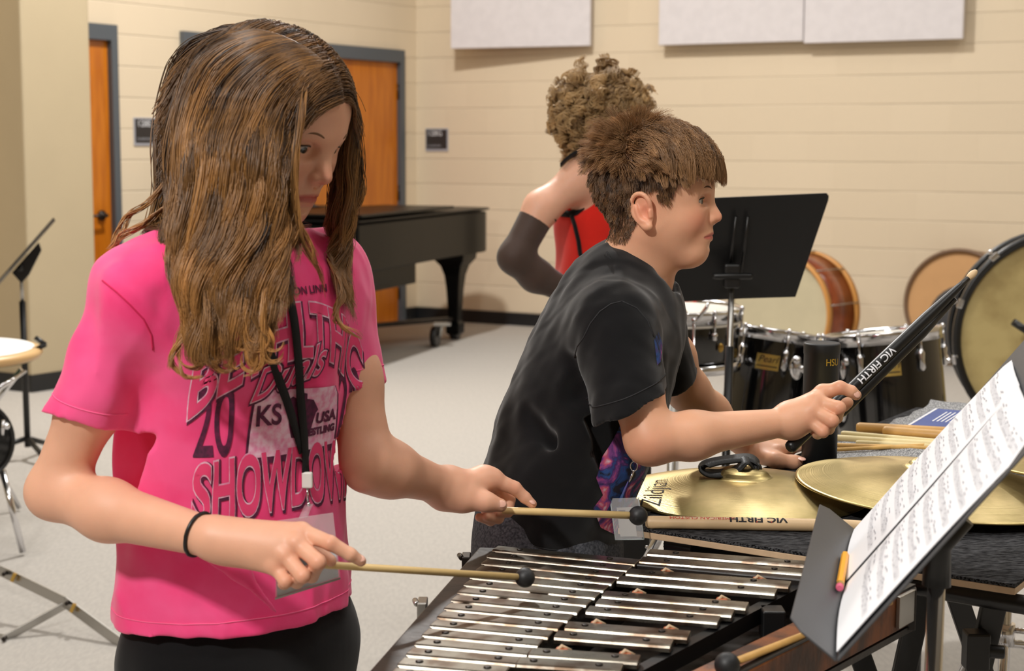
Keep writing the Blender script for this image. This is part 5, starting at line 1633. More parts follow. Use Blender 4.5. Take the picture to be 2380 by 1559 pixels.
# near hand: back of the hand to us, fingers round the shaft, index along it
I0, I1, I2, I3 = P(702, 1236, 1.712), P(768, 1262, 1.690), P(814, 1288, 1.692), P(839, 1304, 1.698)
M0, M1, M2, M3 = P(690, 1262, 1.700), P(740, 1306, 1.678), P(724, 1338, 1.700), P(716, 1326, 1.722)
R0, R1, R2, R3 = P(664, 1291, 1.696), P(704, 1338, 1.675), P(690, 1352, 1.700), P(694, 1336, 1.722)
K0, K1, K2, K3 = P(640, 1316, 1.698), P(664, 1351, 1.682), P(660, 1356, 1.704), P(668, 1340, 1.720)
palm(GS, WrR, (I0, M0, R0, K0), .0215, (.0108, .0108, .0105, .0100), .005)
GS.cap(P(530, 1262, 1.715), P(640, 1274, 1.708), .022, .017, .008, flat=(V(0, 1, 0), .7))
finger(GS, (I0, I1, I2, I3), (.0098, .0082, .0071, .0060))
finger(GS, (M0, M1, M2, M3), (.0096, .0085, .0076, .0066))
finger(GS, (R0, R1, R2, R3), (.0092, .0081, .0072, .0062))
finger(GS, (K0, K1, K2, K3), (.0085, .0072, .0064, .0058))
GS.cap(P(560, 1262, 1.735), P(690, 1262, 1.745), .017, .012, .01)
finger(GS, (P(690, 1262, 1.745), P(735, 1280, 1.742), P(768, 1303, 1.730)), (.0115, .0092, .0070))
for p_ in (I0, M0, R0, K0): GS.ell(p_ + V(-.001, -.0035, .002), .0086, k=.003)
# far arm and hand (thumb side to us)
ElL = P(858, 1078, 1.985); WrL = P(1032, 1130, 2.085)
GS.cap(ShL, P(815, 880, 2.02), .040, .035, .02).cap(P(815, 880, 2.02), ElL, .035, .033, .015)
FmL = P(905, 1090, 2.01)
GS.cap(ElL, FmL, .0330, .0340, .010).cap(FmL, WrL, .0340, .0225, .010)
i0, i1, i2, i3 = P(1150, 1116, 2.115), P(1196, 1134, 2.118), P(1220, 1156, 2.120), P(1237, 1171, 2.120)
m0, m1, m2, m3 = P(1142, 1128, 2.135), P(1182, 1160, 2.142), P(1180, 1188, 2.130), P(1160, 1190, 2.120)
r0_, r1, r2, r3 = P(1128, 1142, 2.148), P(1160, 1186, 2.150), P(1158, 1204, 2.130), P(1132, 1200, 2.115)
k0, k1, k2, k3 = P(1112, 1154, 2.152), P(1138, 1196, 2.150), P(1140, 1210, 2.132), P(1114, 1202, 2.118)
palm(GS, WrL, (i0, m0, r0_, k0), .0225, (.0135, .0130, .0125, .0115))
finger(GS, (i0, i1, i2, i3), (.0120, .0092, .0078, .0064))
finger(GS, (m0, m1, m2, m3), (.0118, .0092, .0080, .0070))
finger(GS, (r0_, r1, r2, r3), (.0112, .0088, .0076, .0066))
finger(GS, (k0, k1, k2, k3), (.0100, .0078, .0068, .0060))
GS.cap(P(1036, 1140, 2.085), P(1078, 1156, 2.085), .0235, .0175, .012)
finger(GS, (P(1078, 1156, 2.085), P(1130, 1166, 2.080), P(1163, 1174, 2.085)), (.0165, .0112, .0092), .006)
GS.ell(P(1125, 1104, 2.115), .012, k=.01)
SKG = (232, 176, 146)
nailc = np.array(lin((240, 186, 168))[:3])
red = np.array(lin((214, 132, 104))[:3])
hairc = np.array(lin((92, 66, 46))[:3])
gext = [(P(843, 1301, 1.688), .0045, nailc, .95), (P(1168, 1172, 2.074), .0062, nailc, .95), (P(1240, 1167, 2.115), .0045, nailc, .95)]
for p_ in (I0, M0, R0, K0, I1, M1, R1, K1, i0, i1): gext.append((p_ + V(0, -.006, 0), .011, red, .35))
gbase = tints(SKG, gW, 1.0, gA, gext, .35)
def gmask(l):
    x, y, z = l[:, 0], np.abs(l[:, 1]), l[:, 2]
    return (z > np.interp(x, [-.12, -.08, -.03, .01, .035, .055, .075, .1], [-.07, -.08, -.04, .0, .030, .050, .060, .066]) + .0 * y) & (np.linalg.norm(l, axis=1) < .16) & ~((y > .072) & (z < .03))
def gcol(Pt):
    c = gbase(Pt)
    l = (Pt - gC) @ gA.T                         # scalp under the hair
    s = gmask(l)
    c[s] = hairc
    return c
lo, hi = bounds(GS)
body, gpts, _ = sdf_object('body', GS, lo, hi, .0015, M['skin'], girl, 1, colfn=gcol, also=((GHEAD, .0012), (GLEG, .005)))
eye_parts(girl, gW, gA, 1.0, GHEAD, gaze=(-.10, -.22), brow=(120, 86, 60))
# nails as small domes
def nail(parent, c, n, d, w, l):
    n = nrm(n); d = nrm(_ab(d) - n * np.dot(d, n)); s = np.cross(n, d)
    mb = MB(); mb.ball(c, (w, l, .0012), 14, (s, d, n)); return mb.build('fingernail', M['nail'], parent)
M['nail'] = mat('nail', (238, 186, 166), .25)
nail(girl, P(838, 1297, 1.6935), V(.35, -.75, .55), I3 - I2, .0042, .0058)
nail(girl, P(1166, 1171, 2.0765), V(.1, -1, .25), V(1, 0, -.1), .0050, .0066)
nail(girl, P(1237, 1166, 2.1145), V(.45, -.55, .65), i3 - i2, .0040, .0052)

# ---- t-shirt
SeR = P(196, 968, 1.832); sR = nrm(nrm(SeR - ShR) + V(.16, 0, .0))
def folds(Q):
    st = .0010 * np.exp(-((Q[:, 2] - .852) / .0014) ** 2)
    q = (Q - SeR) @ sR
    st = st + .0010 * np.exp(-((q + .020) / .0014) ** 2) * (Q[:, 0] < SeR[0] + .06) * (Q[:, 2] < SeR[2] + .08)
    dg = Q @ nrm(V(.5, .2, -.85)); ac = Q @ nrm(V(.85, .1, .5))
    f = .0022 * np.sin(ac * 75 + 2.2 * np.sin(dg * 9)) * np.clip(np.sin(dg * 7 + 1), 0, 1)
    rd = 1 - np.abs(wnoise(Q * V(1, 1, .5) + V(0, 0, .1), 26, 7)) * 1.6
    return f + .0032 * wnoise(Q * V(1, 1, .38), 34, 3) - .0030 * np.clip(rd, 0, 1) ** 2 + .0010 * wnoise(Q * V(1, 1, .6), 90, 5) + st
TS = Sdf(folds, .011)
TS.cap(NB - V(0, 0, .055), ShR + V(.008, .008, -.002), .050, .050, .03).cap(NB - V(0, 0, .055), ShL + V(-.005, -.005, 0), .050, .048, .03)
TS.cap(ShM - V(0, 0, .07), V(TC[0] - .004, TC[1], 1.02), .150, .140, .04, flat=(gT, .72))
TS.cap(V(TC[0] - .004, TC[1], 1.02), V(TC[0] - .002, TC[1], .70), .140, .172, .03, flat=(gT, .74))
SeR = P(196, 968, 1.832)
TS.cap(ShR + V(.003, 0, -.006), SeR + (SeR - ShR) * .15, .050, .0445, .012)
SeL = P(808, 900, 2.03)
TS.cap(ShL + V(0, 0, -.005), SeL + (SeL - ShL) * .15, .048, .046, .02)
HZ = .832
def cutcap(S, o, n, R):
    """cut only near a sleeve: subtract a flat disc-shaped slab beyond the opening"""
    n = nrm(n); u = nrm(np.cross(n, V(.3, .2, 1))); w = np.cross(n, u)
    S.box(o + n * .05, (.05, R, R), (n, u, w), .001, 's', .0005)
sR = nrm(nrm(SeR - ShR) + V(.16, 0, .0)); cutcap(TS, SeR, sR, .085)
TS.cap(SeR - nrm(SeR - ShR) * .03, SeR + nrm(SeR - ShR) * .03, .0345, .0360, .001, 's')
# near sleeve: keep the arm gap
sL = nrm(SeL - ShL); cutcap(TS, SeL, sL, .062)
TS.cap(SeL - sL * .03, SeL + sL * .03, .0375, .0385, .001, 's')
# side body under the near arm, crease lines
TS.chain([P(374, 690, 1.772), P(362, 790, 1.765), P(338, 890, 1.768), P(312, 990, 1.785)], (.004, .009, .012, .011), k=.008, op='s')
TS.chain([P(450, 900, 1.755), P(400, 1010, 1.757), P(340, 1090, 1.775)], (.003, .006, .004), k=.010, op='s')
TS.chain([P(520, 1190, 1.775), P(430, 1290, 1.775), P(330, 1350, 1.785)], (.003, .005, .003), k=.012, op='s')
TS.chain([P(640, 1420, 1.79), P(560, 1330, 1.78), P(470, 1290, 1.775)], (.003, .004, .002), k=.012)
TS.plane((0, 0, HZ), (0.0, .0, -1.0), .002)
TS.cap(V(TC[0] - .002, TC[1], .84), V(TC[0] - .002, TC[1], .70), .138, .150, .002, 's', flat=(gT, .72))
# neck opening
NO = NB + nrm(gT) * .012 + V(.0, 0, .022)
TS.ell(NO, (.062, .060, .042), (gT, gR, V(0, 0, 1)), .006, 's')
M['pink'] = cloth_mat('pink_cotton', (250, 62, 128), var=.1, col2=(252, 92, 150), vscale=9)
M['pinkrib'] = cloth_mat('pink_rib', (240, 62, 124))
lo, hi = bounds(TS)
shirt, spts, squ = sdf_object('t_shirt', TS, lo, hi, .0032, M['pink'], girl, 2)
SBVH = BVHTree.FromPolygons([tuple(p) for p in spts], [tuple(int(i) for i in f) for f in squ])
def ring_strip(name, bvh, c, axis, R, m, parent, r=.0008, n=90, lift=.0002):
    ax = nrm(axis); u = nrm(np.cross(ax, V(.3, .9, .2))); w = np.cross(ax, u); runs = [[]]
    for k in range(n + 1):
        q = 2 * PI * k / n; d = math.cos(q) * u + math.sin(q) * w
        h = bvh.ray_cast(Vector(c + d * R), Vector(-d), R)
        if h[0] is None: runs.append([]); continue
        p = np.array(h[0]) + np.array(h[1]) * lift
        if runs[-1] and np.linalg.norm(runs[-1][-1] - p) > .022: runs.append([])
        runs[-1].append(p)
    for rr in runs:
        if len(rr) > 5:
            mb = MB(); mb.tube(rr, r, 6); mb.build(name, m, parent)
def seam(name, bvh, pix, m, parent, r=.0010):
    pts = []
    for k in range(len(pix) - 1):
        for t in np.linspace(0, 1, 7)[:-1]:
            x = pix[k][0] * (1 - t) + pix[k + 1][0] * t; y = pix[k][1] * (1 - t) + pix[k + 1][1] * t
            q = on_surface(bvh, x, y, .0002)
            if q and (not pts or np.linalg.norm(pts[-1] - q[0]) < .03): pts.append(q[0])
    if len(pts) > 3:
        mb = MB(); mb.tube(pts, r, 6); mb.build(name, m, parent)
def band(name, pts, parent, m, w, t=.0015, nrmf=None):
    pass
# ---- trousers
TR = Sdf(lambda Q: .0025 * wnoise(Q * V(1, 1, .3), 40, 9), .004)
TR.cap(hipc + V(0, 0, .05), hipc - V(0, 0, .02), .128, .138, .02, flat=(gT, .80))
for s in (1, -1):
    h = hipc + gR * s * .072
    TR.cap(h - V(0, 0, .03), V(h[0], h[1], .44), .086, .064, .03).cap(V(h[0], h[1], .44), V(h[0], h[1], .06), .064, .056, .02)
TR.plane((0, 0, .035), (0, 0, -1), .002)
M['blackcloth'] = cloth_mat('black_cotton', (17, 17, 19), var=.2, rough=.9, sheen=.15)
lo, hi = bounds(TR)
sdf_object('trousers', TR, lo, hi, .006, M['blackcloth'], girl, 1)
for s in (1, -1):
    h = hipc + gR * s * .075; ft = V(h[0], h[1], .045)
    S_ = Sdf().cap(ft + V(0, 0, .03), ft + V(0, 0, -.005), .042, .042, .02).cap(ft, ft + gT * .14 - V(0, 0, .006), .044, .038, .03).plane((0, 0, .003), (0, 0, -1), .002)
    lo, hi = bounds(S_); sdf_object('shoe', S_, lo, hi, .006, M['whitecloth'] if 'whitecloth' in M else M['base'], girl, 1)

# ---- shirt print laid on the chest
pF = V(0, 1, 0)
def on_surface(bvh, px, py, lift=.0012):
    d = ray(px, py); dn = nrm(d)
    h = bvh.ray_cast(Vector(CAM), Vector(dn))
    if h[0] is None: return None
    return np.array(h[0]) - dn * 0 + np.array(h[1]) * (lift if np.dot(h[1], dn) < 0 else -lift), np.array(h[1])
M['stitch'] = mat('pink_stitch', (250, 104, 154), .8)
M['seamp'] = mat('pink_seam', (208, 24, 84), .8)
ring_strip('sleeve_stitch', SBVH, SeR - sR * .020, sR, .075, M['stitch'], shirt)
ring_strip('sleeve_stitch', SBVH, SeL - sL * .020, sL, .060, M['stitch'], shirt)
ring_strip('hem_stitch', SBVH, V(TC[0], TC[1], HZ + .019), V(0, 0, 1), .24, M['stitch'], shirt)
seam('shoulder_seam', SBVH, [(238, 652), (270, 678), (302, 708), (334, 742), (352, 778), (356, 820)], M['seamp'], shirt)
# chart of the chest: a 2-d grid in chest coordinates cast along the chest's own normal
cdir = nrm(gT)
cu_ = nrm(np.cross(V(0, 0, 1), cdir)); cu_ = cu_ if cu_[0] > 0 else -cu_
c0 = P(694, 960, 1.87)
def chest(a, b, lift):
    o = c0 + cu_ * a + V(0, 0, b) + cdir * .15
    h = SBVH.ray_cast(Vector(o), Vector(-cdir))
    if h[0] is None: return None
    n = np.array(h[1]); n = n if np.dot(n, cdir) > 0 else -n
    if np.dot(n, cdir) < .12: return None
    return np.array(h[0]) + n * lift
def print_mesh(name, vs, fs, warp, lift, m, parent, L=.006, fn=None):
    vs, fs = subdiv(vs, fs, L); fn = fn or chest
    P3 = []; ok = []
    for v in vs:
        a, b = warp(v[0], v[1]); q = fn(a, b, lift)
        ok.append(q is not None); P3.append(q if q is not None else np.zeros(3))
    fs = [f for f in fs if all(ok[i] for i in f) and max(np.linalg.norm(P3[f[0]] - P3[f[1]]), np.linalg.norm(P3[f[1]] - P3[f[2]])) < L * 5]
    if not fs: return
    mb = MB(); mb.add(P3, fs, True); return mb.build(name, m, parent)
M['pr_pink'] = mat('print_pink', (240, 70, 124), .7)
M['pr_white'] = mat('print_white', (246, 206, 226), .7, var=.1, vscale=120, col2=(238, 150, 190))
M['pr_dark'] = mat('print_dark', (70, 22, 54), .7, col2=(104, 26, 70), vscale=160)
def layered(body, W_, H_, warp, lay=((.0060, 'pr_dark', .0010, (.0016, -.0024)), (.0042, 'pr_white', .0014, (0, 0)), (.0022, 'pr_pink', .0018, (0, 0))), nm='print_lettering', shear=0.0, L=.006):
    """W_, H_: width and height of the whole line in metres on the cloth"""
    ref, _ = text_mesh(body, 1.0, shear=shear)
    w0 = ref[:, 0].max() - ref[:, 0].min(); h0 = ref[:, 1].max() - ref[:, 1].min(); cx_, cy_ = (ref.max(0) + ref.min(0))[:2] / 2
    for off, mk, lift, dd in lay:
        vs, fs = text_mesh(body, 1.0, offset=off / (H_ / h0), shear=shear)
        vs[:, 0] = (vs[:, 0] - cx_) * W_ / w0 + dd[0]; vs[:, 1] = (vs[:, 1] - cy_) * H_ / h0 + dd[1]
        print_mesh(nm, vs, fs, warp, lift, M[mk], shirt, L)
layered('SHOWDOWN', .238, .070, lambda x, y: (x, y * (1 + 1.2 * abs(x) * 0) - .078 - .8 * x * x))
layered('BETHLTHIC', .250, .062, lambda x, y: (x, y + .100 - 4.2 * x * x))
layered('NEWTON LINN', .10, .009, lambda x, y: (x, y + .146), lay=((.0002, 'pr_dark', .0012, (0, 0)),))
for xx in (-.100, .100):
    layered('20', .040, .084, lambda x, y, xx=xx: (x + xx, y - .002), lay=((.0012, 'pr_dark', .0010, (0, 0)),))
# state-shaped white panel
poly = [(-.058, -.045), (.076, -.045), (.080, .0), (.077, .018), (.068, .022), (.066, .030), (-.052, .036)]
mb_v = [(a, b, 0) for a, b in poly]
print_mesh('print_panel', [(a * 1.06, b * 1.1 - .004, 0) for a, b in poly], [tuple(range(len(poly)))], lambda x, y: (x - .004, y - .004), .0009, M['pr_dark'], shirt)
print_mesh('print_panel', mb_v, [tuple(range(len(poly)))], lambda x, y: (x - .004, y - .004), .0014, M['pr_white'], shirt)
for body, sz, xx, yy, sx in (('KS', .030, -.038, .0, .9), ('USA', .0165, .052, -.012, 1.1), ('WRESTLING', .0105, .036, -.028, 1.05)):
    vs, fs = text_mesh(body, sz, offset=.0007); vs[:, 0] *= sx
    print_mesh('print_panel_lettering', vs, fs, lambda x, y, xx=xx, yy=yy: (x * 1.15 + xx, y * 1.15 + yy), .0022, M['pr_dark'], shirt)
# wrestlers' silhouette inside the panel, generic
sil = [(-.006, -.030), (.004, -.032), (.010, -.014), (.016, -.030), (.024, -.031), (.019, -.006), (.024, .004), (.032, -.004), (.035, .0), (.027, .013), (.017, .015), (.016, .022), (.008, .024), (.004, .016), (-.004, .020), (-.014, .016), (-.012, .008), (-.002, .006), (.0, -.006), (-.010, -.014)]
print_mesh('print_figure', [(a, b, 0) for a, b in sil], [tuple(range(len(sil)))], lambda x, y: (x, y), .0018, M['pr_dark'], shirt, L=.004)
layered('Duals', .100, .036, lambda x, y: (x - .012, y + .052 + .30 * x), lay=((.0035, 'pr_dark', .0020, (.001, -.001)), (.0016, 'pr_white', .0024, (0, 0)), (.0002, 'pr_pink', .0028, (0, 0))), nm='print_script', shear=.4)

# ---- mallets, hair tie, lanyard
a_ = P(735, 1311, 1.722); h_ = P(1220, 1342, 1.875)
mallet('mallet', 'black-headed mallet held low in the near hand of the person in pink', h_, a_ + (a_ - h_) * .03, .0042, .0122, M['rubber'], M['birch'], 'bell mallets')
a_ = P(1166, 1186, 2.106); h_ = P(1483, 1198, 2.125)
mallet('mallet', 'black-headed mallet held in the far hand of the person in pink', h_, a_, .0050, .0132, M['rubber'], M['birch'], 'bell mallets')
# hair tie round the near wrist
wc = P(462, 1243, 1.728); wd = nrm(WrR - FmR)
u_ = nrm(np.cross(wd, V(0, 0, 1))); w_ = np.cross(u_, wd)
ring = []
for k in range(49):
    q = 2 * PI * k / 48; dd = math.cos(q) * u_ * .92 + math.sin(q) * w_
    # find the arm surface along this direction
    t = np.linspace(.012, .05, 60); dv = GS.ev(wc + dd * t[:, None]); i = int(np.argmax(dv > 0))
    ring.append(wc + dd * (t[i] + .0012) + wd * (.004 * math.sin(q + .5)))
mb = MB(); mb.tube(ring, .0022, 8, cap=False)
tag(mb.build('hair_tie', M['black'], None, origin=wc), 'thin black hair tie round the near wrist of the person in pink', 'hair tie')
# lanyard: strap on the shirt, clip, sleeve with card
lan = thing('lanyard', 'black lanyard with white clip and clear card sleeve round the neck in pink', 'lanyard', P(700, 1060, 1.80))
def surfP(px, py, lift, bvh=None):
    r = on_surface(bvh or SBVH, px, py, lift)
    return r[0] if r else None
def surf_strip(name, pix, w, m, parent, lift=.003, t=.0014, bvh=None):
    pts = []; wd = []
    for px, py in pix:
        r = on_surface(bvh or SBVH, px, py, lift)
        if r is None: continue
        pts.append(r[0]); n = r[1]
        if np.dot(n, _F) > 0: n = -n
        wd.append(n)
    pts = crom(pts, 3); 
    ns = [wd[min(i // 3, len(wd) - 1)] for i in range(len(pts))]
    side = []
    for i, p in enumerate(pts):
        tt = nrm(pts[min(i + 1, len(pts) - 1)] - pts[max(i - 1, 0)]); side.append(nrm(np.cross(tt, ns[i])))
    return ribbon(pts, w, t, side).build(name, m, parent)
M['strap'] = mat('black_webbing', (14, 14, 16), .8, bump=.3, bscale=900)
surf_strip('neck_strap', [(640, 600), (655, 640), (668, 690), (678, 740), (685, 800), (690, 860), (694, 920), (698, 980), (702, 1040), (705, 1095)], .0105, M['strap'], lan, .005)
surf_strip('neck_strap', [(560, 640), (580, 700), (600, 760), (625, 820), (645, 880), (663, 930), (680, 990), (697, 1050)], .0105, M['strap'], lan, .0035)
q = surfP(707, 1112, .007)
mb = MB(); mb.box(q, (.013, .006, .020)); mb.build('clip_body', mat('white_plastic', (225, 222, 216), .4), lan, bevel=.002)
mb = MB(); mb.tube([q + V(0, 0, -.010), q + V(0, 0, -.028)], .0016, 8); mb.ball(q + V(.001, 0, -.030), .003, 10); mb.build('metal_clip', M['chrome'], lan)
M['clear'] = mat('clear_vinyl', (235, 238, 240), .08, spec=.5, alpha=.22)
cd = P(716, 1300, 1.768)
ux = nrm(V(.97, .22, .10)); uz = nrm(V(0, 0, 1) - ux * ux[2])
q2 = q + V(.002, .0, -.03)
mb = MB(); mb.prism([(-.042, -.040), (.034, -.028), (.034, .050), (-.030, .050)], cd, ux, uz, np.cross(ux, uz) * .0012); mb.build('clear_sleeve', M['clear'], lan)
mb = MB(); mb.prism([(-.040, -.038), (.032, -.026), (.032, .010), (-.036, .004)], cd + V(0, .0015, 0), ux, uz, np.cross(ux, uz) * .0006); mb.build('card', mat('grey_card', (196, 198, 206), .4), lan)
mb = MB(); mb.prism([(-.042, -.040), (.034, -.028), (.034, -.026), (-.042, -.038)], cd - V(0, .0008, 0), ux, uz, np.cross(ux, uz) * .0018); mb.build('sleeve_edge', M['steel'], lan)
mb = MB(); mb.prism([(-.012, -.014), (.008, -.011), (.008, .006), (-.012, .004)], cd - V(0, .0004, 0), ux, uz, np.cross(ux, uz) * .0006); mb.build('card_photo', mat('card_photo', (52, 54, 66), .5), lan)
ribbon([q2, (q2 + cd + uz * .05) / 2 + V(0, -.003, 0), cd + uz * .049], .010, .0008, ux).build('clear_tab', M['clear'], lan)

# ---- long wavy hair
HS = Sdf(); HS.ops = GS.ops[:]; 
def both(Q, c=None, R=0.0): return np.minimum(GS_head.ev(Q), TS_hull.ev(Q))
GS_head = Sdf()
GS_head.ell(gC + V(-.010, 0, .036) @ gA, (.097, .078, .084), gA, .01).ell(gC + V(.026, 0, -.020) @ gA, (.055, .056, .068), gA, .02)
GS_head.cap(gW(-.03, 0, -.045), NB, .046, .05, .015)
TS_hull = Sdf()
TS_hull.cap(NB - V(0, 0, .055), ShR, .052, .050, .03).cap(NB - V(0, 0, .055), ShL, .052, .050, .03)
TS_hull.cap(ShM - V(0, 0, .07), V(TC[0], TC[1], 1.02), .152, .144, .04, flat=(gT, .74)).cap(V(TC[0], TC[1], 1.02), V(TC[0], TC[1], .75), .144, .160, .03, flat=(gT, .75))
class Two:
    def ev(s, Q, *a): return both(Q)
HB = Two()
def gp(l): return [P(*q) for q in l]
def drape(l, mg=.006):
    """guide points over the head: depth found on the scalp itself"""
    out = []
    for (x, y, Y) in l:
        if y < 330:
            d = ray(x, y); t = 1.6
            for _ in range(60):
                v = both((CAM + d * t)[None])[0]
                if v < mg: break
                t += max(v - mg, .001)
                if t > 2.3: break
            Y = min((CAM + d * t)[1], 1.965) if t < 2.15 else Y
        out.append(P(x, y, Y))
    return out
near = [drape(q) for q in (
    [(762, 178, 1.90), (718, 204, 1.83), (690, 250, 1.82), (672, 310, 1.805), (664, 380, 1.80), (658, 470, 1.80), (672, 560, 1.80), (666, 640, 1.78), (682, 720, 1.77)],
    [(742, 168, 1.88), (686, 200, 1.84), (648, 262, 1.80), (628, 340, 1.79), (640, 450, 1.785), (648, 540, 1.785), (636, 640, 1.77), (640, 730, 1.76), (625, 800, 1.76)],
    [(752, 143, 1.94), (705, 150, 1.88), (645, 186, 1.84), (602, 252, 1.80), (578, 340, 1.785), (588, 450, 1.78), (596, 550, 1.775), (575, 650, 1.76), (590, 750, 1.75), (580, 860, 1.75)],
    [(718, 114, 1.95), (664, 124, 1.88), (594, 166, 1.84), (546, 240, 1.80), (523, 340, 1.79), (530, 450, 1.785), (535, 560, 1.77), (508, 660, 1.75), (530, 760, 1.74), (560, 870, 1.74)],
    [(678, 92, 1.96), (618, 102, 1.88), (544, 148, 1.85), (492, 228, 1.815), (467, 330, 1.80), (478, 450, 1.79), (470, 560, 1.775), (455, 650, 1.755), (480, 760, 1.74), (500, 850, 1.74), (540, 885, 1.74)],
    [(635, 76, 1.975), (568, 88, 1.90), (494, 132, 1.88), (447, 212, 1.85), (427, 320, 1.835), (425, 440, 1.82), (430, 550, 1.79), (425, 640, 1.77), (452, 740, 1.75), (450, 820, 1.74), (480, 860, 1.735), (515, 830, 1.735), (490, 800, 1.74)],
    [(595, 68, 1.985), (528, 84, 1.94), (460, 128, 1.91), (420, 210, 1.90), (400, 320, 1.885), (397, 430, 1.87), (392, 520, 1.84), (405, 600, 1.80), (430, 690, 1.77), (445, 770, 1.75), (430, 820, 1.745), (455, 860, 1.74)],
)]
back = [
    gp([(560, 62, 2.0), (450, 105, 2.02), (402, 210, 2.02), (388, 330, 2.0), (382, 440, 1.97), (372, 530, 1.93), (395, 600, 1.87), (420, 680, 1.82)]),
    gp([(585, 62, 2.0), (520, 80, 2.06), (470, 200, 2.06), (450, 330, 2.05), (440, 450, 2.03), (470, 560, 2.0), (500, 640, 1.9)]),
    gp([(600, 64, 2.0), (590, 90, 2.07), (570, 220, 2.08), (560, 350, 2.06), (560, 470, 2.04), (580, 580, 2.02), (600, 650, 1.98)]),
    gp([(700, 108, 1.99), (720, 150, 2.04), (715, 260, 2.06), (690, 380, 2.06), (680, 500, 2.04), (690, 600, 2.03), (700, 660, 2.02)]),
]
far = [
    gp([(790, 196, 1.935), (806, 225, 1.95), (812, 280, 1.955), (808, 340, 1.955), (798, 400, 1.955), (808, 470, 1.95), (786, 560, 1.95), (762, 620, 1.93), (776, 690, 1.90)]),
    gp([(780, 176, 1.95), (808, 220, 1.98), (818, 290, 1.99), (822, 360, 1.99), (828, 440, 1.985), (802, 520, 1.985), (792, 600, 1.97), (800, 660, 1.95), (822, 760, 1.93)]),
    gp([(745, 140, 1.96), (790, 185, 2.0), (800, 260, 2.02), (788, 360, 2.02), (774, 460, 2.01), (765, 540, 2.0), (740, 610, 1.97), (720, 660, 1.94)]),
]
rg_ = np.random.default_rng(8)
lg = (gpts - gC) @ gA.T
hm = gmask(lg); ix = np.where(hm)[0]; NU = 15000
rt = gpts[rg_.choice(ix, NU)] + rg_.normal(0, .0008, (NU, 3)); lr = (rt - gC) @ gA.T; nU = grad(GHEAD, rt)
sg = np.where(lr[:, 1] < .004, -1.0, 1.0)
fl = np.stack([-.25 + .0 * sg, sg * np.clip(1.2 - np.abs(lr[:, 1]) * 16, 0, 1.2), -.35 - np.abs(lr[:, 1]) * 14], 1) + rg_.normal(0, .05, (NU, 3))
fl = fl @ gA; fl /= np.linalg.norm(fl, axis=1)[:, None]
ucl = rg_.normal(0, .13, 90)[rg_.integers(0, 90, NU)]
kk = np.floor((lr[:, 0] + .12) / .004).astype(int) % 60; ucl = rg_.normal(0, .12, 60)[kk]
UX = grow(rt, nU, fl, rg_.uniform(.05, .085, NU), 14, np.full(NU, .12), GHEAD, .0025 + .004 * rg_.random((NU, 1)), rg_, grav=.5)
under = (UX, np.ones((NU, 14)) * .00034, np.clip(.20 + ucl[:, None] + np.zeros((1, 14)), 0, 1))
parts_ = [under, hair_sheet(near, 17000, 40, 190, .0045, .0022, .0080, 3.0, 5, S=HB, margin=.002, thick=.0045, rad=.00033, shade0=.16, ends=(.66, 1.0)),
          hair_sheet(back, 4500, 30, 50, .008, .0050, .005, 2.6, 6, S=HB, margin=.003, thick=.008, rad=.0005, shade0=.03),
          hair_sheet(far, 5500, 36, 50, .0045, .0030, .0062, 3.2, 7, S=HB, margin=.003, thick=.008, rad=.00034, shade0=.16)]
# loose wisps: over the face, on the shoulder, flyaways
wisps = [
    gp([(745, 148, 1.93), (735, 195, 1.86), (728, 240, 1.825), (712, 300, 1.815), (700, 345, 1.81)]),
    gp([(716, 196, 1.845), (708, 235, 1.825), (700, 290, 1.81), (688, 360, 1.80), (680, 430, 1.80), (690, 500, 1.80), (712, 560, 1.80), (735, 620, 1.82)]),
    gp([(706, 196, 1.845), (698, 230, 1.82), (690, 290, 1.80), (682, 380, 1.79), (684, 470, 1.79), (692, 540, 1.79), (720, 600, 1.82), (742, 650, 1.85), (760, 710, 1.87)]),
    gp([(560, 500, 1.80), (580, 600, 1.77), (555, 680, 1.75), (600, 760, 1.75), (640, 800, 1.75), (600, 850, 1.745), (560, 870, 1.745)]),
    gp([(430, 640, 1.80), (440, 740, 1.76), (410, 810, 1.75), (400, 850, 1.745), (430, 880, 1.745), (480, 870, 1.745)]),
    gp([(760, 600, 1.92), (790, 680, 1.88), (770, 740, 1.86), (800, 765, 1.86), (838, 790, 1.88)]),
    gp([(395, 470, 1.88), (340, 520, 1.88), (285, 550, 1.87), (245, 600, 1.86), (225, 640, 1.86)]),
    gp([(400, 400, 1.90), (350, 470, 1.89), (300, 500, 1.88), (270, 560, 1.87), (255, 600, 1.86)]),
]
for i_, wz in enumerate(wisps):
    if i_ == 0: continue
    nn_ = (0, 60, 60, 160, 140, 70, 40, 40)[i_]
    parts_.append(hair_sheet([wz], nn_, 26, 6, .0030, .0012, .003, 2.5, 20 + i_, S=HB, margin=.004, thick=.003, rad=.00036, shade0=.45, ends=(.7, 1)))
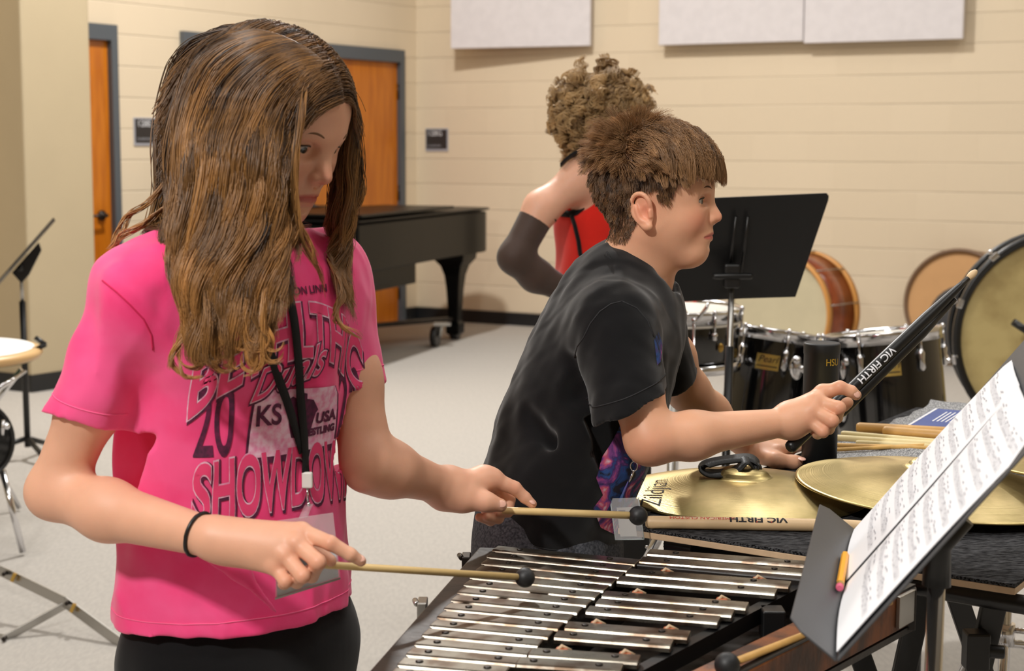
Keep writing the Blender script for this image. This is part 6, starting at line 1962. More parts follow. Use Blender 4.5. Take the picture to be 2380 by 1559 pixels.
# bouncy curls at the tips
rg_ = np.random.default_rng(3)
for i_ in range(26):
    x0_ = rg_.uniform(440, 620); y0_ = rg_.uniform(770, 850); rr_ = rg_.uniform(14, 34); sg = rg_.choice([-1, 1]); a0_ = rg_.uniform(-.6, .6) - PI / 2
    pts = [(x0_ + rg_.uniform(-14, 14), y0_ - 300, 1.80), (x0_ + rg_.uniform(-12, 12), y0_ - 190, 1.775), (x0_, y0_ - 80, 1.748)]
    for a in np.linspace(0, rg_.uniform(3.2, 5.6), 7):
        pts.append((x0_ + sg * (rr_ - rr_ * math.cos(a)), y0_ + rr_ * math.sin(a), 1.742 + .004 * a * .3))
    parts_.append(hair_sheet([gp(pts)], 60, 32, 4, .0022, .0012, .0, 1, 60 + i_, S=HB, margin=.004, thick=.003, rad=.00040, shade0=.42, ends=(.8, 1)))
M['hair_girl'] = hair_mat('light_brown_hair', (44, 27, 15), (206, 148, 84), .34)

def hair_multi(name, parts, m, parent):
    org = np.array(parent.get('_org', (0, 0, 0)), float)
    sizes = []; P_ = []; Rr = []; Ss = []
    for X, R, sh in parts:
        sizes += [X.shape[1]] * X.shape[0]; P_.append(X.reshape(-1, 3)); Rr.append(R.ravel()); Ss.append(np.broadcast_to(sh, R.shape).ravel())
    h = bpy.data.hair_curves.new(name); h.add_curves(sizes)
    h.attributes['position'].data.foreach_set('vector', (np.concatenate(P_) - org).astype(np.float32).ravel())
    ra = h.attributes.get('radius') or h.attributes.new('radius', 'FLOAT', 'POINT')
    ra.data.foreach_set('value', np.concatenate(Rr).astype(np.float32))
    sh = h.attributes.new('shade', 'FLOAT', 'POINT'); sh.data.foreach_set('value', np.concatenate(Ss).astype(np.float32))
    h.materials.append(m)
    o = bpy.data.objects.new(name, h); COL.objects.link(o); o['_org'] = tuple(org); o.parent = parent
    return o
hair_multi('hair', parts_, M['hair_girl'], girl)
# ================================================================== the boy in black
bA = head_frame(dirv(76, 3), V(-.02, 0, 1))
BSC = .885
bE = P(1631, 466, 2.262)
bC = bE - (V(.073, -.030, 0) * BSC) @ bA
boy = thing('person', 'person with short brown hair in a black t-shirt leaning over the cymbals', 'person', (.06, 2.36, 0))
BS = Sdf()
bW = build_head(BS, bC, bA, BSC, lid=.0050, ears=(-1,), mouth=.001)
bT = dirv(80); bR = nrm(np.cross(bT, V(0, 0, 1)))
NBb = P(1468, 668, 2.33)
BS.cap(bW(-.028, 0, -.050), P(1462, 640, 2.325), .043, .044, .014).cap(P(1462, 640, 2.325), NBb, .044, .052, .02)
BS.cap(bW(-.008, 0, -.060), P(1490, 662, 2.318), .026, .026, .02)
BHEAD = BS; BS = Sdf(); BLEG = Sdf()
bShR = P(1428, 748, 2.205); bShL = P(1508, 735, 2.475)
BS.cap(NBb - V(0, 0, .03), bShR, .045, .036, .03).cap(NBb - V(0, 0, .03), bShL, .045, .036, .03)
TP1, TP2, TP3, TP4 = P(1425, 800, 2.335), P(1355, 960, 2.345), P(1300, 1110, 2.355), P(1275, 1240, 2.36)
BLEG.cap(P(1440, 740, 2.335), TP1, .085, .095, .03, flat=(bT, .66)).cap(TP1, TP2, .105, .10, .03, flat=(bT, .70)).cap(TP2, TP3, .10, .105, .03, flat=(bT, .72)).cap(TP3, TP4, .105, .11, .03, flat=(bT, .8))
hb_ = TP4
for s in (1, -1):
    h = hb_ + bR * s * .07 - V(0, 0, .02)
    kn = V(h[0] + .015, h[1], .43); an = V(h[0] - .02, h[1], .075)
    BLEG.cap(h, kn, .068, .045, .02).cap(kn, an, .045, .030, .02).cap(an - V(0, 0, .035), an - V(0, 0, .04) + bT * .12, .032, .028, .02)
# near arm
bEl = P(1511, 1022, 2.135); bWr = P(1832, 980, 2.205)
BS.cap(bShR, P(1474, 900, 2.155), .034, .0325, .02).cap(P(1474, 900, 2.155), bEl, .0335, .0325, .015)
bFm = P(1610, 1012, 2.150)
BS.cap(bEl, bFm, .0310, .0310, .010).cap(bFm, bWr, .0310, .0190, .010)
a0, a1, a2, a3 = P(1912, 914, 2.215), P(1952, 900, 2.205), P(1978, 909, 2.205), P(1990, 918, 2.207)
b0, b1, b2, b3 = P(1898, 934, 2.200), P(1949, 948, 2.180), P(1944, 970, 2.200), P(1925, 968, 2.225)
d0, d1, d2, d3 = P(1889, 954, 2.192), P(1934, 978, 2.170), P(1926, 996, 2.192), P(1908, 990, 2.215)
e0, e1, e2, e3 = P(1879, 974, 2.190), P(1913, 1003, 2.174), P(1900, 1008, 2.195), P(1890, 1000, 2.212)
palm(BS, bWr, (a0, b0, d0, e0), .0205, (.0110, .0115, .0112, .0105), .007)
BS.cap(P(1845, 975, 2.205), P(1880, 965, 2.205), .020, .016, .01)
finger(BS, (a0, a1, a2, a3), (.0105, .0092, .0082, .0074))
finger(BS, (b0, b1, b2, b3), (.0108, .0098, .0085, .0074))
finger(BS, (d0, d1, d2, d3), (.0104, .0092, .0080, .0070))
finger(BS, (e0, e1, e2, e3), (.0096, .0082, .0072, .0066))
finger(BS, (P(1870, 965, 2.225), P(1925, 950, 2.250), P(1955, 942, 2.250), P(1972, 935, 2.245)), (.014, .0100, .0085, .0070), .006)
for p_ in (a0, b0, d0): BS.ell(p_ + V(-.001, -.003, .003), .0098, k=.004)
# far arm, hand flat on the table
cEl = P(1598, 905, 2.60); cWr = P(1742, 1044, 2.735)
BS.cap(bShL, P(1560, 830, 2.54), .036, .034, .02).cap(P(1560, 830, 2.54), cEl, .034, .033, .015)
BS.cap(cEl, P(1650, 960, 2.65), .033, .032, .010).cap(P(1650, 960, 2.65), cWr, .032, .0205, .010)
hz = ZT + .011
def onT(px, py, z): return G(px, py, z)
cw = P(1742, 1044, 2.735)
for (mp, fp) in (((1812, 1048), (1858, 1040)), ((1808, 1042), (1856, 1030)), ((1802, 1036), (1845, 1022)), ((1794, 1032), (1830, 1016))):
    m_ = onT(*mp, ZT + .026); f1_ = onT((mp[0] + fp[0]) / 2 + 4, (mp[1] + fp[1]) / 2, ZT + .024); f2_ = onT(*fp, ZT + .010)
    BS.cap(cw + (m_ - cw) * .1, m_, .0195, .012, .008)
    finger(BS, (m_, f1_, f2_), (.0110, .0088, .0074), .003)
finger(BS, (P(1760, 1056, 2.715), onT(1805, 1070, ZT + .015), onT(1845, 1074, ZT + .0115), onT(1866, 1073, ZT + .0105)), (.017, .0125, .0100, .0090), .006)
SKB = (232, 176, 142)
bext = [(P(1995, 919, 2.198), .005, nailc, .9), (onT(1870, 1068, ZT + .018), .006, nailc, .9), (P(1511, 1040, 2.11), .03, red, .4)]
for p_ in (a0, b0, d0, e0, a1, b1, d1, e1): bext.append((p_ + V(0, -.006, 0), .011, red, .4))
bbase = tints(SKB, bW, BSC, bA, bext, .75)
hairb = np.array(lin((112, 80, 56))[:3])
def bl_(Pt): return ((Pt - bC) @ bA.T) / BSC
def bmask(l):
    """hair zone in head coordinates"""
    x, y, z = l[:, 0], np.abs(l[:, 1]), l[:, 2]
    front = z > np.interp(x, [-.12, -.088, -.05, -.028, -.012, .0, .014, .024, .036, .055, .09], [-.040, -.060, -.066, -.030, .022, .028, .000, -.005, .026, .046, .060])
    return front & (np.linalg.norm(l, axis=1) < .16)
def bcol(Pt):
    c = bbase(Pt); l = bl_(Pt); m_ = bmask(l) & ~((np.abs(l[:, 1]) > .0735) & (l[:, 2] < .02) & (l[:, 0] > -.036))
    c[m_] = c[m_] * .35 + hairb * .65
    return c
lo, hi = bounds(BS)
bbody, bpts, _ = sdf_object('body', BS, lo, hi, .0015, M['skin'], boy, 1, colfn=bcol, also=((BHEAD, .0012), (BLEG, .005)))
eye_parts(boy, bW, bA, BSC, BHEAD, gaze=(0, -.08), brow=(96, 66, 44), lid=.0050)
nail(boy, P(1992, 917, 2.1985), V(.35, -.9, .25), a3 - a2, .0046, .0056)
nail(boy, onT(1864, 1066, ZT + .0205), V(.05, -.35, .9), V(1, -.05, 0), .0056, .0070)
mb = MB(); mb.ball(P(1478, 544, 2.262), .0013, 8); mb.build('mole', M['lash'], boy)

# t-shirt
bSe = P(1467, 940, 2.150); bsd = nrm(bSe - bShR); bsn = nrm(bsd + V(.28, 0, .10) * -.0 + V(-.02, 0, 0))
bsn = nrm(np.cross(nrm(P(1545, 905, 2.15) - P(1385, 968, 2.15)), V(0, 1, .0)) ); bsn = bsn if bsn[2] < 0 else -bsn
def bfolds(Q):
    q = (Q - bSe) @ bsn
    st = .0009 * np.exp(-((q + .020) / .0013) ** 2) * (np.linalg.norm(Q - bSe, axis=1) < .09)
    dg = Q @ nrm(V(.8, 0, .6)); ac = Q @ nrm(V(-.6, .1, .8))
    low = np.clip((1.12 - Q[:, 2]) / .12, 0, 1)
    f = .0042 * np.sin(ac * 62 + 1.8 * np.sin(dg * 11 + 1)) * low
    return f + .0026 * wnoise(Q * V(1, 1, .55), 32, 13) + .0012 * wnoise(Q, 80, 15) + st
BT = Sdf(bfolds, .009)
BT.cap(NBb - V(.006, 0, .035), bShR + V(0, 0, -.004), .054, .048, .03).cap(NBb - V(.006, 0, .035), bShL, .052, .046, .03)
BT.cap(P(1442, 745, 2.335), P(1412, 820, 2.34), .118, .124, .03, flat=(bT, .64))
BT.cap(P(1412, 820, 2.34), P(1362, 930, 2.345), .124, .128, .03, flat=(bT, .72))
BT.cap(P(1362, 930, 2.345), P(1335, 1020, 2.35), .128, .130, .03, flat=(bT, .74))
BT.cap(P(1335, 1020, 2.35), P(1298, 1120, 2.355), .130, .138, .02, flat=(bT, .76))
BT.cap(P(1298, 1120, 2.355), P(1272, 1330, 2.36), .138, .140, .02, flat=(bT, .74))
# gathered cloth at the small of the back
BT.chain([P(1215, 1010, 2.30), P(1180, 1065, 2.31), P(1168, 1100, 2.31)], (.014, .020, .016), k=.014)
BT.chain([P(1225, 960, 2.24), P(1290, 1035, 2.225), P(1380, 1045, 2.22)], (.004, .006, .003), k=.012, op='s')
BT.cap(bShR + V(0, 0, -.006), bSe + bsd * .03, .056, .0530, .022)
BT.chain([P(1330, 840, 2.20), P(1350, 910, 2.20), P(1395, 990, 2.20)], (.004, .010, .006), k=.014, op='s')
BT.box(bSe + bsn * .05, (.05, .075, .075), (bsn, nrm(np.cross(bsn, V(0, 1, .1))), nrm(np.cross(bsn, np.cross(bsn, V(0, 1, .1))))), .001, 's', .0005)
BT.cap(bSe - bsd * .035, bSe + bsd * .03, .0455, .0465, .001, 's')
cSe = P(1556, 880, 2.545); csd = nrm(cSe - bShL)
BT.cap(bShL + V(0, 0, -.004), cSe, .048, .047, .02)
BT.box(cSe + csd * .045, (.05, .06, .06), (csd, nrm(np.cross(csd, V(0, 1, .1))), nrm(np.cross(csd, np.cross(csd, V(0, 1, .1))))), .001, 's', .0005)
BT.cap(cSe - csd * .03, cSe + csd * .02, .040, .041, .001, 's')
hn = nrm(V(-.17, .0, -1)); ho = P(1290, 1262, 2.25)
BT.plane(ho, hn, .002)
BT.cap(TP4 + V(0, 0, .02), TP4 - V(0, 0, .12), .120, .122, .002, 's', flat=(bT, .74))
BT.ell(P(1486, 640, 2.325), (.060, .054, .050), (bT, bR, V(0, 0, 1)), .006, 's')
M['blackshirt'] = cloth_mat('black_jersey', (13, 13, 15), var=.2, rough=.9, sheen=.22)
lo, hi = bounds(BT)
bshirt, bsp, bsq = sdf_object('t_shirt', BT, lo, hi, .0030, M['blackshirt'], boy, 2)
BBVH = BVHTree.FromPolygons([tuple(p) for p in bsp], [tuple(int(i) for i in f) for f in bsq])
M['stitchk'] = mat('dark_stitch', (34, 34, 37), .8)
ring_strip('sleeve_stitch', BBVH, bSe - bsn * .020, bsn, .085, M['stitchk'], bshirt, .0009)
ring_strip('hem_stitch', BBVH, TP4 + V(.01, 0, -.0) - hn * 0 + V(0, 0, .012), hn, .24, M['stitchk'], bshirt, .0009)
seam('shoulder_seam', BBVH, [(1446, 700), (1420, 706), (1394, 724), (1372, 752), (1356, 785), (1342, 805), (1334, 835)], M['stitchk'], bshirt)
seam('shoulder_seam', BBVH, [(1446, 700), (1480, 716), (1505, 745), (1522, 790)], M['stitchk'], bshirt)
# collar rib
ring = []
for k in range(41):
    q = 2 * PI * k / 40; ring.append(P(1486, 640, 2.325) + bT * math.cos(q) * .058 + bR * math.sin(q) * .053 + V(0, 0, -.022 - .018 * math.cos(q)))
# joggers
BJ = Sdf(lambda Q: .0028 * wnoise(Q * V(1, 1, .4), 38, 19), .004)
BJ.cap(TP4 + V(-.004, 0, .06), TP4 - V(0, 0, .03), .118, .128, .02, flat=(bT, .86))
for s in (1, -1):
    h = hb_ + bR * s * .07 - V(0, 0, .02)
    BJ.cap(h, V(h[0] + .015, h[1], .43), .086, .062, .03).cap(V(h[0] + .015, h[1], .43), V(h[0] - .02, h[1], .09), .062, .046, .02)
M['greyjog'] = mat('grey_marl', (92, 94, 100), .9, col2=(58, 60, 66), vscale=260, bump=.3, bscale=500, spec=.15)
lo, hi = bounds(BJ); sdf_object('joggers', BJ, lo, hi, .005, M['greyjog'], boy, 1)
for s in (1, -1):
    h = hb_ + bR * s * .07; ft = V(h[0] - .02, h[1], .045)
    S_ = Sdf().cap(ft + V(0, 0, .03), ft, .040, .040, .02).cap(ft, ft + bT * .13 - V(0, 0, .006), .042, .036, .03).plane((0, 0, .003), (0, 0, -1), .002)
    lo, hi = bounds(S_); sdf_object('shoe', S_, lo, hi, .006, M['whitecloth'], boy, 1)
# galaxy print on the chest
def galaxy(name, sc=22):
    m, N, L, b = newmat(name)
    tc = N.new('ShaderNodeTexCoord'); n = N.new('ShaderNodeTexNoise'); n.inputs['Scale'].default_value = sc; n.inputs['Detail'].default_value = 7; n.inputs['Distortion'].default_value = 1.6
    L.new(tc.outputs['Object'], n.inputs['Vector'])
    cr = N.new('ShaderNodeValToRGB'); e = cr.color_ramp.elements
    e[0].position = .36; e[0].color = lin((16, 12, 34)); e[1].position = .70; e[1].color = lin((214, 190, 206))
    for p_, c_ in ((.44, (30, 70, 132)), (.50, (58, 34, 92)), (.56, (126, 60, 132)), (.62, (206, 84, 112))):
        q = e.new(p_); q.color = lin(c_)
    L.new(n.outputs[0], cr.inputs[0]); L.new(cr.outputs[0], b.inputs['Base Color']); b.inputs['Roughness'].default_value = .7
    return m
M['galaxy'] = galaxy('galaxy_print'); M['galaxyblue'] = mat('galaxy_strap', (22, 62, 116), .6, col2=(96, 74, 150), vscale=40)
def patch(name, poly, m, parent, bvh, lift, L=9):
    o = poly[0]
    def fn(a, b, lf):
        r = on_surface(bvh, a * 1000, b * 1000, lf)
        return r[0] if r else None
    return print_mesh(name, [(a / 1000, b / 1000, 0) for a, b in poly], [tuple(range(len(poly)))], lambda x, y: (x, y), lift, m, parent, L=L / 1000, fn=fn)
def print_mesh2(name, poly, m, parent, bvh, lift, L=.010):
    vs, fs = subdiv([(a / 1000, b / 1000, 0) for a, b in poly], [tuple(range(len(poly)))], L)
    P3 = []; ok = []
    for v in vs:
        r = on_surface(bvh, v[0] * 1000, v[1] * 1000, lift); ok.append(r is not None); P3.append(r[0] if r else np.zeros(3))
    fs = [f for f in fs if all(ok[i] for i in f) and max(np.linalg.norm(P3[f[0]] - P3[f[1]]), np.linalg.norm(P3[f[1]] - P3[f[2]])) < .03]
    mb = MB(); mb.add(P3, fs, True); return mb.build(name, m, parent)
print_mesh2('chest_print', [(1443, 985), (1470, 1005), (1500, 1045), (1497, 1110), (1480, 1170), (1452, 1222), (1425, 1240), (1395, 1225), (1378, 1180), (1400, 1150), (1385, 1110), (1400, 1060), (1420, 1030)], M['galaxy'], bshirt, BBVH, .0012)
print_mesh2('chest_print', [(1519, 790), (1530, 770), (1538, 800), (1534, 840), (1526, 850)], M['galaxy'], bshirt, BBVH, .0012)
# lanyard with badge
bl = thing('lanyard', 'blue galaxy-patterned lanyard with clear badge hanging from the neck in black', 'lanyard', P(1480, 1100, 2.28))
def bstrap(pix, w, m, nm, lift=.004):
    pts = []; wd = []
    for px, py, Y in pix: pts.append(P(px, py, Y))
    return ribbon(crom(pts, 4), w, .0016, V(.55, -.8, .1)).build(nm, m, bl)
bstrap([(1552, 640, 2.40), (1556, 690, 2.37), (1553, 760, 2.33), (1545, 850, 2.30), (1530, 930, 2.28), (1510, 1000, 2.26), (1492, 1060, 2.255)], .018, M['galaxyblue'], 'neck_strap')
bstrap([(1406, 590, 2.27), (1440, 650, 2.245), (1490, 715, 2.25), (1530, 790, 2.27)], .013, M['strap'], 'neck_strap')
bstrap([(1500, 1000, 2.262), (1478, 1060, 2.255), (1452, 1120, 2.25), (1436, 1165, 2.245)], .016, M['galaxyblue'], 'front_strap')
bstrap([(1500, 1012, 2.25), (1490, 1030, 2.246), (1480, 1052, 2.243)], .012, M['strap'], 'black_loop')
rg_c = P(1480, 1062, 2.238)
mb = MB(); mb.tube([rg_c + V(math.cos(a) * .0075, -.001, math.sin(a) * .0075) for a in np.linspace(0, 2 * PI, 25)], .0011, 6, cap=False); mb.build('metal_ring', M['chrome'], bl)
rg2 = P(1473, 1083, 2.238)
mb = MB(); mb.tube([rg2 + V(math.cos(a) * .005, -.001, math.sin(a) * .007) for a in np.linspace(0, 2 * PI, 21)], .0010, 6, cap=False); mb.tube([rg2 + V(0, 0, -.006), P(1462, 1120, 2.236)], .0018, 8); mb.build('metal_clip', M['chrome'], bl)
bc_ = P(1457, 1205, 2.222); ux = nrm(V(.80, -.58, .16)); uz = nrm(V(-.02, 0, 1) - ux * np.dot(V(-.02, 0, 1), ux))
mb = MB(); mb.prism([(-.024, -.030), (.020, -.030), (.024, -.026), (.024, .030), (-.024, .030)], bc_, ux, uz, np.cross(ux, uz) * .001); mb.build('clear_sleeve', M['clear'], bl, bevel=.0004)
for a_, b_ in (((-.024, -.030), (.024, -.030)), ((-.024, -.030), (-.024, .030)), ((.024, -.030), (.024, .030))):
    mb = MB(); mb.tube([bc_ + ux * a_[0] + uz * a_[1], bc_ + ux * b_[0] + uz * b_[1]], .0010, 6); mb.build('sleeve_rim', mat('clear_rim', (190, 200, 200), .2, alpha=.7), bl)
cn = nrm(np.cross(ux, uz)); cn = cn if cn[1] < 0 else -cn
mb = MB(); mb.prism([(-.016, -.026), (.012, -.026), (.012, .016), (-.016, .016)], bc_ - cn * .0015, ux, uz, -cn * .0005); mb.build('card', mat('badge_card', (186, 182, 172), .5), bl)
mb = MB(); mb.prism([(-.013, .000), (-.002, .000), (-.002, .012), (-.013, .012)], bc_ - cn * .0010, ux, uz, -cn * .0003); mb.build('card_photo', mat('card_photo2', (70, 66, 64), .5), bl)
# two black sticks in the near hand
sa_ = P(1833, 1043, 2.20); sb_ = P(2268, 630, 2.40); d_ = nrm(sb_ - sa_)
st2 = thing('drumstick', 'black drumstick with pale tip and white writing, held in the near hand', 'drumstick', sa_, 'black drumsticks in hand')
L_ = np.linalg.norm(sb_ - sa_); r_ = .0092
mb = MB(); mb.tube([sa_, sa_ + d_ * .002, sa_ + d_ * .006, sa_ + d_ * L_ * .72, sa_ + d_ * L_ * .90, sa_ + d_ * L_ * .955], [r_ * .6, r_ * .9, r_, r_, r_ * .62, r_ * .42], 22); mb.build('stick_shaft', M['black'], st2)
fx = nrm(np.cross(d_, V(0, 1, 0))); fy = np.cross(d_, fx)
mb = MB(); mb.ball(sa_ + d_ * L_ * .977, (r_ * .62, r_ * .62, r_ * 1.35), 18, (fx, fy, d_)); mb.build('stick_tip', M['maple'], st2)
vs, fs = subdiv(*text_mesh('VIC FIRTH', .015, offset=.0003, sx=1.2), .0015)
cpos = sa_ + d_ * L_ * .44; up2 = nrm(np.cross(d_, V(0, -1, 0))); up2 = up2 if up2[2] > 0 else -up2; toc = V(0, -1, 0) - d_ * np.dot(V(0, -1, 0), d_); toc = nrm(toc)
mb = MB(); out = []
for x, y, z in vs:
    th = -y / r_ + .35
    out.append(cpos - d_ * x + (math.sin(th) * up2 + math.cos(th) * toc) * r_ * 1.03)
mb.add(out, fs); mb.build('white_lettering', M['whiteink'], st2)
off = -up2 * .0145 + V(0, .004, 0)
s3 = thing('drumstick', 'second black drumstick under the lettered one in the near hand', 'drumstick', sa_ + off, 'black drumsticks in hand')
q0_ = sa_ + off + d_ * .10; q1_ = sa_ + off * .7 + d_ * L_ * .86
mb = MB(); mb.tube([q0_, q0_ + d_ * .004, q0_ + (q1_ - q0_) * .7, q1_], [r_ * .7, r_ * .95, r_ * .95, r_ * .40], 20); mb.build('stick_shaft', M['black'], s3)

# ---- short hair grown from the scalp
rg = np.random.default_rng(21)
l = bl_(bpts); mk_ = bmask(l) & ~((np.abs(l[:, 1]) > .0735) & (l[:, 2] < .026) & (l[:, 0] > -.034) & (l[:, 0] < .012))
idx = np.where(mk_)[0]
NH = 36000
pk_ = rg.choice(idx, NH)
root = bpts[pk_] + rg.normal(0, .0008, (NH, 3)); lr = bl_(root)
BHs = Sdf(); BHs.ell(bC + V(-.016, 0, .036) * BSC @ bA, V(.092, .073, .080) * BSC, bA, .01).ell(bC + V(.024, 0, .030) * BSC @ bA, V(.058, .062, .062) * BSC, bA, .02).ell(bC + V(.024, 0, -.026) * BSC @ bA, V(.055, .056, .066) * BSC, bA, .02)
nn = grad(BHs, root)
x, y, z = lr[:, 0], lr[:, 1], lr[:, 2]
cr_c = V(-.040, -.012, .108)
F_loc = np.zeros((NH, 3)); length = np.zeros(NH); lift = np.zeros(NH)
topm = z > .044 + .020 * np.clip(-x / .08, 0, 1)
side = ~topm
w = np.clip((x + .052) / .034, 0, 1)[:, None]; w = w * w * (3 - 2 * w)
fx_ = np.clip((x + .02) / .095, 0, 1)
Ff = np.stack([.95 - .55 * fx_, y * 6, -.20 - 1.5 * fx_ ** 1.3], 1)
Fb = np.stack([-.70 + 0 * x, y * 5, np.clip((z - .070) / .03, -.9, 1.0)], 1)
F_loc = Ff * w + Fb * (1 - w)
length = np.where(w[:, 0] > .5, .040 + .002 * fx_, .036) * np.interp(z, [.044, .06, .08], [.62, .8, 1.0])
lift = np.where(w[:, 0] > .5, .62 - .42 * fx_, .75)
F_loc[side] = np.stack([-.15 + .1 * rg.random(side.sum()) + .3 * (x[side] > .0), y[side] * 0, -np.ones(side.sum())], 1)
length[side] = np.interp(z[side], [-.07, -.03, .02, .045, .07], [.004, .006, .009, .016, .024]); lift[side] = np.interp(z[side], [-.06, 0, .05], [.22, .30, .45])
dc = np.linalg.norm(lr - cr_c, axis=1); tf = (dc < .034) & topm
F_loc[tf] = F_loc[tf] * .6 + (lr[tf] - cr_c) * 12 + V(-.2, -.1, .6) + rg.normal(0, .25, (tf.sum(), 3)); length[tf] = .046; lift[tf] = .8
# locks
nc = 700; cc_ = root[rg.choice(NH, nc)]; 
ci = np.zeros(NH, int)
for i in range(0, NH, 2000): ci[i:i + 2000] = np.argmin(((root[i:i + 2000, None] - cc_[None]) ** 2).sum(-1), 1)
cj = rg.normal(0, .27, (nc, 3)); F_loc += cj[ci] + rg.normal(0, .07, (NH, 3))
flow = F_loc @ bA; flow /= np.linalg.norm(flow, axis=1)[:, None]
length *= (1 + rg.normal(0, .13, nc))[ci] * rg.uniform(.8, 1.05, NH)
K = 9
X = grow(root, nn, flow, length * 1.0, K, lift, BHs, .0008 + (.003 + .015 * rg.random((NH, 1))) * (topm * np.clip((z - .044) / .02, 0, 1))[:, None], rg, grav=.42)
tt = np.linspace(0, 1, K)
tgt = X[:, -1].copy(); cs_ = np.stack([np.bincount(ci, tgt[:, a_], nc) for a_ in range(3)], 1) / np.maximum(np.bincount(ci, minlength=nc), 1)[:, None]
pull = (.45 * topm + .05 * side)[:, None, None] * (tt ** 2)[None, :, None]
X = X + (cs_[ci][:, None, :] - tgt[:, None, :]) * pull
R = np.ones((NH, K)) * .00027 * (1 - .7 * tt ** 2)
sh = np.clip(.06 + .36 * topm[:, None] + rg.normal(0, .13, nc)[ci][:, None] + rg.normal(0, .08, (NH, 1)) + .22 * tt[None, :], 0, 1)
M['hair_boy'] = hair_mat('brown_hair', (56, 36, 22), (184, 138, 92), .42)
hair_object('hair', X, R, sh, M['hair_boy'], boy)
# ================================================================== the figure in red behind
kA = head_frame(dirv(120, 8), V(.12, 0, 1))
kC = P(1406, 280, 4.2)
kid = thing('person', 'person with curly fair hair in a red vest and long black mesh glove', 'person', (.2, 4.2, 0))
KS = Sdf()
kW = build_head(KS, kC, kA, 1.0, ears=(-1,))
kT = dirv(105); kR = nrm(np.cross(kT, V(0, 0, 1)))
kN = P(1392, 372, 4.22)
KS.cap(kW(-.03, 0, -.05), kN, .045, .048, .02)
kSR = P(1345, 418, 4.12); kSL = P(1440, 410, 4.38)
KS.cap(kN - V(0, 0, .03), kSR, .048, .040, .03).cap(kN - V(0, 0, .03), kSL, .048, .040, .03)
kT1 = P(1378, 520, 4.22); kT2 = P(1385, 660, 4.22); kHp = V(kT2[0], 4.22, .84)
KS.cap(P(1378, 440, 4.22), kT1, .11, .105, .03, flat=(kT, .7)).cap(kT1, kT2, .105, .10, .03, flat=(kT, .75)).cap(kT2, kHp, .10, .12, .03, flat=(kT, .8))
for s in (1, -1):
    h = kHp + kR * s * .07; KS.cap(h, V(h[0], h[1], .44), .075, .05, .02).cap(V(h[0], h[1], .44), V(h[0], h[1], .07), .05, .034, .02).cap(V(h[0], h[1], .045), V(h[0], h[1], .04) + kT * .12, .034, .03, .02)
kEl = P(1196, 598, 4.02); kWr = P(1345, 690, 4.12)
KS.cap(kSR, P(1258, 484, 4.06), .044, .042, .02).cap(P(1258, 484, 4.06), kEl, .0415, .037, .015)
KS.cap(kEl, P(1245, 640, 4.05), .038, .038, .012).cap(P(1245, 640, 4.05), kWr, .038, .026, .012)
kh = P(1385, 705, 4.14)
KS.cap(kWr, kh, .026, .022, .01)
for i in range(4):
    KS.cap(kh + V(0, 0, .015 - .010 * i), kh + V(.035, .01, .010 - .012 * i), .010, .009, .003).cap(kh + V(.035, .01, .010 - .012 * i), kh + V(.055, .03, 0 - .012 * i), .009, .008, .003)
KS.cap(kh + V(-.01, 0, .012), kh + V(.02, -.02, .03), .011, .009, .003)
KS.cap(kSL, P(1470, 560, 4.42), .042, .036, .02).cap(P(1470, 560, 4.42), P(1430, 690, 4.36), .036, .026, .02).cap(P(1430, 690, 4.36), P(1410, 720, 4.33), .026, .02, .01)
lo, hi = bounds(KS)
kcol = tints((232, 178, 150), kW, 1.0, kA, (), .4)
kb, kpts, _ = sdf_object('body', KS, lo, hi, .0036, M['skin'], kid, 1, colfn=kcol)
# vest with black trim
KV = Sdf(lambda Q: .0025 * wnoise(Q * V(1, 1, .5), 36, 31), .004)
KV.cap(P(1385, 440, 4.22), kT1, .115, .114, .03, flat=(kT, .76)).cap(kT1, kT2, .114, .112, .03, flat=(kT, .80)).cap(kT2, kHp + V(0, 0, .1), .112, .125, .03, flat=(kT, .85))
KV.cap(kN - V(-.01, 0, .02), P(1375, 425, 4.16), .044, .040, .02)
KV.ell(P(1325, 425, 4.07), (.075, .085, .100), None, .004, 's')
KV.ell(kN + V(.01, 0, .03), (.062, .062, .055), None, .004, 's')
KV.plane(P(1350, 652, 4.2), (0.1, 0, -1), .002)
M['redvest'] = cloth_mat('red_vest', (226, 38, 24), var=.12, vscale=16)
lo, hi = bounds(KV); kv, kvp, kvq = sdf_object('vest', KV, lo, hi, .0045, M['redvest'], kid, 2)
KBV = BVHTree.FromPolygons([tuple(p) for p in kvp], [tuple(int(i) for i in f) for f in kvq])
def kstrip(nm, pix, w, m, lift=.004, par=kv):
    pts = []; ns = []
    for px, py in pix:
        r = on_surface(KBV, px, py, lift)
        if r: pts.append(r[0]); ns.append(r[1])
    if len(pts) < 2: return
    side = [nrm(np.cross(nrm(pts[min(i + 1, len(pts) - 1)] - pts[max(i - 1, 0)]), ns[i])) for i in range(len(pts))]
    ribbon(pts, w, .003, side).build(nm, m, par)
kstrip('armhole_trim', [(1296, 488), (1310, 496), (1326, 498), (1342, 494), (1356, 484), (1366, 470), (1374, 455), (1378, 440)], .018, M['blackcloth'])
kstrip('neck_trim', [(1336, 362), (1346, 352), (1356, 350), (1362, 372), (1368, 400)], .03, M['blackcloth'])
kstrip('black_piping', [(1330, 500), (1338, 525), (1346, 560), (1350, 590), (1362, 615)], .011, M['blackcloth'])
kstrip('chest_mark', [(1372, 585), (1378, 600), (1388, 612)], .016, M['darkgrey'])
# black shoulder strap
strp = [P(1303, 384, 4.09), P(1322, 366, 4.10), P(1345, 354, 4.13), P(1362, 352, 4.17)]
ribbon(crom(strp, 4), .024, .004, V(.2, -.8, .6)).build('shoulder_strap', M['blackcloth'], kid)
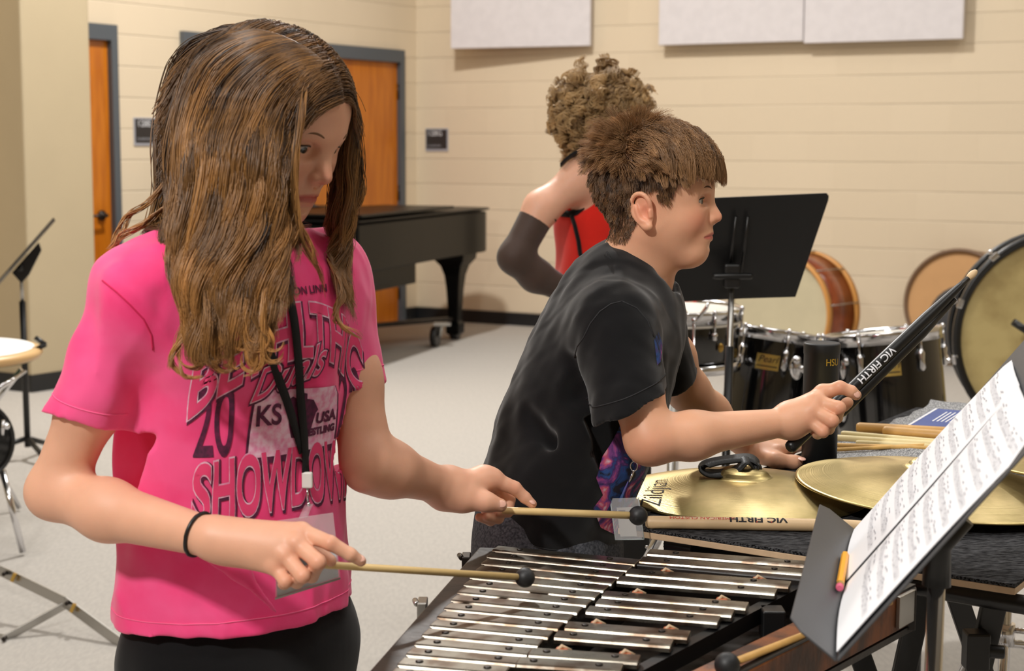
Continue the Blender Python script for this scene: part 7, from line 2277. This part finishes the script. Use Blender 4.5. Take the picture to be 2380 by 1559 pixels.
# long mesh glove
KG = Sdf()
KG.cap(P(1256, 487, 4.06), kEl, .0445, .0400, .012).cap(kEl, P(1245, 640, 4.05), .0405, .0405, .012).cap(P(1245, 640, 4.05), kWr, .0405, .0285, .012).cap(kWr, kh, .0285, .026, .01)
gn = nrm(P(1275, 470, 4.06) - kEl); KG.plane(P(1258, 487, 4.06), gn + V(0, 0, .0), .002)
M['meshglove'] = mat('black_mesh', (10, 8, 10), .7, alpha=.74, sheen=.2)
lo, hi = bounds(KG); gl, _, _ = sdf_object('mesh_glove', KG, lo, hi, .005, M['meshglove'], kid, 1)
cb_ = P(1258, 489, 4.06); u_ = nrm(np.cross(gn, V(0, 1, 0))); w_ = np.cross(gn, u_)
mb = MB(); mb.lathe([(.0445, -.009), (.0470, -.007), (.0470, .005), (.0445, .007)], cb_, gn, 32, cap=False); mb.build('glove_cuff', M['blackcloth'], gl)
# black trousers
KT_ = Sdf(); KT_.cap(kHp + V(0, 0, .14), kHp, .118, .13, .02, flat=(kT, .85))
for s in (1, -1):
    h = kHp + kR * s * .07; KT_.cap(h, V(h[0], h[1], .44), .088, .062, .03).cap(V(h[0], h[1], .44), V(h[0], h[1], .06), .062, .05, .02)
lo, hi = bounds(KT_); sdf_object('trousers', KT_, lo, hi, .008, M['blackcloth'], kid, 1)
# curly hair
rg = np.random.default_rng(5)
lk = (kpts - kC) @ kA.T
mk_ = (lk[:, 2] > np.interp(lk[:, 0], [-.1, -.03, .0, .03, .07, .09], [-.075, -.06, -.01, .02, .05, .07])) & (np.linalg.norm(lk, axis=1) < .15)
idx = np.where(mk_)[0]; NH = 9000; root = kpts[rg.choice(idx, NH)] + rg.normal(0, .001, (NH, 3)); lr = (root - kC) @ kA.T
KHs = Sdf(); KHs.ell(kC + V(-.016, 0, .036) @ kA, (.092, .073, .080), kA, .01).ell(kC + V(.024, 0, .0) @ kA, (.058, .060, .08), kA, .02)
nn = grad(KHs, root); nc = 420; cc_ = root[rg.choice(NH, nc)]; ci = np.zeros(NH, int)
for i in range(0, NH, 2000): ci[i:i + 2000] = np.argmin(((root[i:i + 2000, None] - cc_[None]) ** 2).sum(-1), 1)
K = 22; t = np.linspace(0, 1, K)
base_d = nrm(V(0, 0, -1)); X = np.zeros((NH, K, 3)); cr_ = rg.uniform(.004, .010, nc); cfq = rg.uniform(1.6, 3.0, nc); cph = rg.uniform(0, 6.3, nc)
dirs = nn * .55 + np.array([0, 0, -.75]) + rg.normal(0, .25, (nc, 3))[ci]; dirs /= np.linalg.norm(dirs, axis=1)[:, None]
u1 = np.cross(dirs, rg.normal(0, 1, (nc, 3))[ci]); u1 /= np.linalg.norm(u1, axis=1)[:, None]; u2 = np.cross(dirs, u1)
Ln = rg.uniform(.035, .060, nc)[ci]
a = (cfq[ci][:, None] * 2 * PI * t + cph[ci][:, None] + rg.normal(0, .2, (NH, 1))); rr_ = cr_[ci][:, None] * np.minimum(1, t * 3)
X = root[:, None, :] + nn[:, None, :] * (.012 * np.minimum(1, t * 4))[None, :, None] + dirs[:, None, :] * (Ln[:, None] * t)[:, :, None] + u1[:, None, :] * (np.cos(a) * rr_)[:, :, None] + u2[:, None, :] * (np.sin(a) * rr_)[:, :, None]
X[:, 0] = root; X[:, 1:] = pushout(KHs, X[:, 1:], .003, 1)
M['hair_kid'] = hair_mat('fair_curly_hair', (84, 58, 34), (206, 170, 118), .4)
sh = np.clip(.42 + rg.normal(0, .16, nc)[ci][:, None] + rg.normal(0, .08, (NH, 1)) + .25 * t[None, :], 0, 1)
hair_object('hair', X, np.ones((NH, K)) * .0007, sh, M['hair_kid'], kid)
